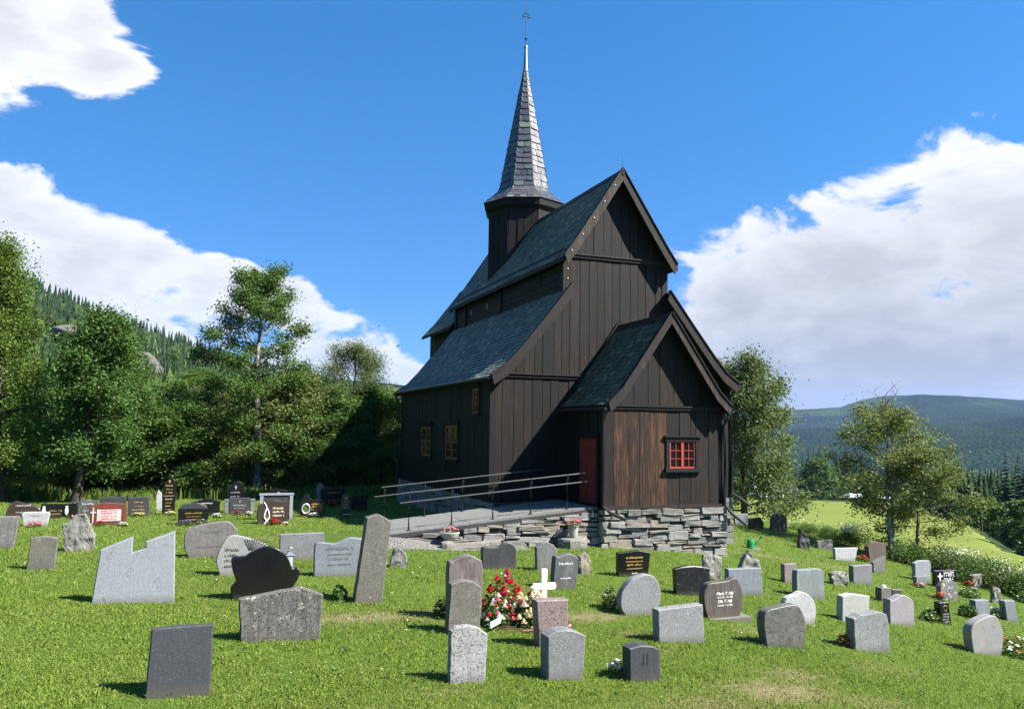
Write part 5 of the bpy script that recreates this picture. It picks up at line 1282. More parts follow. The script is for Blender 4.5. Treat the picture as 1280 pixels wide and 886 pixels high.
# ------------------------------------------------------------------ gravestones
# foot (world x, y), outline of the face in metres (x along the stone, z up), thickness, stone, rounded, natural, lettering, lean, label
STONES = [
    ((-12.57, -13.43), [(0.029, 0.689), (0.636, 0.695), (0.635, -0.01), (0.0, -0.004)], 0.13, "charcoal", 0, 0, None, -0.08, "charcoal granite slab leaning back nearest the camera at lower left"),
    ((-13.0, -8.79), [(-0.487, 0.828), (-0.044, 1.013), (-0.047, 0.761), (0.143, 0.837), (0.142, 0.929), (0.556, 1.079), (0.593, -0.026), (-0.574, 0.029)], 0.12, "lightgrey", 0, 0, None, 0, "large pale blue-grey gravestone with a square notch cut in its slanting top"),
    ((-11.03, -11.29), [(-0.548, 0.576), (0.246, 0.696), (0.545, 0.58), (0.522, -0.045), (-0.505, 0.033)], 0.15, "weathered", 0, 0, None, 0, "wide weathered grey gravestone with gabled top in front of the black wave-shaped stone"),
    ((-11.13, -8.67), [(-0.441, 0.702), (-0.253, 0.713), (-0.085, 0.812), (0.122, 0.858), (0.3, 0.797), (0.429, 0.666), (0.506, 0.501), (0.615, 0.478), (0.603, 0.316), (0.502, 0.16), (0.398, -0.03), (-0.389, 0.017), (-0.452, 0.209), (-0.374, 0.331), (-0.433, 0.508)], 0.13, "black", 1, 0, None, 0, "polished black wave-shaped gravestone carrying a small lantern on its shoulder"),
    ((-9.42, -9.04), [(-0.06, 1.404), (0.14, 1.455), (0.356, 1.342), (0.236, -0.021), (-0.233, 0.008)], 0.2, "olive", 0, 0, None, 0, "tall narrow granite pillar leaning to the right left of the ramp"),
    ((-8.15, -10.34), [(-0.282, 0.816), (-0.208, 0.923), (0.027, 1.005), (0.187, 0.944), (0.279, 0.808), (0.271, -0.024), (-0.267, 0.012)], 0.17, "brownveined", 1, 0, None, 0, "brown veined gravestone with rounded top directly behind the olive granite one"),
    ((-8.43, -11.16), [(-0.209, 0.735), (-0.021, 0.778), (0.164, 0.739), (0.26, 0.665), (0.252, -0.024), (-0.249, 0.013)], 0.16, "olive", 0, 0, None, 0, "olive grey granite gravestone with shallow arched top in front of the brown veined one"),
    ((-9.07, -13.34), [(-0.217, 0.624), (-0.154, 0.66), (-0.019, 0.673), (0.146, 0.631), (0.246, 0.548), (0.226, -0.026), (-0.222, 0.016)], 0.1, "whitefleck", 0, 0, None, 0, "small white flecked gravestone with rounded top at the front centre"),
    ((-7.8, -13.35), [(-0.247, 0.542), (-0.119, 0.599), (0.011, 0.61), (0.143, 0.58), (0.276, 0.518), (0.246, -0.027), (-0.242, 0.017)], 0.24, "midgranite", 0, 0, None, 0, "thick grey granite gravestone with arched top in front of the pink granite block"),
    ((-7.36, -11.97), [(-0.262, 0.671), (0.232, 0.659), (0.217, -0.023), (-0.214, 0.011)], 0.2, "pink", 0, 0, None, 0, "pinkish red granite block with flat top beside the white cross"),
    ((-6.76, -13.5), [(-0.228, 0.428), (-0.069, 0.457), (0.107, 0.434), (0.205, 0.386), (0.225, -0.026), (-0.222, 0.016)], 0.2, "charcoal", 0, 0, "two", 0, "small dark grey gravestone with two carved strokes at the front right of centre"),
    ((-5.14, -11.79), [(-0.42, 0.526), (-0.116, 0.54), (0.381, 0.558), (0.407, -0.037), (-0.398, 0.025)], 0.18, "lightgranite", 0, 0, None, 0, "wide light grey granite block with gently sloping top below the brown scripted stone"),
    ((-4.88, -10.11), [(-0.336, 0.466), (-0.163, 0.625), (0.101, 0.689), (0.277, 0.622), (0.374, 0.427), (0.374, 0.22), (0.319, 0.053), (0.231, -0.022), (-0.313, 0.014), (-0.399, 0.154), (-0.399, 0.339)], 0.16, "lightgranite", 1, 0, None, 0, "round light grey granite gravestone with a leafy plant tucked behind it"),
    ((-2.75, -8.43), [(-0.409, 0.542), (-0.266, 0.573), (-0.117, 0.586), (0.033, 0.586), (0.222, 0.565), (0.41, 0.524), (0.393, -0.03), (-0.386, 0.014)], 0.12, "blackfleck", 0, 0, None, 0, "black gravestone with white flecks and curved top left of the brown scripted stone"),
    ((-3.27, -10.21), [(-0.356, 0.565), (-0.261, 0.638), (0.067, 0.66), (0.257, 0.708), (0.352, 0.606), (0.411, 0.406), (0.392, 0.173), (0.319, -0.028), (-0.314, 0.014), (-0.395, 0.222), (-0.412, 0.435)], 0.17, "brownslate", 1, 0, "script", 0, "brown wave-topped gravestone with white script lettering"),
    ((-1.15, -8.0), [(-0.452, 0.565), (0.398, 0.548), (0.436, -0.033), (-0.429, 0.016)], 0.14, "bluegrey", 0, 0, None, 0, "plain blue-grey rectangular gravestone behind the brown scripted stone"),
    ((0.62, -5.83), [(-0.276, 0.329), (-0.144, 0.559), (-0.042, 0.634), (0.085, 0.469), (0.217, 0.409), (0.292, 0.246), (0.295, -0.024), (-0.292, 0.005)], 0.14, "paleshard", 0, 1, None, 0, "jagged pale stone shard poking up behind the blue-grey rectangular gravestone"),
    ((-1.08, -6.67), [(-0.215, 0.562), (0.023, 0.577), (0.263, 0.492), (0.222, -0.02), (-0.22, 0.002)], 0.12, "paleshard", 0, 1, None, 0, "pale beige cracked gravestone standing near the church corner"),
    ((-3.18, -6.77), [(-0.371, 0.528), (0.135, 0.569), (0.433, 0.509), (0.37, -0.027), (-0.365, 0.01)], 0.12, "black", 0, 0, "gold4", 0, "black gabled gravestone with gold lettering in front of the stone foundation"),
    ((-5.41, -8.07), [(-0.206, 0.583), (-0.111, 0.628), (0.103, 0.673), (0.237, 0.614), (0.295, 0.538), (0.242, -0.021), (-0.239, 0.006)], 0.17, "darkslate", 1, 0, "white2", 0, "dark slate gravestone with white lettering behind the white cross"),
    ((-4.99, -6.19), [(-0.242, 0.517), (-0.11, 0.606), (-0.005, 0.63), (0.161, 0.557), (0.252, 0.459), (0.225, -0.019), (-0.223, 0.002)], 0.11, "grey", 0, 0, None, 0, "grey gothic-topped gravestone just below the retaining wall"),
    ((-5.99, -5.95), [(-0.387, 0.402), (-0.33, 0.48), (-0.042, 0.469), (0.1, 0.532), (0.248, 0.545), (0.366, 0.454), (0.39, 0.345), (0.386, -0.026), (-0.38, 0.009)], 0.13, "darkgrey", 1, 0, None, 0, "dark grey wave-topped gravestone below the ramp wall"),
    ((-4.25, -6.59), [(-0.149, 0.294), (-0.135, 0.398), (-0.013, 0.488), (0.144, 0.387), (0.133, -0.015), (-0.132, -0.002)], 0.12, "beige", 0, 1, None, 0, "small beige cracked stone beside the dark slate gravestone"),
    ((-8.12, -5.59), [(-0.162, 0.09), (-0.108, 0.359), (-0.016, 0.44), (0.19, 0.273), (0.176, -0.016), (-0.175, -0.0)], 0.1, "grey", 0, 1, None, 0, "small pointed grey stone right of the tall leaning pillar"),
    ((-9.51, -6.57), [(-0.479, 0.577), (-0.375, 0.663), (-0.086, 0.634), (0.167, 0.728), (0.369, 0.71), (0.482, 0.599), (0.485, -0.032), (-0.474, 0.016)], 0.12, "bluegrey", 1, 0, "faint4", 0, "blue-grey wave-topped gravestone with engraved lines left of the tall pillar"),
    ((-9.97, -4.48), [(-0.481, 0.555), (0.455, 0.562), (0.47, -0.028), (-0.461, 0.011)], 0.12, "midgranite", 0, 0, None, 0, "plain grey rectangular gravestone behind the black wave-shaped stone"),
    ((-11.24, -6.38), [(-0.518, 0.271), (-0.462, 0.513), (-0.337, 0.716), (-0.135, 0.745), (0.247, 0.62), (0.414, 0.525), (0.483, 0.267), (0.465, -0.03), (-0.299, 0.007), (-0.457, 0.074)], 0.12, "reeded", 1, 0, "rays", 0, "pale gravestone carved with sun rays behind the black wave-shaped stone"),
    ((-11.79, -4.17), [(-0.555, 0.54), (-0.43, 0.635), (-0.21, 0.707), (0.26, 0.754), (0.438, 0.63), (0.5, 0.491), (0.449, -0.027), (-0.44, 0.01), (-0.543, 0.211)], 0.14, "brownslate2", 1, 0, "faint2", 0, "rounded grey-brown gravestone with faint inscription left of the sun-ray stone"),
    ((-14.43, -3.16), [(-0.342, 0.539), (-0.223, 0.633), (-0.051, 0.767), (0.074, 0.784), (0.315, 0.32), (0.301, 0.242), (0.261, -0.019), (-0.258, 0.002)], 0.15, "paleshard", 0, 1, None, 0, "rough pale natural stone slab with pointed top on the left lawn"),
    ((-14.75, -5.64), [(-0.184, 0.579), (0.025, 0.607), (0.257, 0.565), (0.23, -0.018), (-0.226, 0.003)], 0.12, "olive", 0, 0, None, 0, "small speckled brown-grey gravestone widening to its foot on the left lawn"),
    ((-15.93, -2.65), [(-0.281, 0.673), (0.282, 0.659), (0.213, -0.016), (-0.211, -0.0)], 0.12, "grey", 0, 0, None, 0, "grey tapered gravestone cut by the left edge of the picture"),
    ((-16.93, 5.35), [(-0.438, 0.162), (-0.371, 0.342), (-0.227, 0.471), (0.062, 0.393), (0.406, 0.268), (0.426, 0.143), (0.435, -0.022), (-0.428, -0.001)], 0.14, "brownpolish", 1, 0, "white2", 0, "brown boulder-shaped gravestone with pale rim and white lettering at far left"),
    ((-16.12, 2.31), [(-0.331, 0.331), (-0.255, 0.379), (0.317, 0.366), (0.331, 0.288), (0.28, -0.018), (-0.276, -0.003)], 0.1, "white", 0, 0, "faint2", 0, "low whitish gravestone with faint script and pink flowers at its foot"),
    ((-16.03, 4.91), [(-0.381, 0.432), (0.383, 0.418), (0.376, -0.021), (-0.371, -0.002)], 0.12, "black", 0, 0, "vases", 0, "wide low black gravestone with two white vases engraved at its ends"),
    ((-15.55, 5.02), [(-0.115, 0.439), (0.088, 0.435), (0.113, -0.015), (-0.111, -0.009)], 0.14, "black", 0, 0, None, 0, "narrow black block with white edge beside the wide vase-engraved stone"),
    ((-15.29, 6.0), [(-0.317, 0.436), (-0.178, 0.487), (-0.023, 0.504), (0.136, 0.464), (0.27, 0.462), (0.296, -0.019), (-0.292, -0.005)], 0.14, "carved", 0, 0, "white2", 0, "dark gravestone with carved pale garland behind the red granite one"),
    ((-14.38, 2.55), [(-0.503, 0.522), (-0.122, 0.624), (0.108, 0.608), (0.422, 0.57), (0.452, -0.024), (-0.445, 0.002)], 0.16, "red", 0, 0, "plaque", 0, "red granite gravestone with a pale inset plaque and cross"),
    ((-14.64, 7.03), [(-0.413, 0.508), (0.339, 0.535), (0.391, -0.022), (-0.386, -0.004)], 0.14, "darkgrey", 0, 0, None, 0, "low dark grey gravestone behind the red granite one"),
    ((-13.82, 5.91), [(-0.334, 0.568), (0.267, 0.583), (0.308, -0.02), (-0.305, -0.005)], 0.13, "darkgrey", 0, 0, "gold3", 0, "dark gravestone with gold lettering right of the red granite one"),
    ((-13.31, 7.85), [(-0.113, 0.513), (-0.06, 0.728), (0.073, 0.578), (0.089, -0.015), (-0.087, -0.011)], 0.12, "white", 0, 0, None, 0, "thin white pointed stone with red flowers just left of the tall black one"),
    ((-12.98, 6.34), [(-0.206, 0.671), (-0.161, 0.979), (0.035, 1.266), (0.226, 0.949), (0.187, -0.017), (-0.185, -0.008)], 0.14, "black", 0, 0, "gold8", 0, "tall pointed black gravestone covered with gold lines, tallest on the left"),
    ((-11.83, 5.72), [(-0.46, 0.429), (0.048, 0.547), (0.418, 0.456), (0.415, -0.023), (-0.409, -0.003)], 0.13, "black", 0, 0, "white1", 0, "black gabled gravestone with white ornament behind the purple-flowered one"),
    ((-12.19, 3.99), [(-0.411, 0.377), (-0.321, 0.494), (0.1, 0.534), (0.359, 0.421), (0.394, 0.313), (0.408, -0.023), (-0.403, -0.001)], 0.12, "darkgrey", 0, 0, None, 0, "dark gravestone with arched top peeping out behind the purple-flowered one"),
    ((-12.21, 2.59), [(-0.405, 0.46), (0.439, 0.453), (0.389, -0.022), (-0.383, -0.001)], 0.12, "black", 0, 0, "gold3", 0, "low black gravestone with gold script and purple flowers before it"),
    ((-10.87, 6.93), [(-0.31, 0.933), (-0.18, 0.891), (-0.095, 1.025), (0.033, 1.065), (0.232, 0.981), (0.268, 0.494), (0.273, -0.02), (-0.27, -0.007)], 0.15, "black", 0, 0, "cross3", 0, "tall black arched gravestone with silver cross behind the columned one"),
    ((-10.77, 6.1), [(-0.349, 0.54), (0.307, 0.543), (0.33, -0.021), (-0.326, -0.005)], 0.13, "darkgrey", 0, 0, "columns", 0, "wide dark gravestone flanked by two short granite columns"),
    ((-9.46, 7.04), [(-0.386, 0.652), (-0.297, 0.76), (-0.071, 0.799), (0.255, 0.753), (0.341, 0.641), (0.365, -0.022), (-0.361, -0.006)], 0.13, "black", 0, 0, "cross", 0, "black arched gravestone standing behind the silver-framed one"),
    ((-9.78, 4.02), [(-0.406, 0.759), (0.353, 0.747), (0.381, -0.022), (-0.376, -0.003)], 0.12, "darkgrey", 0, 0, "frame", 0, "black gravestone framed by pale granite columns and lintel"),
    ((-10.01, 2.66), [(-0.416, 0.562), (-0.259, 0.617), (-0.194, 0.691), (0.022, 0.715), (0.218, 0.667), (0.484, 0.679), (0.461, 0.34), (0.422, -0.023), (-0.416, -0.0), (-0.442, 0.314)], 0.13, "brownpolish", 0, 0, "tear", 0, "brown polished gravestone with a white teardrop carved at its left"),
    ((-8.55, 4.97), [(-0.436, 0.186), (-0.426, 0.384), (-0.293, 0.666), (-0.141, 0.729), (-0.048, 0.566), (0.357, 0.525), (0.443, 0.297), (0.375, -0.022), (-0.371, -0.004)], 0.12, "black", 1, 0, "ring", 0, "black gravestone shaped like a swan with a pale ring at its left"),
    ((-7.49, 4.86), [(-0.163, -0.009), (-0.134, 0.665), (-0.005, 0.744), (0.143, 0.676), (0.164, -0.017)], 0.12, "brownpolish", 0, 0, "cross3", 0, "small narrow dark brown gravestone with arched top and gold lettering"),
    ((-7.24, 9.2), [(-0.485, 0.595), (-0.369, 0.699), (0.326, 0.706), (0.451, 0.613), (0.471, -0.025), (-0.465, -0.006)], 0.14, "black", 0, 0, "gold2", 0, "black gravestone in the church shadow with red flowers before it"),
    ((-6.62, 7.14), [(-0.304, 0.533), (0.274, 0.538), (0.29, -0.021), (-0.287, -0.008)], 0.14, "black", 0, 0, None, 0, "low black gravestone in the church shadow nearest the ramp"),
    ((-7.52, 10.62), [(-0.163, 0.677), (-0.044, 0.832), (0.116, 0.72), (0.141, -0.018), (-0.14, -0.013)], 0.13, "bluegrey", 0, 0, None, 0, "narrow bluish arched gravestone in shade under the willow"),
    ((-3.27, -11.87), [(-0.39, 0.548), (-0.302, 0.616), (-0.163, 0.635), (0.211, 0.666), (0.357, 0.513), (0.409, 0.272), (0.363, -0.035), (-0.356, 0.022), (-0.415, 0.34)], 0.19, "swirl", 1, 0, None, 0, "dark swirl-patterned rounded gravestone standing in front of the white rounded one"),
    ((-1.6, -10.22), [(-0.336, 0.44), (-0.096, 0.546), (0.077, 0.588), (0.292, 0.453), (0.375, 0.244), (0.326, -0.03), (-0.321, 0.015)], 0.14, "white", 1, 0, None, 0, "white rounded gravestone half hidden by the dark swirl-patterned one"),
    ((0.36, -9.51), [(-0.318, 0.533), (-0.077, 0.567), (0.389, 0.493), (0.344, -0.031), (-0.34, 0.015)], 0.17, "pale", 0, 0, None, 0, "thick pale cream gravestone with gabled top and clean edges"),
    ((-1.3, -11.66), [(-0.399, 0.581), (-0.239, 0.632), (-0.031, 0.635), (0.203, 0.649), (0.331, 0.602), (0.367, 0.5), (0.386, -0.038), (-0.379, 0.024)], 0.2, "roughgrey", 0, 0, None, 0, "rough-sided light grey gravestone with red flowers at its left foot"),
    ((1.83, -9.27), [(-0.322, 0.522), (-0.211, 0.538), (0.018, 0.623), (0.177, 0.589), (0.336, 0.446), (0.329, -0.031), (-0.326, 0.015)], 0.2, "palepink", 1, 0, None, 0, "pale pinkish gravestone with humped top right of the cream one"),
    ((3.88, -6.8), [(-0.155, 0.356), (0.181, 0.338), (0.168, -0.02), (-0.168, 0.0)], 0.2, "olive", 0, 0, "cap", 0, "small dark stub with a white cap behind the pinkish humped stone"),
    ((4.71, -6.31), [(-0.146, 0.288), (0.186, 0.256), (0.156, -0.019), (-0.156, -0.001)], 0.18, "darkgrey", 0, 0, None, 0, "small dark grey stub right of the white-capped one"),
    ((0.88, -7.62), [(-0.385, 0.583), (-0.254, 0.64), (-0.029, 0.646), (0.223, 0.648), (0.37, 0.547), (0.381, -0.031), (-0.376, 0.013)], 0.17, "greenslate", 1, 0, None, 0, "grey-green wavy slate gravestone with black left side"),
    ((1.65, -6.01), [(-0.201, 0.477), (0.194, 0.479), (0.193, -0.02), (-0.192, 0.0)], 0.14, "palepink2", 0, 0, None, 0, "small upright pinkish block left of the grey-green slate gravestone"),
    ((3.8, -5.33), [(-0.292, 0.326), (-0.0, 0.361), (0.25, 0.333), (0.287, 0.136), (0.239, -0.023), (-0.238, 0.002)], 0.16, "mottled", 0, 1, None, 0, "small rough mottled stone between two grey slabs"),
    ((5.22, -4.64), [(-0.341, 0.522), (0.345, 0.532), (0.337, -0.029), (-0.334, 0.007)], 0.18, "midgranite", 0, 0, None, 0, "grey rectangular block right of the small mottled stone"),
    ((10.64, 0.31), [(-0.436, 0.576), (-0.25, 0.695), (0.007, 0.731), (0.384, 0.653), (0.385, -0.031), (-0.382, 0.003)], 0.2, "brown", 0, 0, None, 0, "brown arched gravestone beside the right birch trunk"),
    ((8.3, -2.1), [(-0.227, 0.35), (0.286, 0.536), (0.223, -0.023), (-0.222, -0.002)], 0.14, "grey", 0, 0, None, 0, "grey stone with slanting top in front of the brown arched one"),
    ((8.51, -0.41), [(-0.438, 0.443), (0.556, 0.421), (0.42, -0.031), (-0.417, 0.005)], 0.12, "white", 0, 0, None, 0, "white trapezoid gravestone near the hedge"),
    ((9.66, 1.85), [(-0.341, 0.326), (0.362, 0.337), (0.351, -0.028), (-0.349, -0.001)], 0.14, "grey", 0, 0, None, 0, "low grey block beside the pointed slate near the hedge"),
    ((8.2, 1.2), [(-0.242, -0.005), (-0.198, 0.69), (0.172, 0.412), (0.246, 0.1), (0.215, -0.022)], 0.13, "darkgrey", 0, 1, None, 0, "sharp pointed slate standing alone on the far right lawn"),
    ((10.69, 5.68), [(-0.357, 0.542), (-0.237, 0.681), (-0.02, 0.725), (0.232, 0.67), (0.381, 0.524), (0.402, -0.029), (-0.4, -0.004)], 0.16, "brown", 0, 0, None, 0, "brown round-topped gravestone at the far edge of the lawn"),
    ((8.76, 4.68), [(-0.319, 0.482), (0.218, 0.519), (0.373, 0.282), (0.329, -0.026), (-0.327, -0.006)], 0.12, "black", 0, 0, None, 0, "black gravestone at the far lawn edge left of the brown round-topped one"),
    ((8.95, 5.89), [(-0.352, 0.464), (0.332, 0.458), (0.324, -0.025), (-0.323, -0.007)], 0.12, "roughgrey", 0, 0, None, 0, "rough grey block behind the church corner"),
    ((9.72, -2.48), [(-0.319, 0.587), (-0.087, 0.662), (0.31, 0.645), (0.369, 0.514), (0.314, -0.029), (-0.312, 0.004)], 0.14, "lightgrey", 0, 0, None, 0, "light grey rounded gravestone against the hedge with a low block before it"),
    ((8.55, -3.52), [(-0.211, 0.305), (0.251, 0.321), (0.211, -0.023), (-0.21, -0.001)], 0.14, "midgranite", 0, 0, None, 0, "low grey block in front of the light grey rounded gravestone by the hedge"),
    ((9.9, -3.18), [(-0.432, 0.56), (0.475, 0.537), (0.447, -0.037), (-0.443, 0.012)], 0.12, "black", 0, 0, "crosswhite", 0, "black gravestone with white cross and lettering by the hedge"),
    ((7.7, -5.25), [(-0.305, 0.411), (-0.171, 0.533), (0.11, 0.567), (0.308, 0.473), (0.35, -0.032), (-0.347, 0.01)], 0.16, "mottled", 0, 0, None, 0, "lichen mottled round-topped gravestone before the black one with the cross"),
    ((3.93, -8.5), [(-0.193, 0.504), (0.087, 0.501), (0.162, -0.02), (-0.162, 0.002)], 0.17, "black", 0, 0, "leaf", 0, "small black gravestone with carved leaf emblem and pale lettering"),
    ((12.39, -2.22), [(-0.213, 0.411), (0.24, 0.436), (0.216, -0.025), (-0.216, -0.001)], 0.16, "mottled", 0, 0, None, 0, "small mottled grey block close to the hedge on the right"),
    ((10.33, -4.61), [(-0.193, 0.0), (-0.161, 0.532), (0.136, 0.436), (0.201, 0.114), (0.137, -0.02)], 0.13, "mottled", 0, 1, None, 0, "thin pointed mottled stone between the two leaning slabs"),
    ((6.47, -7.35), [(-0.282, 0.503), (0.206, 0.492), (0.241, -0.026), (-0.24, 0.006)], 0.18, "bluegrey", 0, 0, None, 0, "grey slanted slab behind the big rounded gravestone on the right"),
    ((7.91, -7.01), [(-0.284, 0.549), (0.097, 0.537), (0.204, -0.024), (-0.203, 0.004)], 0.18, "bluegrey", 0, 0, None, 0, "grey slanted slab nearest the right edge of the picture"),
    ((2.32, -10.87), [(-0.412, 0.488), (-0.262, 0.643), (0.102, 0.734), (0.282, 0.696), (0.431, 0.428), (0.416, 0.17), (0.351, -0.036), (-0.346, 0.021), (-0.392, 0.181)], 0.2, "bluebrown", 1, 0, None, 0, "large rounded blue-grey and tan banded gravestone at the right edge"),
]

from mathutils import noise as mnoise
def outline(pts, smooth):
    h = max(z for _, z in pts)
    low = [i for i, (x, z) in enumerate(pts) if z < .10*h]
    il = min(low, key=lambda i: pts[i][0]); n = len(pts)
    p = [pts[(il+k) % n] for k in range(n)]                     # starts at the left foot, runs over the top
    ir = max(range(n), key=lambda i: (p[i][1] < .10*h, p[i][0])); p = p[:ir+1] if ir > 1 else p
    if smooth:
        q = []
        for i in range(len(p)-1):
            a, b, c, d = p[max(i-1, 0)], p[i], p[i+1], p[min(i+2, len(p)-1)]
            for k in range(4):
                t = k/4; q.append(tuple(.5*((2*b[j])+(-a[j]+c[j])*t+(2*a[j]-5*b[j]+4*c[j]-d[j])*t*t+(-a[j]+3*b[j]-3*c[j]+d[j])*t**3) for j in (0, 1)))
        q.append(p[-1]); p = q
    return [(p[0][0], -.18)]+[(x, max(z, -.0)) for x, z in p]+[(p[-1][0], -.18)]
def inset(p, d):
    n = len(p); out = []
    for i in range(n):
        a, b, c = Vector(p[i-1]), Vector(p[i]), Vector(p[(i+1) % n])
        u = (b-a); v = (c-b)
        u = u.normalized() if u.length > 1e-6 else Vector((0, 1)); v = v.normalized() if v.length > 1e-6 else u
        nn = Vector((u.y, -u.x))+Vector((v.y, -v.x))
        k = max(.45, (1+u.dot(v))/2)**.5
        nn = nn.normalized() if nn.length > 1e-6 else Vector((u.y, -u.x))
        out.append(tuple(b+nn*min(d/k, d*1.6)))
    return out
def chip(p, seed, amt):
    """worn edge: short uneven steps along the outline"""
    rs = random.Random(seed*7+1); out = []
    for (x0, z0), (x1, z1) in zip(p, p[1:]+p[:1]):
        k = max(1, int(math.hypot(x1-x0, z1-z0)/.07)) if max(z0, z1) > 0 and not (z0 < 0 and z1 < 0) else 1
        for i in range(k):
            t = i/k; j = amt if i else amt*.3
            out.append((x0+(x1-x0)*t+rs.uniform(-j, j), z0+(z1-z0)*t+(rs.uniform(-j, j) if z0 > 0 else 0)))
    return out
def stone_mesh(pts, t, m, smooth, rough, seed, worn=.004):
    p = outline(pts, smooth)
    if worn: p = chip(p, seed, worn)
    n = len(p)
    e = .014 if not rough else .03
    q = inset(p, e)
    V = [(x, t-.010, z) for x, z in p]+[(x, .012, z) for x, z in p]+[(x, 0, z) for x, z in q]+[(x, t, z) for x, z in q]
    F = [(n+i, n+(i+1) % n, (i+1) % n, i)[::-1] for i in range(n)]+[(n+i, n+(i+1) % n, 2*n+(i+1) % n, 2*n+i) for i in range(n)]+[(i, (i+1) % n, 3*n+(i+1) % n, 3*n+i)[::-1] for i in range(n)]
    F += [tuple(range(2*n, 3*n))[::-1], tuple(range(3*n, 4*n))]
    me = bpy.data.meshes.new('gravestone'); bm = bmesh.new()
    vs = [bm.verts.new(a) for a in V]
    for f in F: bm.faces.new([vs[i] for i in f])
    if rough:
        bmesh.ops.triangulate(bm, faces=bm.faces[:])
        for _ in range(3): bmesh.ops.subdivide_edges(bm, edges=[ed for ed in bm.edges if ed.calc_length() > .07], cuts=1, use_grid_fill=True)
        bmesh.ops.triangulate(bm, faces=bm.faces[:])
        for v in bm.verts:
            c = v.co+Vector((seed*3.1, seed*1.7, 0)); v.co += Vector((mnoise.noise(c*6), mnoise.noise(c*6+Vector((9, 0, 0)))*1.4, mnoise.noise(c*7+Vector((0, 9, 0)))))*.032
            v.co.x += mnoise.noise(c*17)*.010; v.co.y += mnoise.noise(c*15+Vector((4, 4, 4)))*.016
    bmesh.ops.recalc_face_normals(bm, faces=bm.faces[:])
    bm.to_mesh(me); bm.free(); me.materials.append(m); return me
def glyphs(o, xc, z, width, h, rs, y=-.004, fill=.88):
    """one line of small cut letters"""
    x = xc-width/2
    while x < xc+width/2-.3*h:
        w = h*rs.uniform(.4, .62)
        if rs.random() > fill: x += w*.8; continue
        s = h*.17; hh = h*rs.choice([1, .72, .72, 1])
        k = rs.randrange(5); y1 = .002
        o.box(x, x+s, y, y1, z, z+hh)
        if k in (0, 1): o.box(x+s+.0004, x+w, y, y1, z+hh-s, z+hh)
        if k in (1, 2, 4): o.box(x+s+.0004, x+w, y, y1, z+hh*.42, z+hh*.42+s)
        if k in (2, 3): o.box(x+s+.0004, x+w, y, y1, z, z+s)
        if k == 4: o.box(x+w-s, x+w, y, y1, z, z+hh*.419)
        x += w+h*.2
def text_mesh(s, size, m, parent, x, z, shear=0., name='lettering'):
    cu_ = bpy.data.curves.new('lettering', 'FONT'); cu_.body = s; cu_.size = size; cu_.align_x = 'CENTER'; cu_.shear = shear; cu_.extrude = .003; cu_.offset = size*.012; cu_.resolution_u = 3
    o = bpy.data.objects.new('tmp', cu_); COL.objects.link(o); dg = bpy.context.evaluated_depsgraph_get()
    me = bpy.data.meshes.new_from_object(o.evaluated_get(dg)); bpy.data.objects.remove(o)
    me.name = name; me.materials.clear(); me.materials.append(m)
    t = link(name, me, None, parent); t.location = (x, -.002, z); t.rotation_euler = (pi/2, 0, 0); return t
M['dark_inset'] = plain('dark_carving', (.02, .02, .02), .8)
M['silver'] = plain('silver_relief', (.5, .5, .52), .35, .4)
M['paleface'] = stone('pale_plaque', (.42, .38, .35), (.52, .48, .45), (.35, .28, .25), .2, 60, .5, .1)
M['terracotta'] = plain('terracotta', (.36, .14, .08), .8)
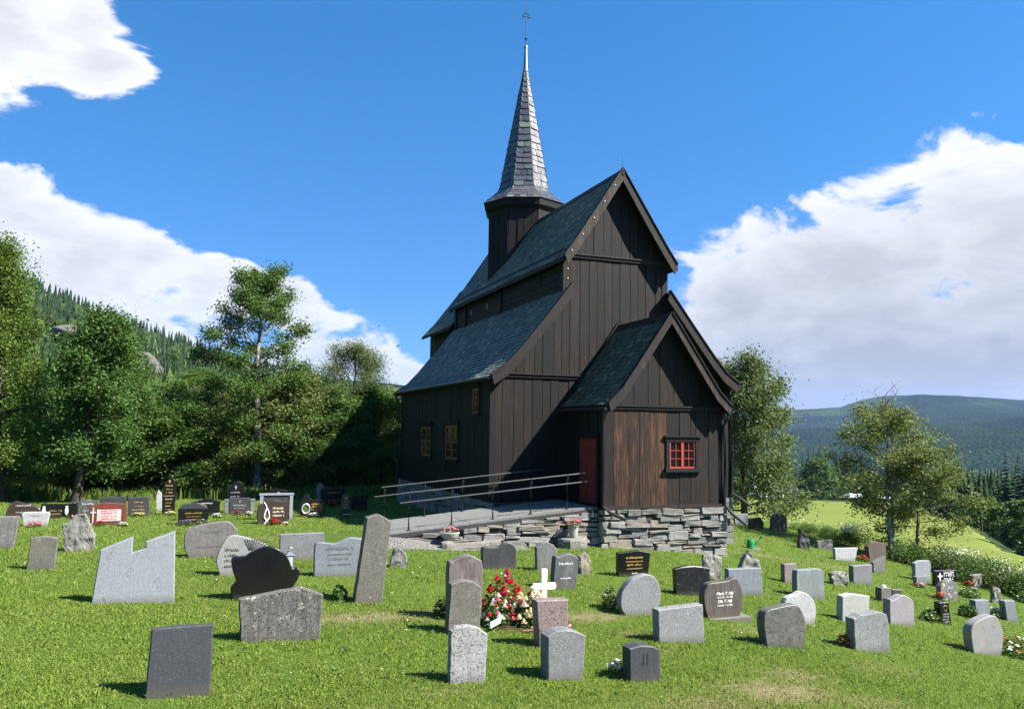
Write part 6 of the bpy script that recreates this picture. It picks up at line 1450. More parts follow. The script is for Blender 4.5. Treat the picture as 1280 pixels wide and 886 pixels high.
def dress(o, pts, t, kind, rs):
    xs = [x for x, z in pts]; x0, x1 = min(xs), max(xs); c = .5*(x0+x1); w = x1-x0; h = max(z for _, z in pts)
    B = MB()
    def fin_l(nm, m):
        nonlocal B
        if B.v: B.build(nm, m, o, 'stuff')
        B = MB()
    def fin(nm, m):
        nonlocal B
        if B.v: B.build(nm, m, o)
        B = MB()
    if kind == 'two':
        for dx in (-.035, .02): B.box(c+dx, c+dx+.014, -.004, .001, .45*h, .78*h)
        fin('carved_stroke', M['dark_inset'])
    elif kind == 'script':
        text_mesh('Marit T. Hjå', .072, M['ivory'], o, c+.02, .60*h, .35); text_mesh('* 8.10.1901  + 6.3.1988', .036, M['ivory'], o, c+.02, .525*h, .2)
        text_mesh('Ola T. Hjå', .072, M['ivory'], o, c+.02, .41*h, .35); text_mesh('* 4.8.1897  + 8.2.1969', .036, M['ivory'], o, c+.02, .325*h, .2)
        b = MB(); b.box(x0+.1, x1+.12, -.12, t+.05, -.10, .035); b.build('plinth', ST['paleshard'], o)
    elif kind in ('gold4', 'gold3', 'gold2', 'gold8', 'white2', 'white1', 'faint2', 'faint4'):
        k = int(kind[-1]); m = {'g': M['gold'], 'w': M['ivory'], 'f': M['faint']}[kind[0]]
        top, bot = (.70, .30) if k < 8 else (.72, .12)
        for i in range(k):
            f = top-(top-bot)*i/max(k-1, 1)
            glyphs(B, c, f*h, w*rs.uniform(.40, .56), h*(.072 if i % 2 == 0 else .042)*(1 if k < 8 else .5), rs)
        fin_l('lettering', m)
        if k == 8: B.box(c-.01, c+.01, -.004, .002, .80*h, .88*h); B.box(c-.03, c-.0101, -.004, .002, .845*h, .86*h); B.box(c+.0101, c+.03, -.004, .002, .845*h, .86*h); B.box(x0+.05, x1-.05, -.004, .002, .475*h, .482*h); fin('carved_cross', M['gold'])
        if kind == 'gold4': glyphs(B, c, .12*h, w*.16, h*.05, rs); fin_l('lettering', M['ivory'])
    elif kind == 'rays':
        for i in range(13):
            a = R(12+i*8.5); r0, r1 = .10, .34
            p = Vector((c+.12, 0, .50*h)); d = Vector((math.cos(a), 0, math.sin(a))); n = Vector((-d.z, 0, d.x))*.006
            q = [p+d*r0-n, p+d*r1-n*1.6, p+d*r1+n*1.6, p+d*r0+n]
            zmax = h*.98
            if q[1].z > zmax-.06: k = max(.3, (zmax-.06-q[0].z)/(q[1].z-q[0].z)); q[1] = q[0].lerp(q[1], k); q[2] = q[3].lerp(q[2], k)
            B.add([(v.x, -.004, v.z) for v in q]+[(v.x, .001, v.z) for v in q], [(0, 1, 2, 3), (7, 6, 5, 4), (0, 4, 5, 1), (1, 5, 6, 2), (2, 6, 7, 3), (3, 7, 4, 0)])
        fin('carved_rays', M['dark_inset'])
        for i in range(4): glyphs(B, x0+.27, (.62-.13*i)*h, .24, .05, rs)
        fin_l('lettering', M['dark_inset'])
    elif kind == 'vases':
        for s in (-1, 1):
            v, f = lathe([(.02, 0), (.045, .05), (.05, .14), (.03, .22), (.045, .26)], 8, (c+s*w*.39, -.012, .10)); B.add(v, f)
        fin('vase_relief', M['ivory'])
        for i in range(2): glyphs(B, c+.02, (.48-.22*i)*h, w*.42, .045, rs)
        fin_l('lettering', M['dimgold'])
    elif kind == 'plaque':
        b = MB(); b.box(c-.21*1.3, c+.33, -.012, .002, .12, .12+.72*(h-.18)); pl = b.build('plaque', M['paleface'], o)
        for i in range(5): glyphs(B, c+.03, .16+.082*(4-i)*.95, .40, .05 if i % 2 == 0 else .032, rs, -.016)
        if B.v: B.build('lettering', M['petal_red'], pl, 'stuff'); B = MB()
        xk = x0+.11; B.box(xk-.016, xk+.016, -.012, .002, .08, h*.80); B.box(xk-.07, xk-.0161, -.012, .002, h*.55, h*.61); B.box(xk+.0161, xk+.07, -.012, .002, h*.55, h*.61); fin('carved_cross', M['paleface'])
    elif kind in ('cross', 'cross3', 'crosswhite'):
        m = M['ivory'] if kind == 'crosswhite' else (M['silver'] if kind == 'cross' or w > .5 else M['gold'])
        xk, zk, s = (x0+.24*w, .62*h, .12) if kind == 'crosswhite' else (c, .80*h, .055)
        B.box(xk-.2*s, xk+.2*s, -.005, .002, zk-1.3*s, zk+1.1*s); B.box(xk-.8*s, xk-.201*s, -.005, .002, zk+.1*s, zk+.48*s); B.box(xk+.201*s, xk+.8*s, -.005, .002, zk+.1*s, zk+.48*s); fin('carved_cross', m)
        if kind == 'cross3':
            for i in range(3): glyphs(B, c, (.62-.13*i)*h, w*.55, .05, rs)
            fin_l('lettering', M['silver'] if w > .5 else M['gold'])
        if kind == 'crosswhite':
            for i in range(3): glyphs(B, c+.14*w, (.80-.17*i)*h, w*.46, .075, rs)
            fin_l('lettering', m)
    elif kind == 'columns':
        glyphs(B, c, .52*h, w*.6, .06, rs); glyphs(B, c, .36*h, w*.5, .04, rs); fin_l('lettering', M['silver'])
        B.box(c-.008, c+.008, -.004, .002, .72*h, .86*h); B.box(c-.03, c-.0081, -.004, .002, .80*h, .83*h); B.box(c+.0081, c+.03, -.004, .002, .80*h, .83*h); fin('carved_cross', M['silver'])
        for s in (-1, 1):
            a = c+s*(w/2+.07); b = MB(); b.box(a-.06, a+.06, -.02, t+.02, -.1, h*.82); b.box(a-.075, a+.075, -.035, t+.035, h*.822, h*.92); b.build('column', ST['midgranite'], o)
    elif kind == 'frame':
        for s in (-1, 1):
            a = c+s*(w/2+.055); b = MB(); b.box(a-.05, a+.05, -.03, t+.03, -.1, h*1.0); b.build('column', ST['lightgrey'], o)
        b = MB(); b.box(c-w/2-.13, c+w/2+.13, -.04, t+.04, h+.002, h+.055); b.build('lintel', ST['lightgrey'], o)
    elif kind == 'tear':
        q = []
        for i in range(25):
            a = 2*pi*i/24; r = .085*(1-.0*math.cos(a)); q.append((c-.20*w+r*.85*math.sin(a)*(1 if math.cos(a) < .2 else (1-.55*math.cos(a))), -.008, .30*h+.10*(-math.cos(a))+.14*max(0, -math.cos(a))**2.5))
        B.tube(q, .022, 6, False); B.tube([(c-.20*w, -.008, .62*h), (c-.24*w, -.008, .78*h), (c-.30*w, -.008, .92*h)], [.02, .02, .012], 6); B.tube([(c-.20*w, -.008, .17*h), (c-.26*w, -.008, .02*h)], .02, 6); B.tube([(c-.20*w, -.008, .17*h), (c-.14*w, -.008, .02*h)], .02, 6)
        fin('carved_teardrop', M['ivory'])
        b = MB(); v, f = lathe([(.0005, 0), (.055, .001), (.0005, .002)], 14); v = [(x+c-.20*w, -.002-z, y*1.5+.30*h) for x, y, z in v]; b.add(v, f); b.build('teardrop_field', M['weed'], o)
        for i in range(3): glyphs(B, c+.16*w, (.62-.15*i)*h, w*.36, .055, rs)
        fin_l('lettering', M['petal_cream'])
    elif kind == 'ring':
        q = [(c-.26*w+.12*math.sin(2*pi*i/20), -.01, .36*h+.15*math.cos(2*pi*i/20)) for i in range(21)]
        B.tube(q, .026, 6, False); fin('carved_ring', M['silver'])
        b = MB(); v, f = lathe([(.0005, 0), (.09, .001), (.0005, .002)], 14); v = [(x+c-.26*w, -.002-z, y*1.2+.36*h) for x, y, z in v]; b.add(v, f); b.build('ring_field', M['weed'], o)
        for i in range(3): glyphs(B, c+.16*w, (.52-.12*i)*h, w*.42, .055, rs)
        fin_l('lettering', M['gold'])
    elif kind == 'cap':
        v, f = lathe([(.06, 0), (.05, .04), (.012, .06)], 10, (c+.02, t*.5, h-.005)); B.add(v, f); fin('cap', M['whitepaint'])
    elif kind == 'leaf':
        q = [(c-.02, .86*h), (c+.045, .80*h), (c+.035, .68*h), (c-.005, .58*h), (c-.055, .69*h), (c-.07, .81*h)]
        for a, b_ in zip(q, q[1:]+q[:1]): B.tube([(a[0], -.004, a[1]), (b_[0], -.004, b_[1])], .007, 4)
        fin('leaf_emblem', M['dimgold'])
        for i in range(3): glyphs(B, c+.0, (.44-.115*i)*h, w*.5, .036, rs)
        glyphs(B, c+.03, .10*h, w*.34, .035, rs); fin_l('lettering', M['silver'])
GG = 'gravestones in the churchyard'
for i, (xy, pts, t, mk, sm, rough, let, lean, label) in enumerate(STONES):
    o = link('gravestone', stone_mesh(pts, t, ST[mk], sm, rough, i, .0012 if mk in ('black', 'blackfleck', 'charcoal', 'lightgrey', 'pale', 'red', 'brownpolish', 'darkgrey') else (.009 if mk in ('roughgrey', 'mottled', 'paleshard', 'greenslate', 'bluebrown', 'swirl') else .0045)))
    z = gz(*xy); o.location = (xy[0], xy[1], z+.0)
    o.rotation_euler = (lean, 0, 0)
    tag(o, label, 'gravestone', GG)
    if let: dress(o, pts, t, let, random.Random(100+i))

# lantern on the shoulder of the black wave-shaped stone
lx, ly = -10.66, -8.60; lz = gz(-11.13, -8.67)+.50
lan = empty('grave_lantern', (lx, ly, lz), 'silver lantern standing on the shoulder of the black wave-shaped gravestone', 'lantern')
o = MB(); o.box(-.065, .065, -.065, .065, 0, .02); o.build('base', M['galv'], lan)
for sx in (-1, 1):
    for sy in (-1, 1): o = MB(); o.tube([(sx*.055, sy*.055, .021), (sx*.055, sy*.055, .20)], .007, 6); o.build('post', M['galv'], lan)
def glow_glass():
    n = NT('lantern_glass'); n.set('Base Color', (.62, .70, .66)); n.set('Roughness', .15); n.b.inputs['Transmission Weight'].default_value = .5; return n.m
M['lglass'] = glow_glass()
for k in range(4):
    a = k*pi/2; o = MB(); o.box(-.048, .048, -.056, -.052, .021, .199); g = o.build('pane', M['lglass'], lan); g.rotation_euler = (0, 0, a)
o = MB(); v, f = lathe([(.028, 0), (.028, .11), (.004, .115)], 10, (0, 0, .021)); o.add(v, f); o.build('candle', M['petal_cream'], lan)
o = MB(); v, f = lathe([(.10, .20), (.09, .215), (.035, .255), (.03, .275), (.012, .285)], 4, (0, 0, 0)); o.add(v, f); rf = o.build('roof', M['galv'], lan); rf.rotation_euler = (0, 0, pi/4)
o = MB(); o.tube([(-.03, 0, .28), (-.03, 0, .31), (0, 0, .33), (.03, 0, .31), (.03, 0, .28)], .005, 6); o.build('handle', M['galv'], lan)

# ------------------------------------------------------------------ flowers on the graves
def plant(key, leafm, nleaf, lsz, W_, H_, bl, seed, bs=.045):
    """leaf tuft with blossoms; bl = [(material, count)]"""
    rs = np.random.RandomState(seed); a = rs.uniform(0, 6.28, nleaf); q = np.sqrt(rs.rand(nleaf)); zz = rs.uniform(.02, 1, nleaf)*H_*(1-.45*q*q)
    P = np.stack([W_*q*np.cos(a), .7*W_*q*np.sin(a), zz], -1); parts = [('leaves', leaves_mesh('leaves', P, lsz, rs, leafm, .35, .6))]
    for m, c in bl:
        a = rs.uniform(0, 6.28, c); q = np.sqrt(rs.rand(c)); C = np.stack([W_*q*np.cos(a), .7*W_*q*np.sin(a), H_*(1.02-.45*q*q)-rs.rand(c)*.25*H_], -1)
        V = []; F = []
        for p in C:                                                   # five to seven petals in two whorls round each flower's heart
            r0 = bs*rs.uniform(.75, 1.2); n = 6
            for ring, (rr, tz) in enumerate(((1., .15), (.6, .6))):
                for j in range(n):
                    t = 2*pi*(j+.5*ring)/n+rs.rand(); d = np.array([math.cos(t), math.sin(t), 0]); e = np.array([-d[1], d[0], 0])
                    o = len(V); V += [tuple(p+d*.1*r0), tuple(p+d*r0*rr*.7+e*r0*.38+np.array([0, 0, tz*r0*.7])), tuple(p+d*r0*rr+np.array([0, 0, tz*r0])), tuple(p+d*r0*rr*.7-e*r0*.38+np.array([0, 0, tz*r0*.7]))]; F.append((o, o+1, o+2, o+3))
        me = bpy.data.meshes.new('blossoms'); me.from_pydata(V, [], F); me.materials.append(m); parts.append(('blossoms', me))
    TREES[key] = parts
P_ = M
plant('p_red', M['leaf_dark'], 240, .05, .22, .20, [(M['petal_red'], 26)], 1)
plant('p_white', M['leaf_mid'], 220, .05, .20, .18, [(M['petal_white'], 24)], 2)
plant('p_pink', M['leaf_mid'], 220, .05, .24, .17, [(M['petal_pink'], 26)], 3)
plant('p_purple', M['leaf_mid'], 320, .055, .30, .24, [(M['petal_purple'], 26)], 4)
plant('p_yellow', M['leaf_mid'], 220, .05, .24, .17, [(M['petal_yellow'], 12), (M['petal_white'], 10)], 5)
plant('p_redwhite', M['leaf_dark'], 220, .05, .20, .18, [(M['petal_red'], 14), (M['petal_white'], 8)], 6)
plant('p_orange', M['leaf_dark'], 240, .05, .18, .22, [(M['petal_orange'], 22)], 7)
plant('p_leafy', M['leaf_dark'], 420, .075, .24, .36, [], 8)
plant('p_blue', M['leaf_willow'], 420, .06, .20, .40, [(M['petal_white'], 3)], 9)
plant('p_leafwhite', M['leaf_mid'], 420, .065, .30, .30, [(M['petal_white'], 10)], 10, .03)
plant('p_wide', M['leaf_mid'], 800, .07, .55, .36, [(M['petal_white'], 22), (M['petal_red'], 14)], 11, .05)
plant('p_pale', M['leaf_willow'], 260, .05, .17, .26, [(M['petal_white'], 16)], 12)
GF = 'flowers planted on the graves'
def flower(key, x, y, label, sc=1., rz_=0., dz=-.01, name='grave_flowers'):
    t = empty(name, (x, y, gz(x, y)+dz), label, 'flowers', GF, rz_); t.scale = (sc, sc, sc)
    for nm, me in TREES[key]: link(nm, me, None, t, 'stuff')
    return t
FL = [('p_pink', -16.1, 2.02, 'pink flowers in front of the low whitish gravestone at far left', .8), ('p_red', -14.55, 2.25, 'red flowers in front of the red granite gravestone', .8), ('p_white', -14.0, 2.23, 'white flowers at the right foot of the red granite gravestone', .75), ('p_white', -14.85, 2.26, 'small white flowers at the left foot of the red granite gravestone', .55),
      ('p_redwhite', -15.5, 4.72, 'red and white flowers between the black block and the vase-engraved stone', .7), ('p_yellow', -13.8, 5.55, 'yellow and white flowers before the gold-lettered stone right of the red one', .85), ('p_yellow', -12.9, 5.9, 'yellow and white flowers before the tall pointed black gravestone', .9),
      ('p_purple', -12.4, 2.3, 'purple flowers before the low black gravestone with gold script', .8), ('p_leafwhite', -11.95, 2.33, 'green plant beside the purple flowers', .7), ('p_white', -11.5, 4.9, 'pale flowers beside the black gabled gravestone', .9),
      ('p_red', -10.87, 5.7, 'red flowers before the stone flanked by granite columns', .8), ('p_white', -10.5, 5.72, 'white flowers right of the red ones before the columned stone', .8), ('p_red', -9.98, 2.35, 'red flowers before the stone with the white teardrop', 1.0), ('p_white', -9.66, 2.4, 'white flowers right of the red ones at the teardrop stone', .6),
      ('p_white', -8.55, 4.62, 'white flowers before the swan-shaped black gravestone', 1.0), ('p_yellow', -7.5, 4.55, 'pale yellow flowers before the small narrow brown gravestone', .75), ('p_red', -7.35, 8.75, 'red flowers before the left black gravestone in the church shadow', 1.2), ('p_red', -6.62, 6.75, 'red flowers before the black gravestone nearest the ramp', 1.1),
      ('p_leafy', -9.85, -8.75, 'dark leafy plant with pale flowers left of the tall granite pillar', .75), ('p_blue', -8.42, -10.05, 'bluish leafy plant left of the veined brown gravestone', .8), ('p_blue', -5.23, -9.62, 'leafy plant tucked behind the round light grey gravestone', 1.0), ('p_pale', -6.98, -13.15, 'silvery white flowers left of the stone with two carved strokes', .75),
      ('p_orange', -1.72, -11.45, 'orange-red flowers at the left foot of the rough-sided grey stone', .9), ('p_red', 9.75, .1, 'red flowers between the white trapezoid and the brown arched stone', 1.1), ('p_redwhite', 8.2, -3.75, 'small red flowers left of the low block by the hedge', .9), ('p_orange', 7.25, -5.35, 'orange flowers left of the lichen mottled round stone', 1.0),
      ('p_orange', 12.0, -2.2, 'reddish flowers left of the small mottled block by the hedge', .9), ('p_leafwhite', 3.62, -8.35, 'leafy plant with a white bloom left of the leaf-emblem stone', 1.0), ('p_leafy', 6.05, -7.25, 'dark leafy plant left of the slanted slab behind the big round stone', 1.0), ('p_pale', 7.55, -6.8, 'white flowers between the two grey slanted slabs', 1.1),
      ('p_leafwhite', 9.6, -4.3, 'flowers and leaves left of the thin pointed mottled stone', 1.2), ('p_leafwhite', 12.5, -3.9, 'low green plant with white blooms at the right edge by the hedge', 1.3), ('p_wide', 3.45, -10.55, 'wide bed of red and white roses right of the large banded stone', 1.0), ('p_redwhite', -6.72, -11.0, 'few red and white blooms lying right of the pink granite block', .6)]
for i, (k, x, y, lab, sc) in enumerate(FL): flower(k, x, y, lab, sc, i*1.3)

# fresh grave: earth, heaped bouquets, white cross
def mound(name, x, y, rx, ry, h, m, label, cat, seed=1, rot=0.):
    V = []; F = []; na, nr = 40, 12; rs = random.Random(seed)
    for i in range(nr+1):
        for j in range(na):
            r = i/nr; a = 2*pi*j/na; q = 1+.14*mnoise.noise(Vector((math.cos(a)*2, math.sin(a)*2, seed)))
            u, v = rx*r*q*math.cos(a), ry*r*q*math.sin(a); px, py = x+u*math.cos(rot)-v*math.sin(rot), y+u*math.sin(rot)+v*math.cos(rot)
            bump_ = mnoise.noise(Vector((px*7, py*7, seed)))*.035+mnoise.noise(Vector((px*19, py*19, seed)))*.018
            V.append((px, py, gz(px, py)+(h*(1-r*r)+bump_*(1-r*.6)+.012 if r < 1 else -.03)))
    for i in range(nr):
        for j in range(na): q = (j+1) % na; F.append((i*na+j, i*na+q, (i+1)*na+q, (i+1)*na+j))
    o = mesh(name, V, F, m); tag(o, label, cat); return o
mound('grave_mound', -7.25, -10.5, .85, .66, .10, M['soil'], 'bare brown earth of the fresh grave under the flowers', 'grave mound', 3, -.25)
def bouquet(x, y, rx, ry, h, specs, nleaf, seed, label, bs=.05, leafm=None):
    t = empty('flower_bouquet', (x, y, gz(x, y)+.05), label, 'bouquet', 'bouquets heaped on the fresh grave')
    rs = np.random.RandomState(seed)
    def pt(n, s=1.):
        a = rs.uniform(0, 6.28, n); q = np.sqrt(rs.rand(n)); return np.stack([rx*q*np.cos(a), ry*q*np.sin(a), h*(1-q**1.4)*s+.02], -1)
    P = pt(nleaf); P[:, 2] *= rs.uniform(.2, 1.03, nleaf)
    link('leaves', leaves_mesh('leaves', P, .075, rs, leafm or M['leaf_dark'], .3, .5), None, t, 'stuff')
    for nm, m, n, r in specs:
        V = []; F = []
        for p in pt(n):
            p = p+np.array([0, 0, .02]); r0 = r*rs.uniform(.75, 1.2)
            for ring in range(4):                                     # rolled petals of each bloom, four whorls
                k = 6; rr = r0*(1-.23*ring); up_ = r0*(.15+.35*ring)
                for j in range(k):
                    a = 2*pi*(j+.5*(ring % 2))/k+rs.uniform(-.2, .2); d = np.array([math.cos(a), math.sin(a), 0]); e = np.array([-d[1], d[0], 0])
                    o = len(V); V += [tuple(p+d*rr*.15+np.array([0, 0, up_*.5])), tuple(p+d*rr*.75+e*rr*.5+np.array([0, 0, up_])), tuple(p+d*rr+np.array([0, 0, up_+.25*r0])), tuple(p+d*rr*.75-e*rr*.5+np.array([0, 0, up_]))]; F.append((o, o+1, o+2, o+3))
        me = bpy.data.meshes.new(nm); me.from_pydata(V, [], F); me.materials.append(m); link(nm, me, None, t, 'stuff')
    return t
bouquet(-7.42, -10.12, .42, .38, .62, [('roses', M['petal_crimson'], 38, .052), ('carnations', M['petal_red'], 16, .045), ('small_blooms', M['petal_white'], 16, .022)], 700, 5, 'tall cone of crimson and red roses at the back of the fresh grave')
bouquet(-7.20, -10.74, .44, .32, .46, [('white_blooms', M['petal_cream'], 70, .050), ('pale_blooms', M['petal_white'], 40, .045), ('roses', M['petal_red'], 4, .05)], 700, 6, 'wide spray of cream white blooms beside the white cross')
bouquet(-7.72, -10.72, .27, .25, .36, [('white_blooms', M['petal_white'], 24, .045), ('roses', M['petal_red'], 10, .04), ('pink_blooms', M['petal_pink'], 6, .04)], 420, 7, 'small white and red bouquet lowest on the left of the fresh grave')
bouquet(-7.38, -10.62, .34, .24, .40, [('carnations', M['petal_red'], 12, .042), ('small_blooms', M['petal_cream'], 18, .03)], 500, 8, 'red and cream flowers between the crimson cone and the white spray')
o = MB(); o.tube([(-7.35, -11.1, gz(-7.35, -11.1)+.06), (-7.0, -11.05, gz(-7, -11.05)+.16), (-6.85, -10.9, gz(-6.85, -10.9)+.22)], .02, 6); o.tube([(-7.5, -11.15, gz(-7.5, -11.15)+.03), (-7.05, -11.22, gz(-7.05, -11.2)+.08)], .018, 6)
o = o.build('cut_branch', M['bark_brown']); tag(o, 'bare cut branches lying on the earth below the bouquets', 'branch')
o = MB()
for i in range(6):
    x = -7.98+.02*i; z = gz(x, -10.98)+.06+.012*i
    o.add([(x, -11.08, z+.0), (x+.13-.01*i, -11.04, z+.05), (x+.13-.01*i, -11.03, z+.11), (x, -11.07, z+.06)], [(0, 1, 2, 3)]) if i == 0 else None
o.add([(-8.0, -11.06, gz(-8, -11)+.05), (-7.80, -11.0, gz(-8, -11)+.11), (-7.78, -11.0, gz(-8, -11)+.20), (-7.98, -11.06, gz(-8, -11)+.14), (-8.0, -11.04, gz(-8, -11)+.05), (-7.80, -10.98, gz(-8, -11)+.11), (-7.78, -10.98, gz(-8, -11)+.20), (-7.98, -11.04, gz(-8, -11)+.14)], [(0, 1, 2, 3), (7, 6, 5, 4), (0, 4, 5, 1), (1, 5, 6, 2), (2, 6, 7, 3), (3, 7, 4, 0)])
o = o.build('ribbon_card', M['whitepaint']); tag(o, 'white ribbon end hanging from the small bouquet on the left', 'ribbon')
cx_, cy_ = -6.72, -10.12; cz_ = gz(cx_, cy_)
cr_ = empty('grave_cross', (cx_, cy_, cz_), 'plain white painted wooden cross on the fresh grave', 'cross'); cr_.scale = (.9, .9, .86)
def cross_poly(): return [(-.055, -.2), (.055, -.2), (.05, .50), (.20, .495), (.225, .51), (.235, .56), (.225, .615), (.20, .625), (.05, .615), (.06, .86), (.05, .885), (0, .895), (-.05, .885), (-.06, .86), (-.05, .615), (-.20, .625), (-.225, .615), (-.235, .56), (-.225, .51), (-.20, .495), (-.05, .50)]
o = MB(); p = cross_poly(); o.prism([(x, z) for x, z in p], -.02, .02); cb_ = o.build('board', M['whitepaint'], cr_)
bv = cb_.modifiers.new('bevel', 'BEVEL'); bv.width = .006; bv.segments = 2

# ------------------------------------------------------------------ beside the ramp
def gravel():
    rs = np.random.RandomState(3); n = 3800
    x = rs.uniform(-8.3, -4.2, n); y = -2.78-rs.uniform(0, 1, n)**1.3*(1.05-.10*(x+8.7)); k = (y > -4.0)
    x, y = x[k], y[k]; n = len(x); X, Y = site(x, y); z = ground_h(X, Y); s = rs.uniform(.012, .035, n)
    base = np.array([(1, 0, 0), (-.5, .87, 0), (-.5, -.87, 0), (.1, 0, .8), (0, 0, -.6)]); f = np.array([(0, 1, 3), (1, 2, 3), (2, 0, 3), (1, 0, 4), (2, 1, 4), (0, 2, 4)])
    a = rs.uniform(0, 6.28, n); bx = base[None, :, 0]*np.cos(a)[:, None]-base[None, :, 1]*np.sin(a)[:, None]; by = base[None, :, 0]*np.sin(a)[:, None]+base[None, :, 1]*np.cos(a)[:, None]
    j = rs.uniform(.7, 1.3, (n, 5))
    V = np.stack([x[:, None]+bx*s[:, None]*j, y[:, None]+by*s[:, None]*j, z[:, None]+.006+base[None, :, 2]*s[:, None]*.7], -1)
    F = f[None]+(np.arange(n)*5)[:, None, None]
    o = link('gravel', npmesh('gravel', V.reshape(-1, 3), F.reshape(-1, 3), M['gravelm']), None, None, 'stuff'); tag(o, 'pale grey gravel at the foot of the ramp', 'gravel')
    # bed under it
    V = []; F = []
    for i in range(23):
        for j in range(6):
            xx = -8.8+i*.21; d = (1.15-.10*(xx+8.8))*j/5; yy = -2.72-max(d, .02*j); V.append((xx, yy, gz(xx, yy)+(.004 if j < 5 else -.01)))
    for i in range(22):
        for j in range(5): a = i*6+j; F.append((a, a+1, a+7, a+6))
    mesh('gravel_bed', V, F, M['gravelm'], None, 'structure')
def gravel_mat():
    n = NT('gravel'); r = n.island(); g = n.noise(n.pos(), 40, 5, .75)
    c = n.mix(r, (.12, .117, .11), (.25, .245, .235)); c = n.mix(n.rng(g, .4, .6, .6, 0), c, (.13, .12, .105)); n.set('Base Color', c); n.set('Roughness', .9); n.bump(g, .8, .02); return n.m
M['gravelm'] = gravel_mat(); gravel()
def flat_slab(x, y, w, d, h, rz_, seed, label):
    rs = random.Random(seed); n = 9; p = [(w*.5*math.cos(2*pi*i/n)*rs.uniform(.85, 1.1), d*.5*math.sin(2*pi*i/n)*rs.uniform(.8, 1.15)) for i in range(n)]
    V = [(a, b, -.05) for a, b in p]+[(a, b, h*.8) for a, b in p]+[(a*.94, b*.92, h+rs.uniform(-.01, .01)) for a, b in p]
    F = [(i, (i+1) % n, n+(i+1) % n, n+i) for i in range(n)]+[(n+i, n+(i+1) % n, 2*n+(i+1) % n, 2*n+i) for i in range(n)]+[tuple(range(2*n, 3*n))]
    o = mesh('flat_stone', V, F, ST['paleshard']); o.location = (x, y, gz(x, y)); o.rotation_euler = (.03, -.05, rz_); tag(o, label, 'stone', 'loose flat stones by the ramp')
flat_slab(-5.9, -3.2, 1.5, .45, .06, .05, 1, 'long pale flat stone lying below the ramp right of the urn')
flat_slab(-5.55, -2.95, 1.3, .3, .13, .02, 2, 'upper flat stone leaning against the ramp side behind the long pale one')
flat_slab(-6.4, -3.35, .35, .3, .16, .4, 3, 'small round pale stone between the urn and the long flat stone')
M['urn'] = stone('urn_stone', (.30, .285, .25), (.42, .40, .36), (.2, .19, .17), .15, 40, .85, .4)
def planter(x, y, label, prof_, key, sc, zt):
    t = empty('flower_urn', (x, y, gz(x, y)), label, 'planter', 'planters by the ramp'); o = MB(); v, f = lathe(prof_, 18); o.add(v, f); o.build('bowl', M['urn'], t)
    for nm, me in TREES[key]: c = link(nm, me, None, t, 'stuff'); c.location = (0, 0, zt); c.scale = (sc, sc*1.3, sc)
planter(-6.25, -3.05, 'wide pale stone urn with pink flowers on the gravel below the ramp', [(.12, 0), (.13, .05), (.07, .10), (.08, .14), (.20, .24), (.24, .32), (.25, .35), (.22, .36), (.20, .31)], 'p_pink', .85, .32)
planter(-2.85, -2.98, 'pale pot with pink flowers standing against the ramp wall', [(.10, 0), (.12, .15), (.145, .30), (.155, .31), (.155, .345), (.13, .345), (.12, .30)], 'p_pink', .9, .32)
bpy.context.view_layer.update()
_pot = [o for o in scene.objects if o.name.startswith('flower_urn')][-1]; _pot.location.z = gz(-2.85, -2.98)+.25
flat_slab(-2.85, -2.98, .9, .62, .26, .1, 9, 'low ledge stone carrying the pot of pink flowers')

# green watering can by the church corner
M['green'] = plain('green_plastic', (.012, .20, .07), .4, 0, .4, .08)
wx, wy = 4.55, -.55; wc = empty('watering_can', (wx, wy, gz(wx, wy)), 'green plastic watering can at the right corner of the stone foundation', 'watering can', None, -.3)
o = MB(); v, f = lathe([(.10, 0), (.115, .02), (.11, .20), (.09, .27), (.075, .28)], 16); o.add(v, f); o.build('body', M['green'], wc)
o = MB(); o.tube([(.09, 0, .06), (.20, 0, .16), (.33, 0, .33)], [.028, .022, .016], 8); o.build('spout', M['green'], wc)
o = MB(); v, f = lathe([(.012, 0), (.04, .04), (.042, .05), (.01, .055)], 10); v = [(x*.7+z*.7+.33, y, .33+z*.7-x*.7) for x, y, z in v]; o.add(v, f); o.build('rose_head', M['green'], wc)
o = MB(); o.tube([(-.10, 0, .08), (-.19, 0, .17), (-.16, 0, .30), (-.04, 0, .36), (.06, 0, .29)], .014, 8); o.build('handle', M['green'], wc)
o = MB(); v, f = lathe([(.30, 0), (.32, .03), (.31, .07), (.27, .08)], 9); o = mesh('flat_stone', [(x, y*.7, z) for x, y, z in v], f, ST['grey']); o.location = (wx+.05, wy, gz(wx, wy)-.075); tag(o, 'grey flat stone under the green watering can', 'stone')

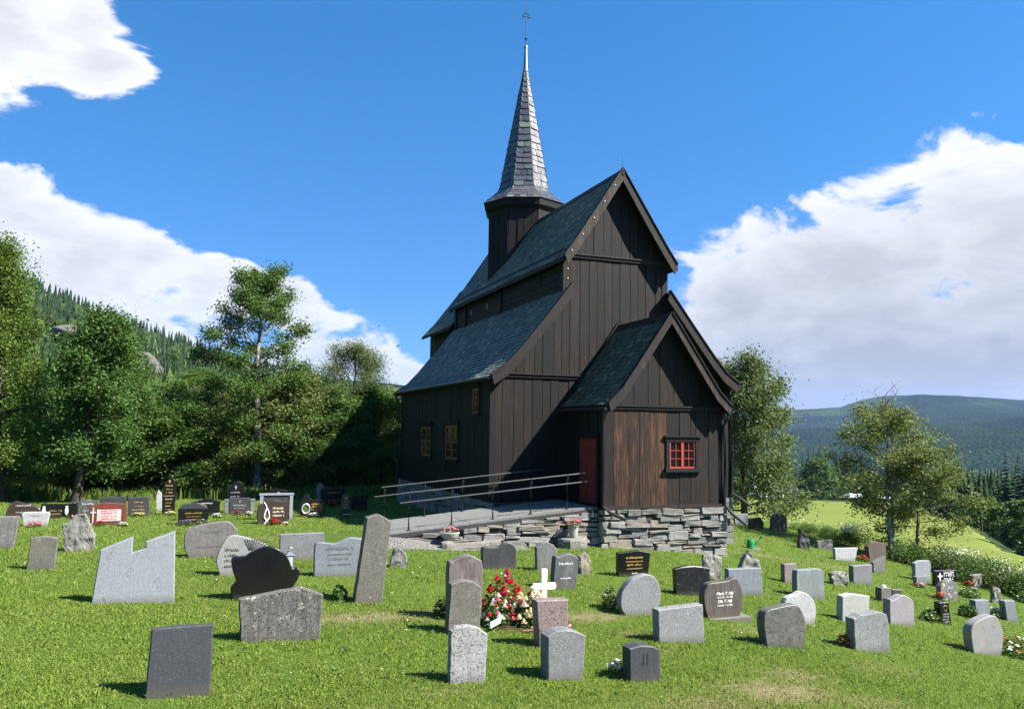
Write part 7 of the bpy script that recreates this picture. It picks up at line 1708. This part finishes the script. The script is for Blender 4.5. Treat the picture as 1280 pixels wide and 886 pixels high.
# ------------------------------------------------------------------ farm across the field
M['barnwall'] = plain('dark_barn_boards', (.035, .045, .06), .8)
M['barnroof'] = plain('blue_black_roof', (.022, .028, .055), .5)
M['barngrey'] = plain('pale_barn_door', (.30, .33, .36), .6)
M['wrap'] = plain('white_bale_wrap', (.80, .80, .80), .35, 0, .4, .04)
fx_, fy_, fz_ = gXY(102, 330); barn = empty('barn', (fx_, fy_, fz_), 'long dark barn with blue-black roof and three white skylights beyond the field', 'barn', None, YAW)
o = MB(); o.box(-11, 11, -4, 4, -1.5, 3.0); o.prism([(-4, 3.0), (4, 3.0), (0, 5.6)], -11, 11) if False else None
bw = o.build('wall', M['barnwall'], barn)
o = MB(); o.add([(-11.4, -4.6, 2.75), (11.4, -4.6, 2.75), (11.4, 0, 5.5), (-11.4, 0, 5.5), (-11.4, 4.6, 2.75), (11.4, 4.6, 2.75), (-11.4, -4.6, 2.6), (11.4, -4.6, 2.6), (-11.4, 4.6, 2.6), (11.4, 4.6, 2.6)], [(0, 1, 2, 3), (3, 2, 5, 4), (0, 6, 7, 1), (4, 5, 9, 8), (0, 3, 4, 8, 6), (1, 7, 9, 5, 2), (6, 8, 9, 7)]); br = o.build('roof', M['barnroof'], barn)
for x in (-5.2, -1.2, 3.2):
    o = MB(); o.add([(x-.4, -2.6, 3.98), (x+.4, -2.6, 3.98), (x+.4, -.9, 5.0), (x-.4, -.9, 5.0), (x-.4, -2.6, 4.22), (x+.4, -2.6, 4.22), (x+.4, -.9, 5.24), (x-.4, -.9, 5.24)], [(3, 2, 1, 0), (4, 5, 6, 7), (0, 1, 5, 4), (1, 2, 6, 5), (2, 3, 7, 6), (3, 0, 4, 7)]); o.build('skylight', M['whitepaint'], br)
o = MB(); o.box(6.6, 9.2, -4.06, -4.002, -.5, 2.3); o.build('door', M['barngrey'], barn)
for x in (-8, -5, -2, 2): o = MB(); o.box(x, x+1.1, -4.05, -4.002, 1.0, 1.9); o.build('window', M['glass'], barn)
bl = bpy.data.meshes.new('bale'); v, f = lathe([(.45, -.62), (.62, -.58), (.66, -.3), (.66, .3), (.62, .58), (.45, .62)], 16); bl.from_pydata([(z, x, y) for x, y, z in v], [], f); bl.materials.append(M['wrap']); bl.polygons.foreach_set('use_smooth', np.ones(len(bl.polygons), bool)); bl.update()
kk = 0
for r in range(4):
    for i in range(7-r):
        X, Y = 83.2+i*1.34+r*.67+(.3*(r % 2)), 286+(r % 2)*.3
        x, y, z = gXY(X, Y); o = link('silage_bale', bl); o.location = (x, y, z+.55+r*1.1); o.rotation_euler = (0, 0, YAW+pi/2+.1); tag(o, 'white wrapped bale in the heap in front of the dark barn', 'bale', 'white bales heaped before the barn'); kk += 1
for i in range(9):
    X, Y = 80.8+i*1.5, 283.5+rs.uniform(-.5, .5); x, y, z = gXY(X, Y); o = link('silage_bale', bl); o.location = (x, y, z+.55); o.rotation_euler = (0, 0, YAW+pi/2+rs.uniform(-.3, .3)); tag(o, 'white wrapped bale in the heap in front of the dark barn', 'bale', 'white bales heaped before the barn')
M['carpaint'] = plain('dark_car_paint', (.02, .022, .028), .25, .3, .5); M['carsilver'] = plain('silver_car_paint', (.35, .37, .40), .3, .5, .5); M['rubber'] = plain('rubber', (.015, .015, .015), .9)
def car(X, Y, m, label, rz_):
    x, y, z = gXY(X, Y); t = empty('parked_car', (x, y, z), label, 'car', 'vehicles parked in the farmyard', YAW+rz_)
    o = MB(); o.prism([(-2.1, .35), (-2.15, .75), (-1.9, .95), (-1.2, 1.0), (-.7, 1.42), (.8, 1.45), (1.4, 1.02), (2.05, .92), (2.15, .55), (2.1, .35)], -.85, .85); o.build('body', m, t)
    o = MB(); o.prism([(-1.05, 1.02), (-.66, 1.36), (.74, 1.38), (1.2, 1.02)], -.87, .87); o.build('window', M['glass'], t)
    for a in (-1.3, 1.3):
        for b in (-.8, .8): o = MB(); v, f = lathe([(.2, -.1), (.32, -.09), (.32, .09), (.2, .1)], 12); o.add([(x_+a, z_+b, y_+.32) for x_, y_, z_ in v], f); o.build('wheel', M['rubber'], t)
car(101.5, 292, M['carpaint'], 'dark car parked left in the farmyard behind the field', .3); car(105, 289, M['carsilver'], 'silver car parked right in the farmyard behind the field', -.4); car(79, 292, M['carpaint'], 'dark vehicle at the left end of the white bales', .1)
sx_, sy_, sz_ = gXY(143, 336); sh = empty('farm_shed', (sx_, sy_, sz_), 'low shed with long white curved roofs behind the round farmyard tree', 'shed', None, YAW-.25)
o = MB(); o.box(-10, 10, -3, 3, -1.5, 2.0); o.build('wall', M['barnwall'], sh)
for yy in (-2.2, 2.4):
    pr = [(-2.4, 1.95)]+[(2.4*math.cos(pi-i*pi/8), 2.05+1.1*math.sin(i*pi/8)) for i in range(9)]+[(2.4, 1.95)]
    o = MB(); o.add([(-10.5, a+yy, z) for a, z in pr]+[(10.5, a+yy, z) for a, z in pr], [tuple(range(10, -1, -1)), tuple(range(11, 22))]+[(i, (i+1) % 11, 11+(i+1) % 11, 11+i) for i in range(11)]); o.build('roof', M['whitepaint'], sh)
# power line in the gully at right
pl = empty('power_line', (*gXY(60, 84)[:2], gXY(60, 84)[2]), 'two thin wires with wooden poles crossing the gully below the field at right', 'power line')
p1 = Vector(gXY(64, 113)); p2 = Vector(gXY(70, 80)); base_ = Vector(pl.location)
for p in (p1, p2): o = MB(); o.tube([p-base_+Vector((0, 0, -.5)), p-base_+Vector((0, 0, 3.6))], .09, 8); o.tube([p-base_+Vector((-.8, 0, 3.3)), p-base_+Vector((.8, 0, 3.3))], .05, 6); o.build('pole', M['bark_brown'], pl)
M['wire'] = plain('bare_wire', (.42, .43, .45), .4, .5)
for dx in (-.7, .7):
    q = []
    for i in range(11):
        t = i/10; c = p1.lerp(p2, t)-base_; q.append((c.x+dx, c.y, p1.lerp(p2, t).z-base_.z+3.35-.6*4*t*(1-t)*.25))
    o = MB(); o.tube(q, .008, 5); o.build('wire', M['wire'], pl)
# swallows
M['bird'] = plain('dark_feather', (.02, .022, .03), .6)
def swallow(X, Y, zr, rz_, roll, label):
    x, y = W(X, Y); o = MB()
    o.tube([(-.09, 0, 0), (-.04, 0, .008), (.03, 0, .008), (.075, 0, 0)], [.004, .020, .018, .004], 8)
    for s in (-1, 1):
        o.add([(.03, s*.012, .01), (-.035, s*.012, .01), (-.03, s*.09, .035), (-.09, s*.17, .02), (.01, s*.09, .04)], [(0, 1, 2, 4), (4, 2, 3)]); o.add([(-.085, 0, .002), (-.10, s*.012, .002), (-.17, s*.03, .0)], [(0, 1, 2)])
    b = o.build('swallow', M['bird']); b.location = (x, y, EYE[2]+zr); b.rotation_euler = (roll, .2, rz_); tag(b, label, 'bird', 'swallows in the sky left of the church')
swallow(-4.9, 30, 3.75, 1.2, .9, 'swallow gliding in the blue sky between the willow and the church roof'); swallow(-8.3, 33, 4.4, .4, .5, 'tiny swallow higher up right of the tall birch'); swallow(-4.6, 33, 3.3, 2., -.4, 'tiny swallow low above the willow crown')

# ------------------------------------------------------------------ air between here and the far hills
def haze():
    z0 = -122.; z1 = 560.; s = 9300.
    cx_, cy_ = EYE[0], EYE[1]
    o = MB(); o.box(cx_-s, cx_+s, cy_-s, cy_+s, z0-150, z1); h = o.build('haze', None, None, 'stuff')
    m = bpy.data.materials.new('haze_air'); m.use_nodes = True; nt = m.node_tree; nt.nodes.clear(); out = nt.nodes.new('ShaderNodeOutputMaterial'); v = nt.nodes.new('ShaderNodeVolumePrincipled')
    v.inputs['Color'].default_value = (.38, .56, .95, 1); v.inputs['Density'].default_value = HAZE; v.inputs['Anisotropy'].default_value = .0
    nt.links.new(v.outputs[0], out.inputs['Volume']); h.data.materials.append(m); tag(h, 'thin blue air haze between the churchyard and the far hills', 'haze')
HAZE = 4.6e-5
haze()
print('blades', NBL, 'objects', len(scene.objects))
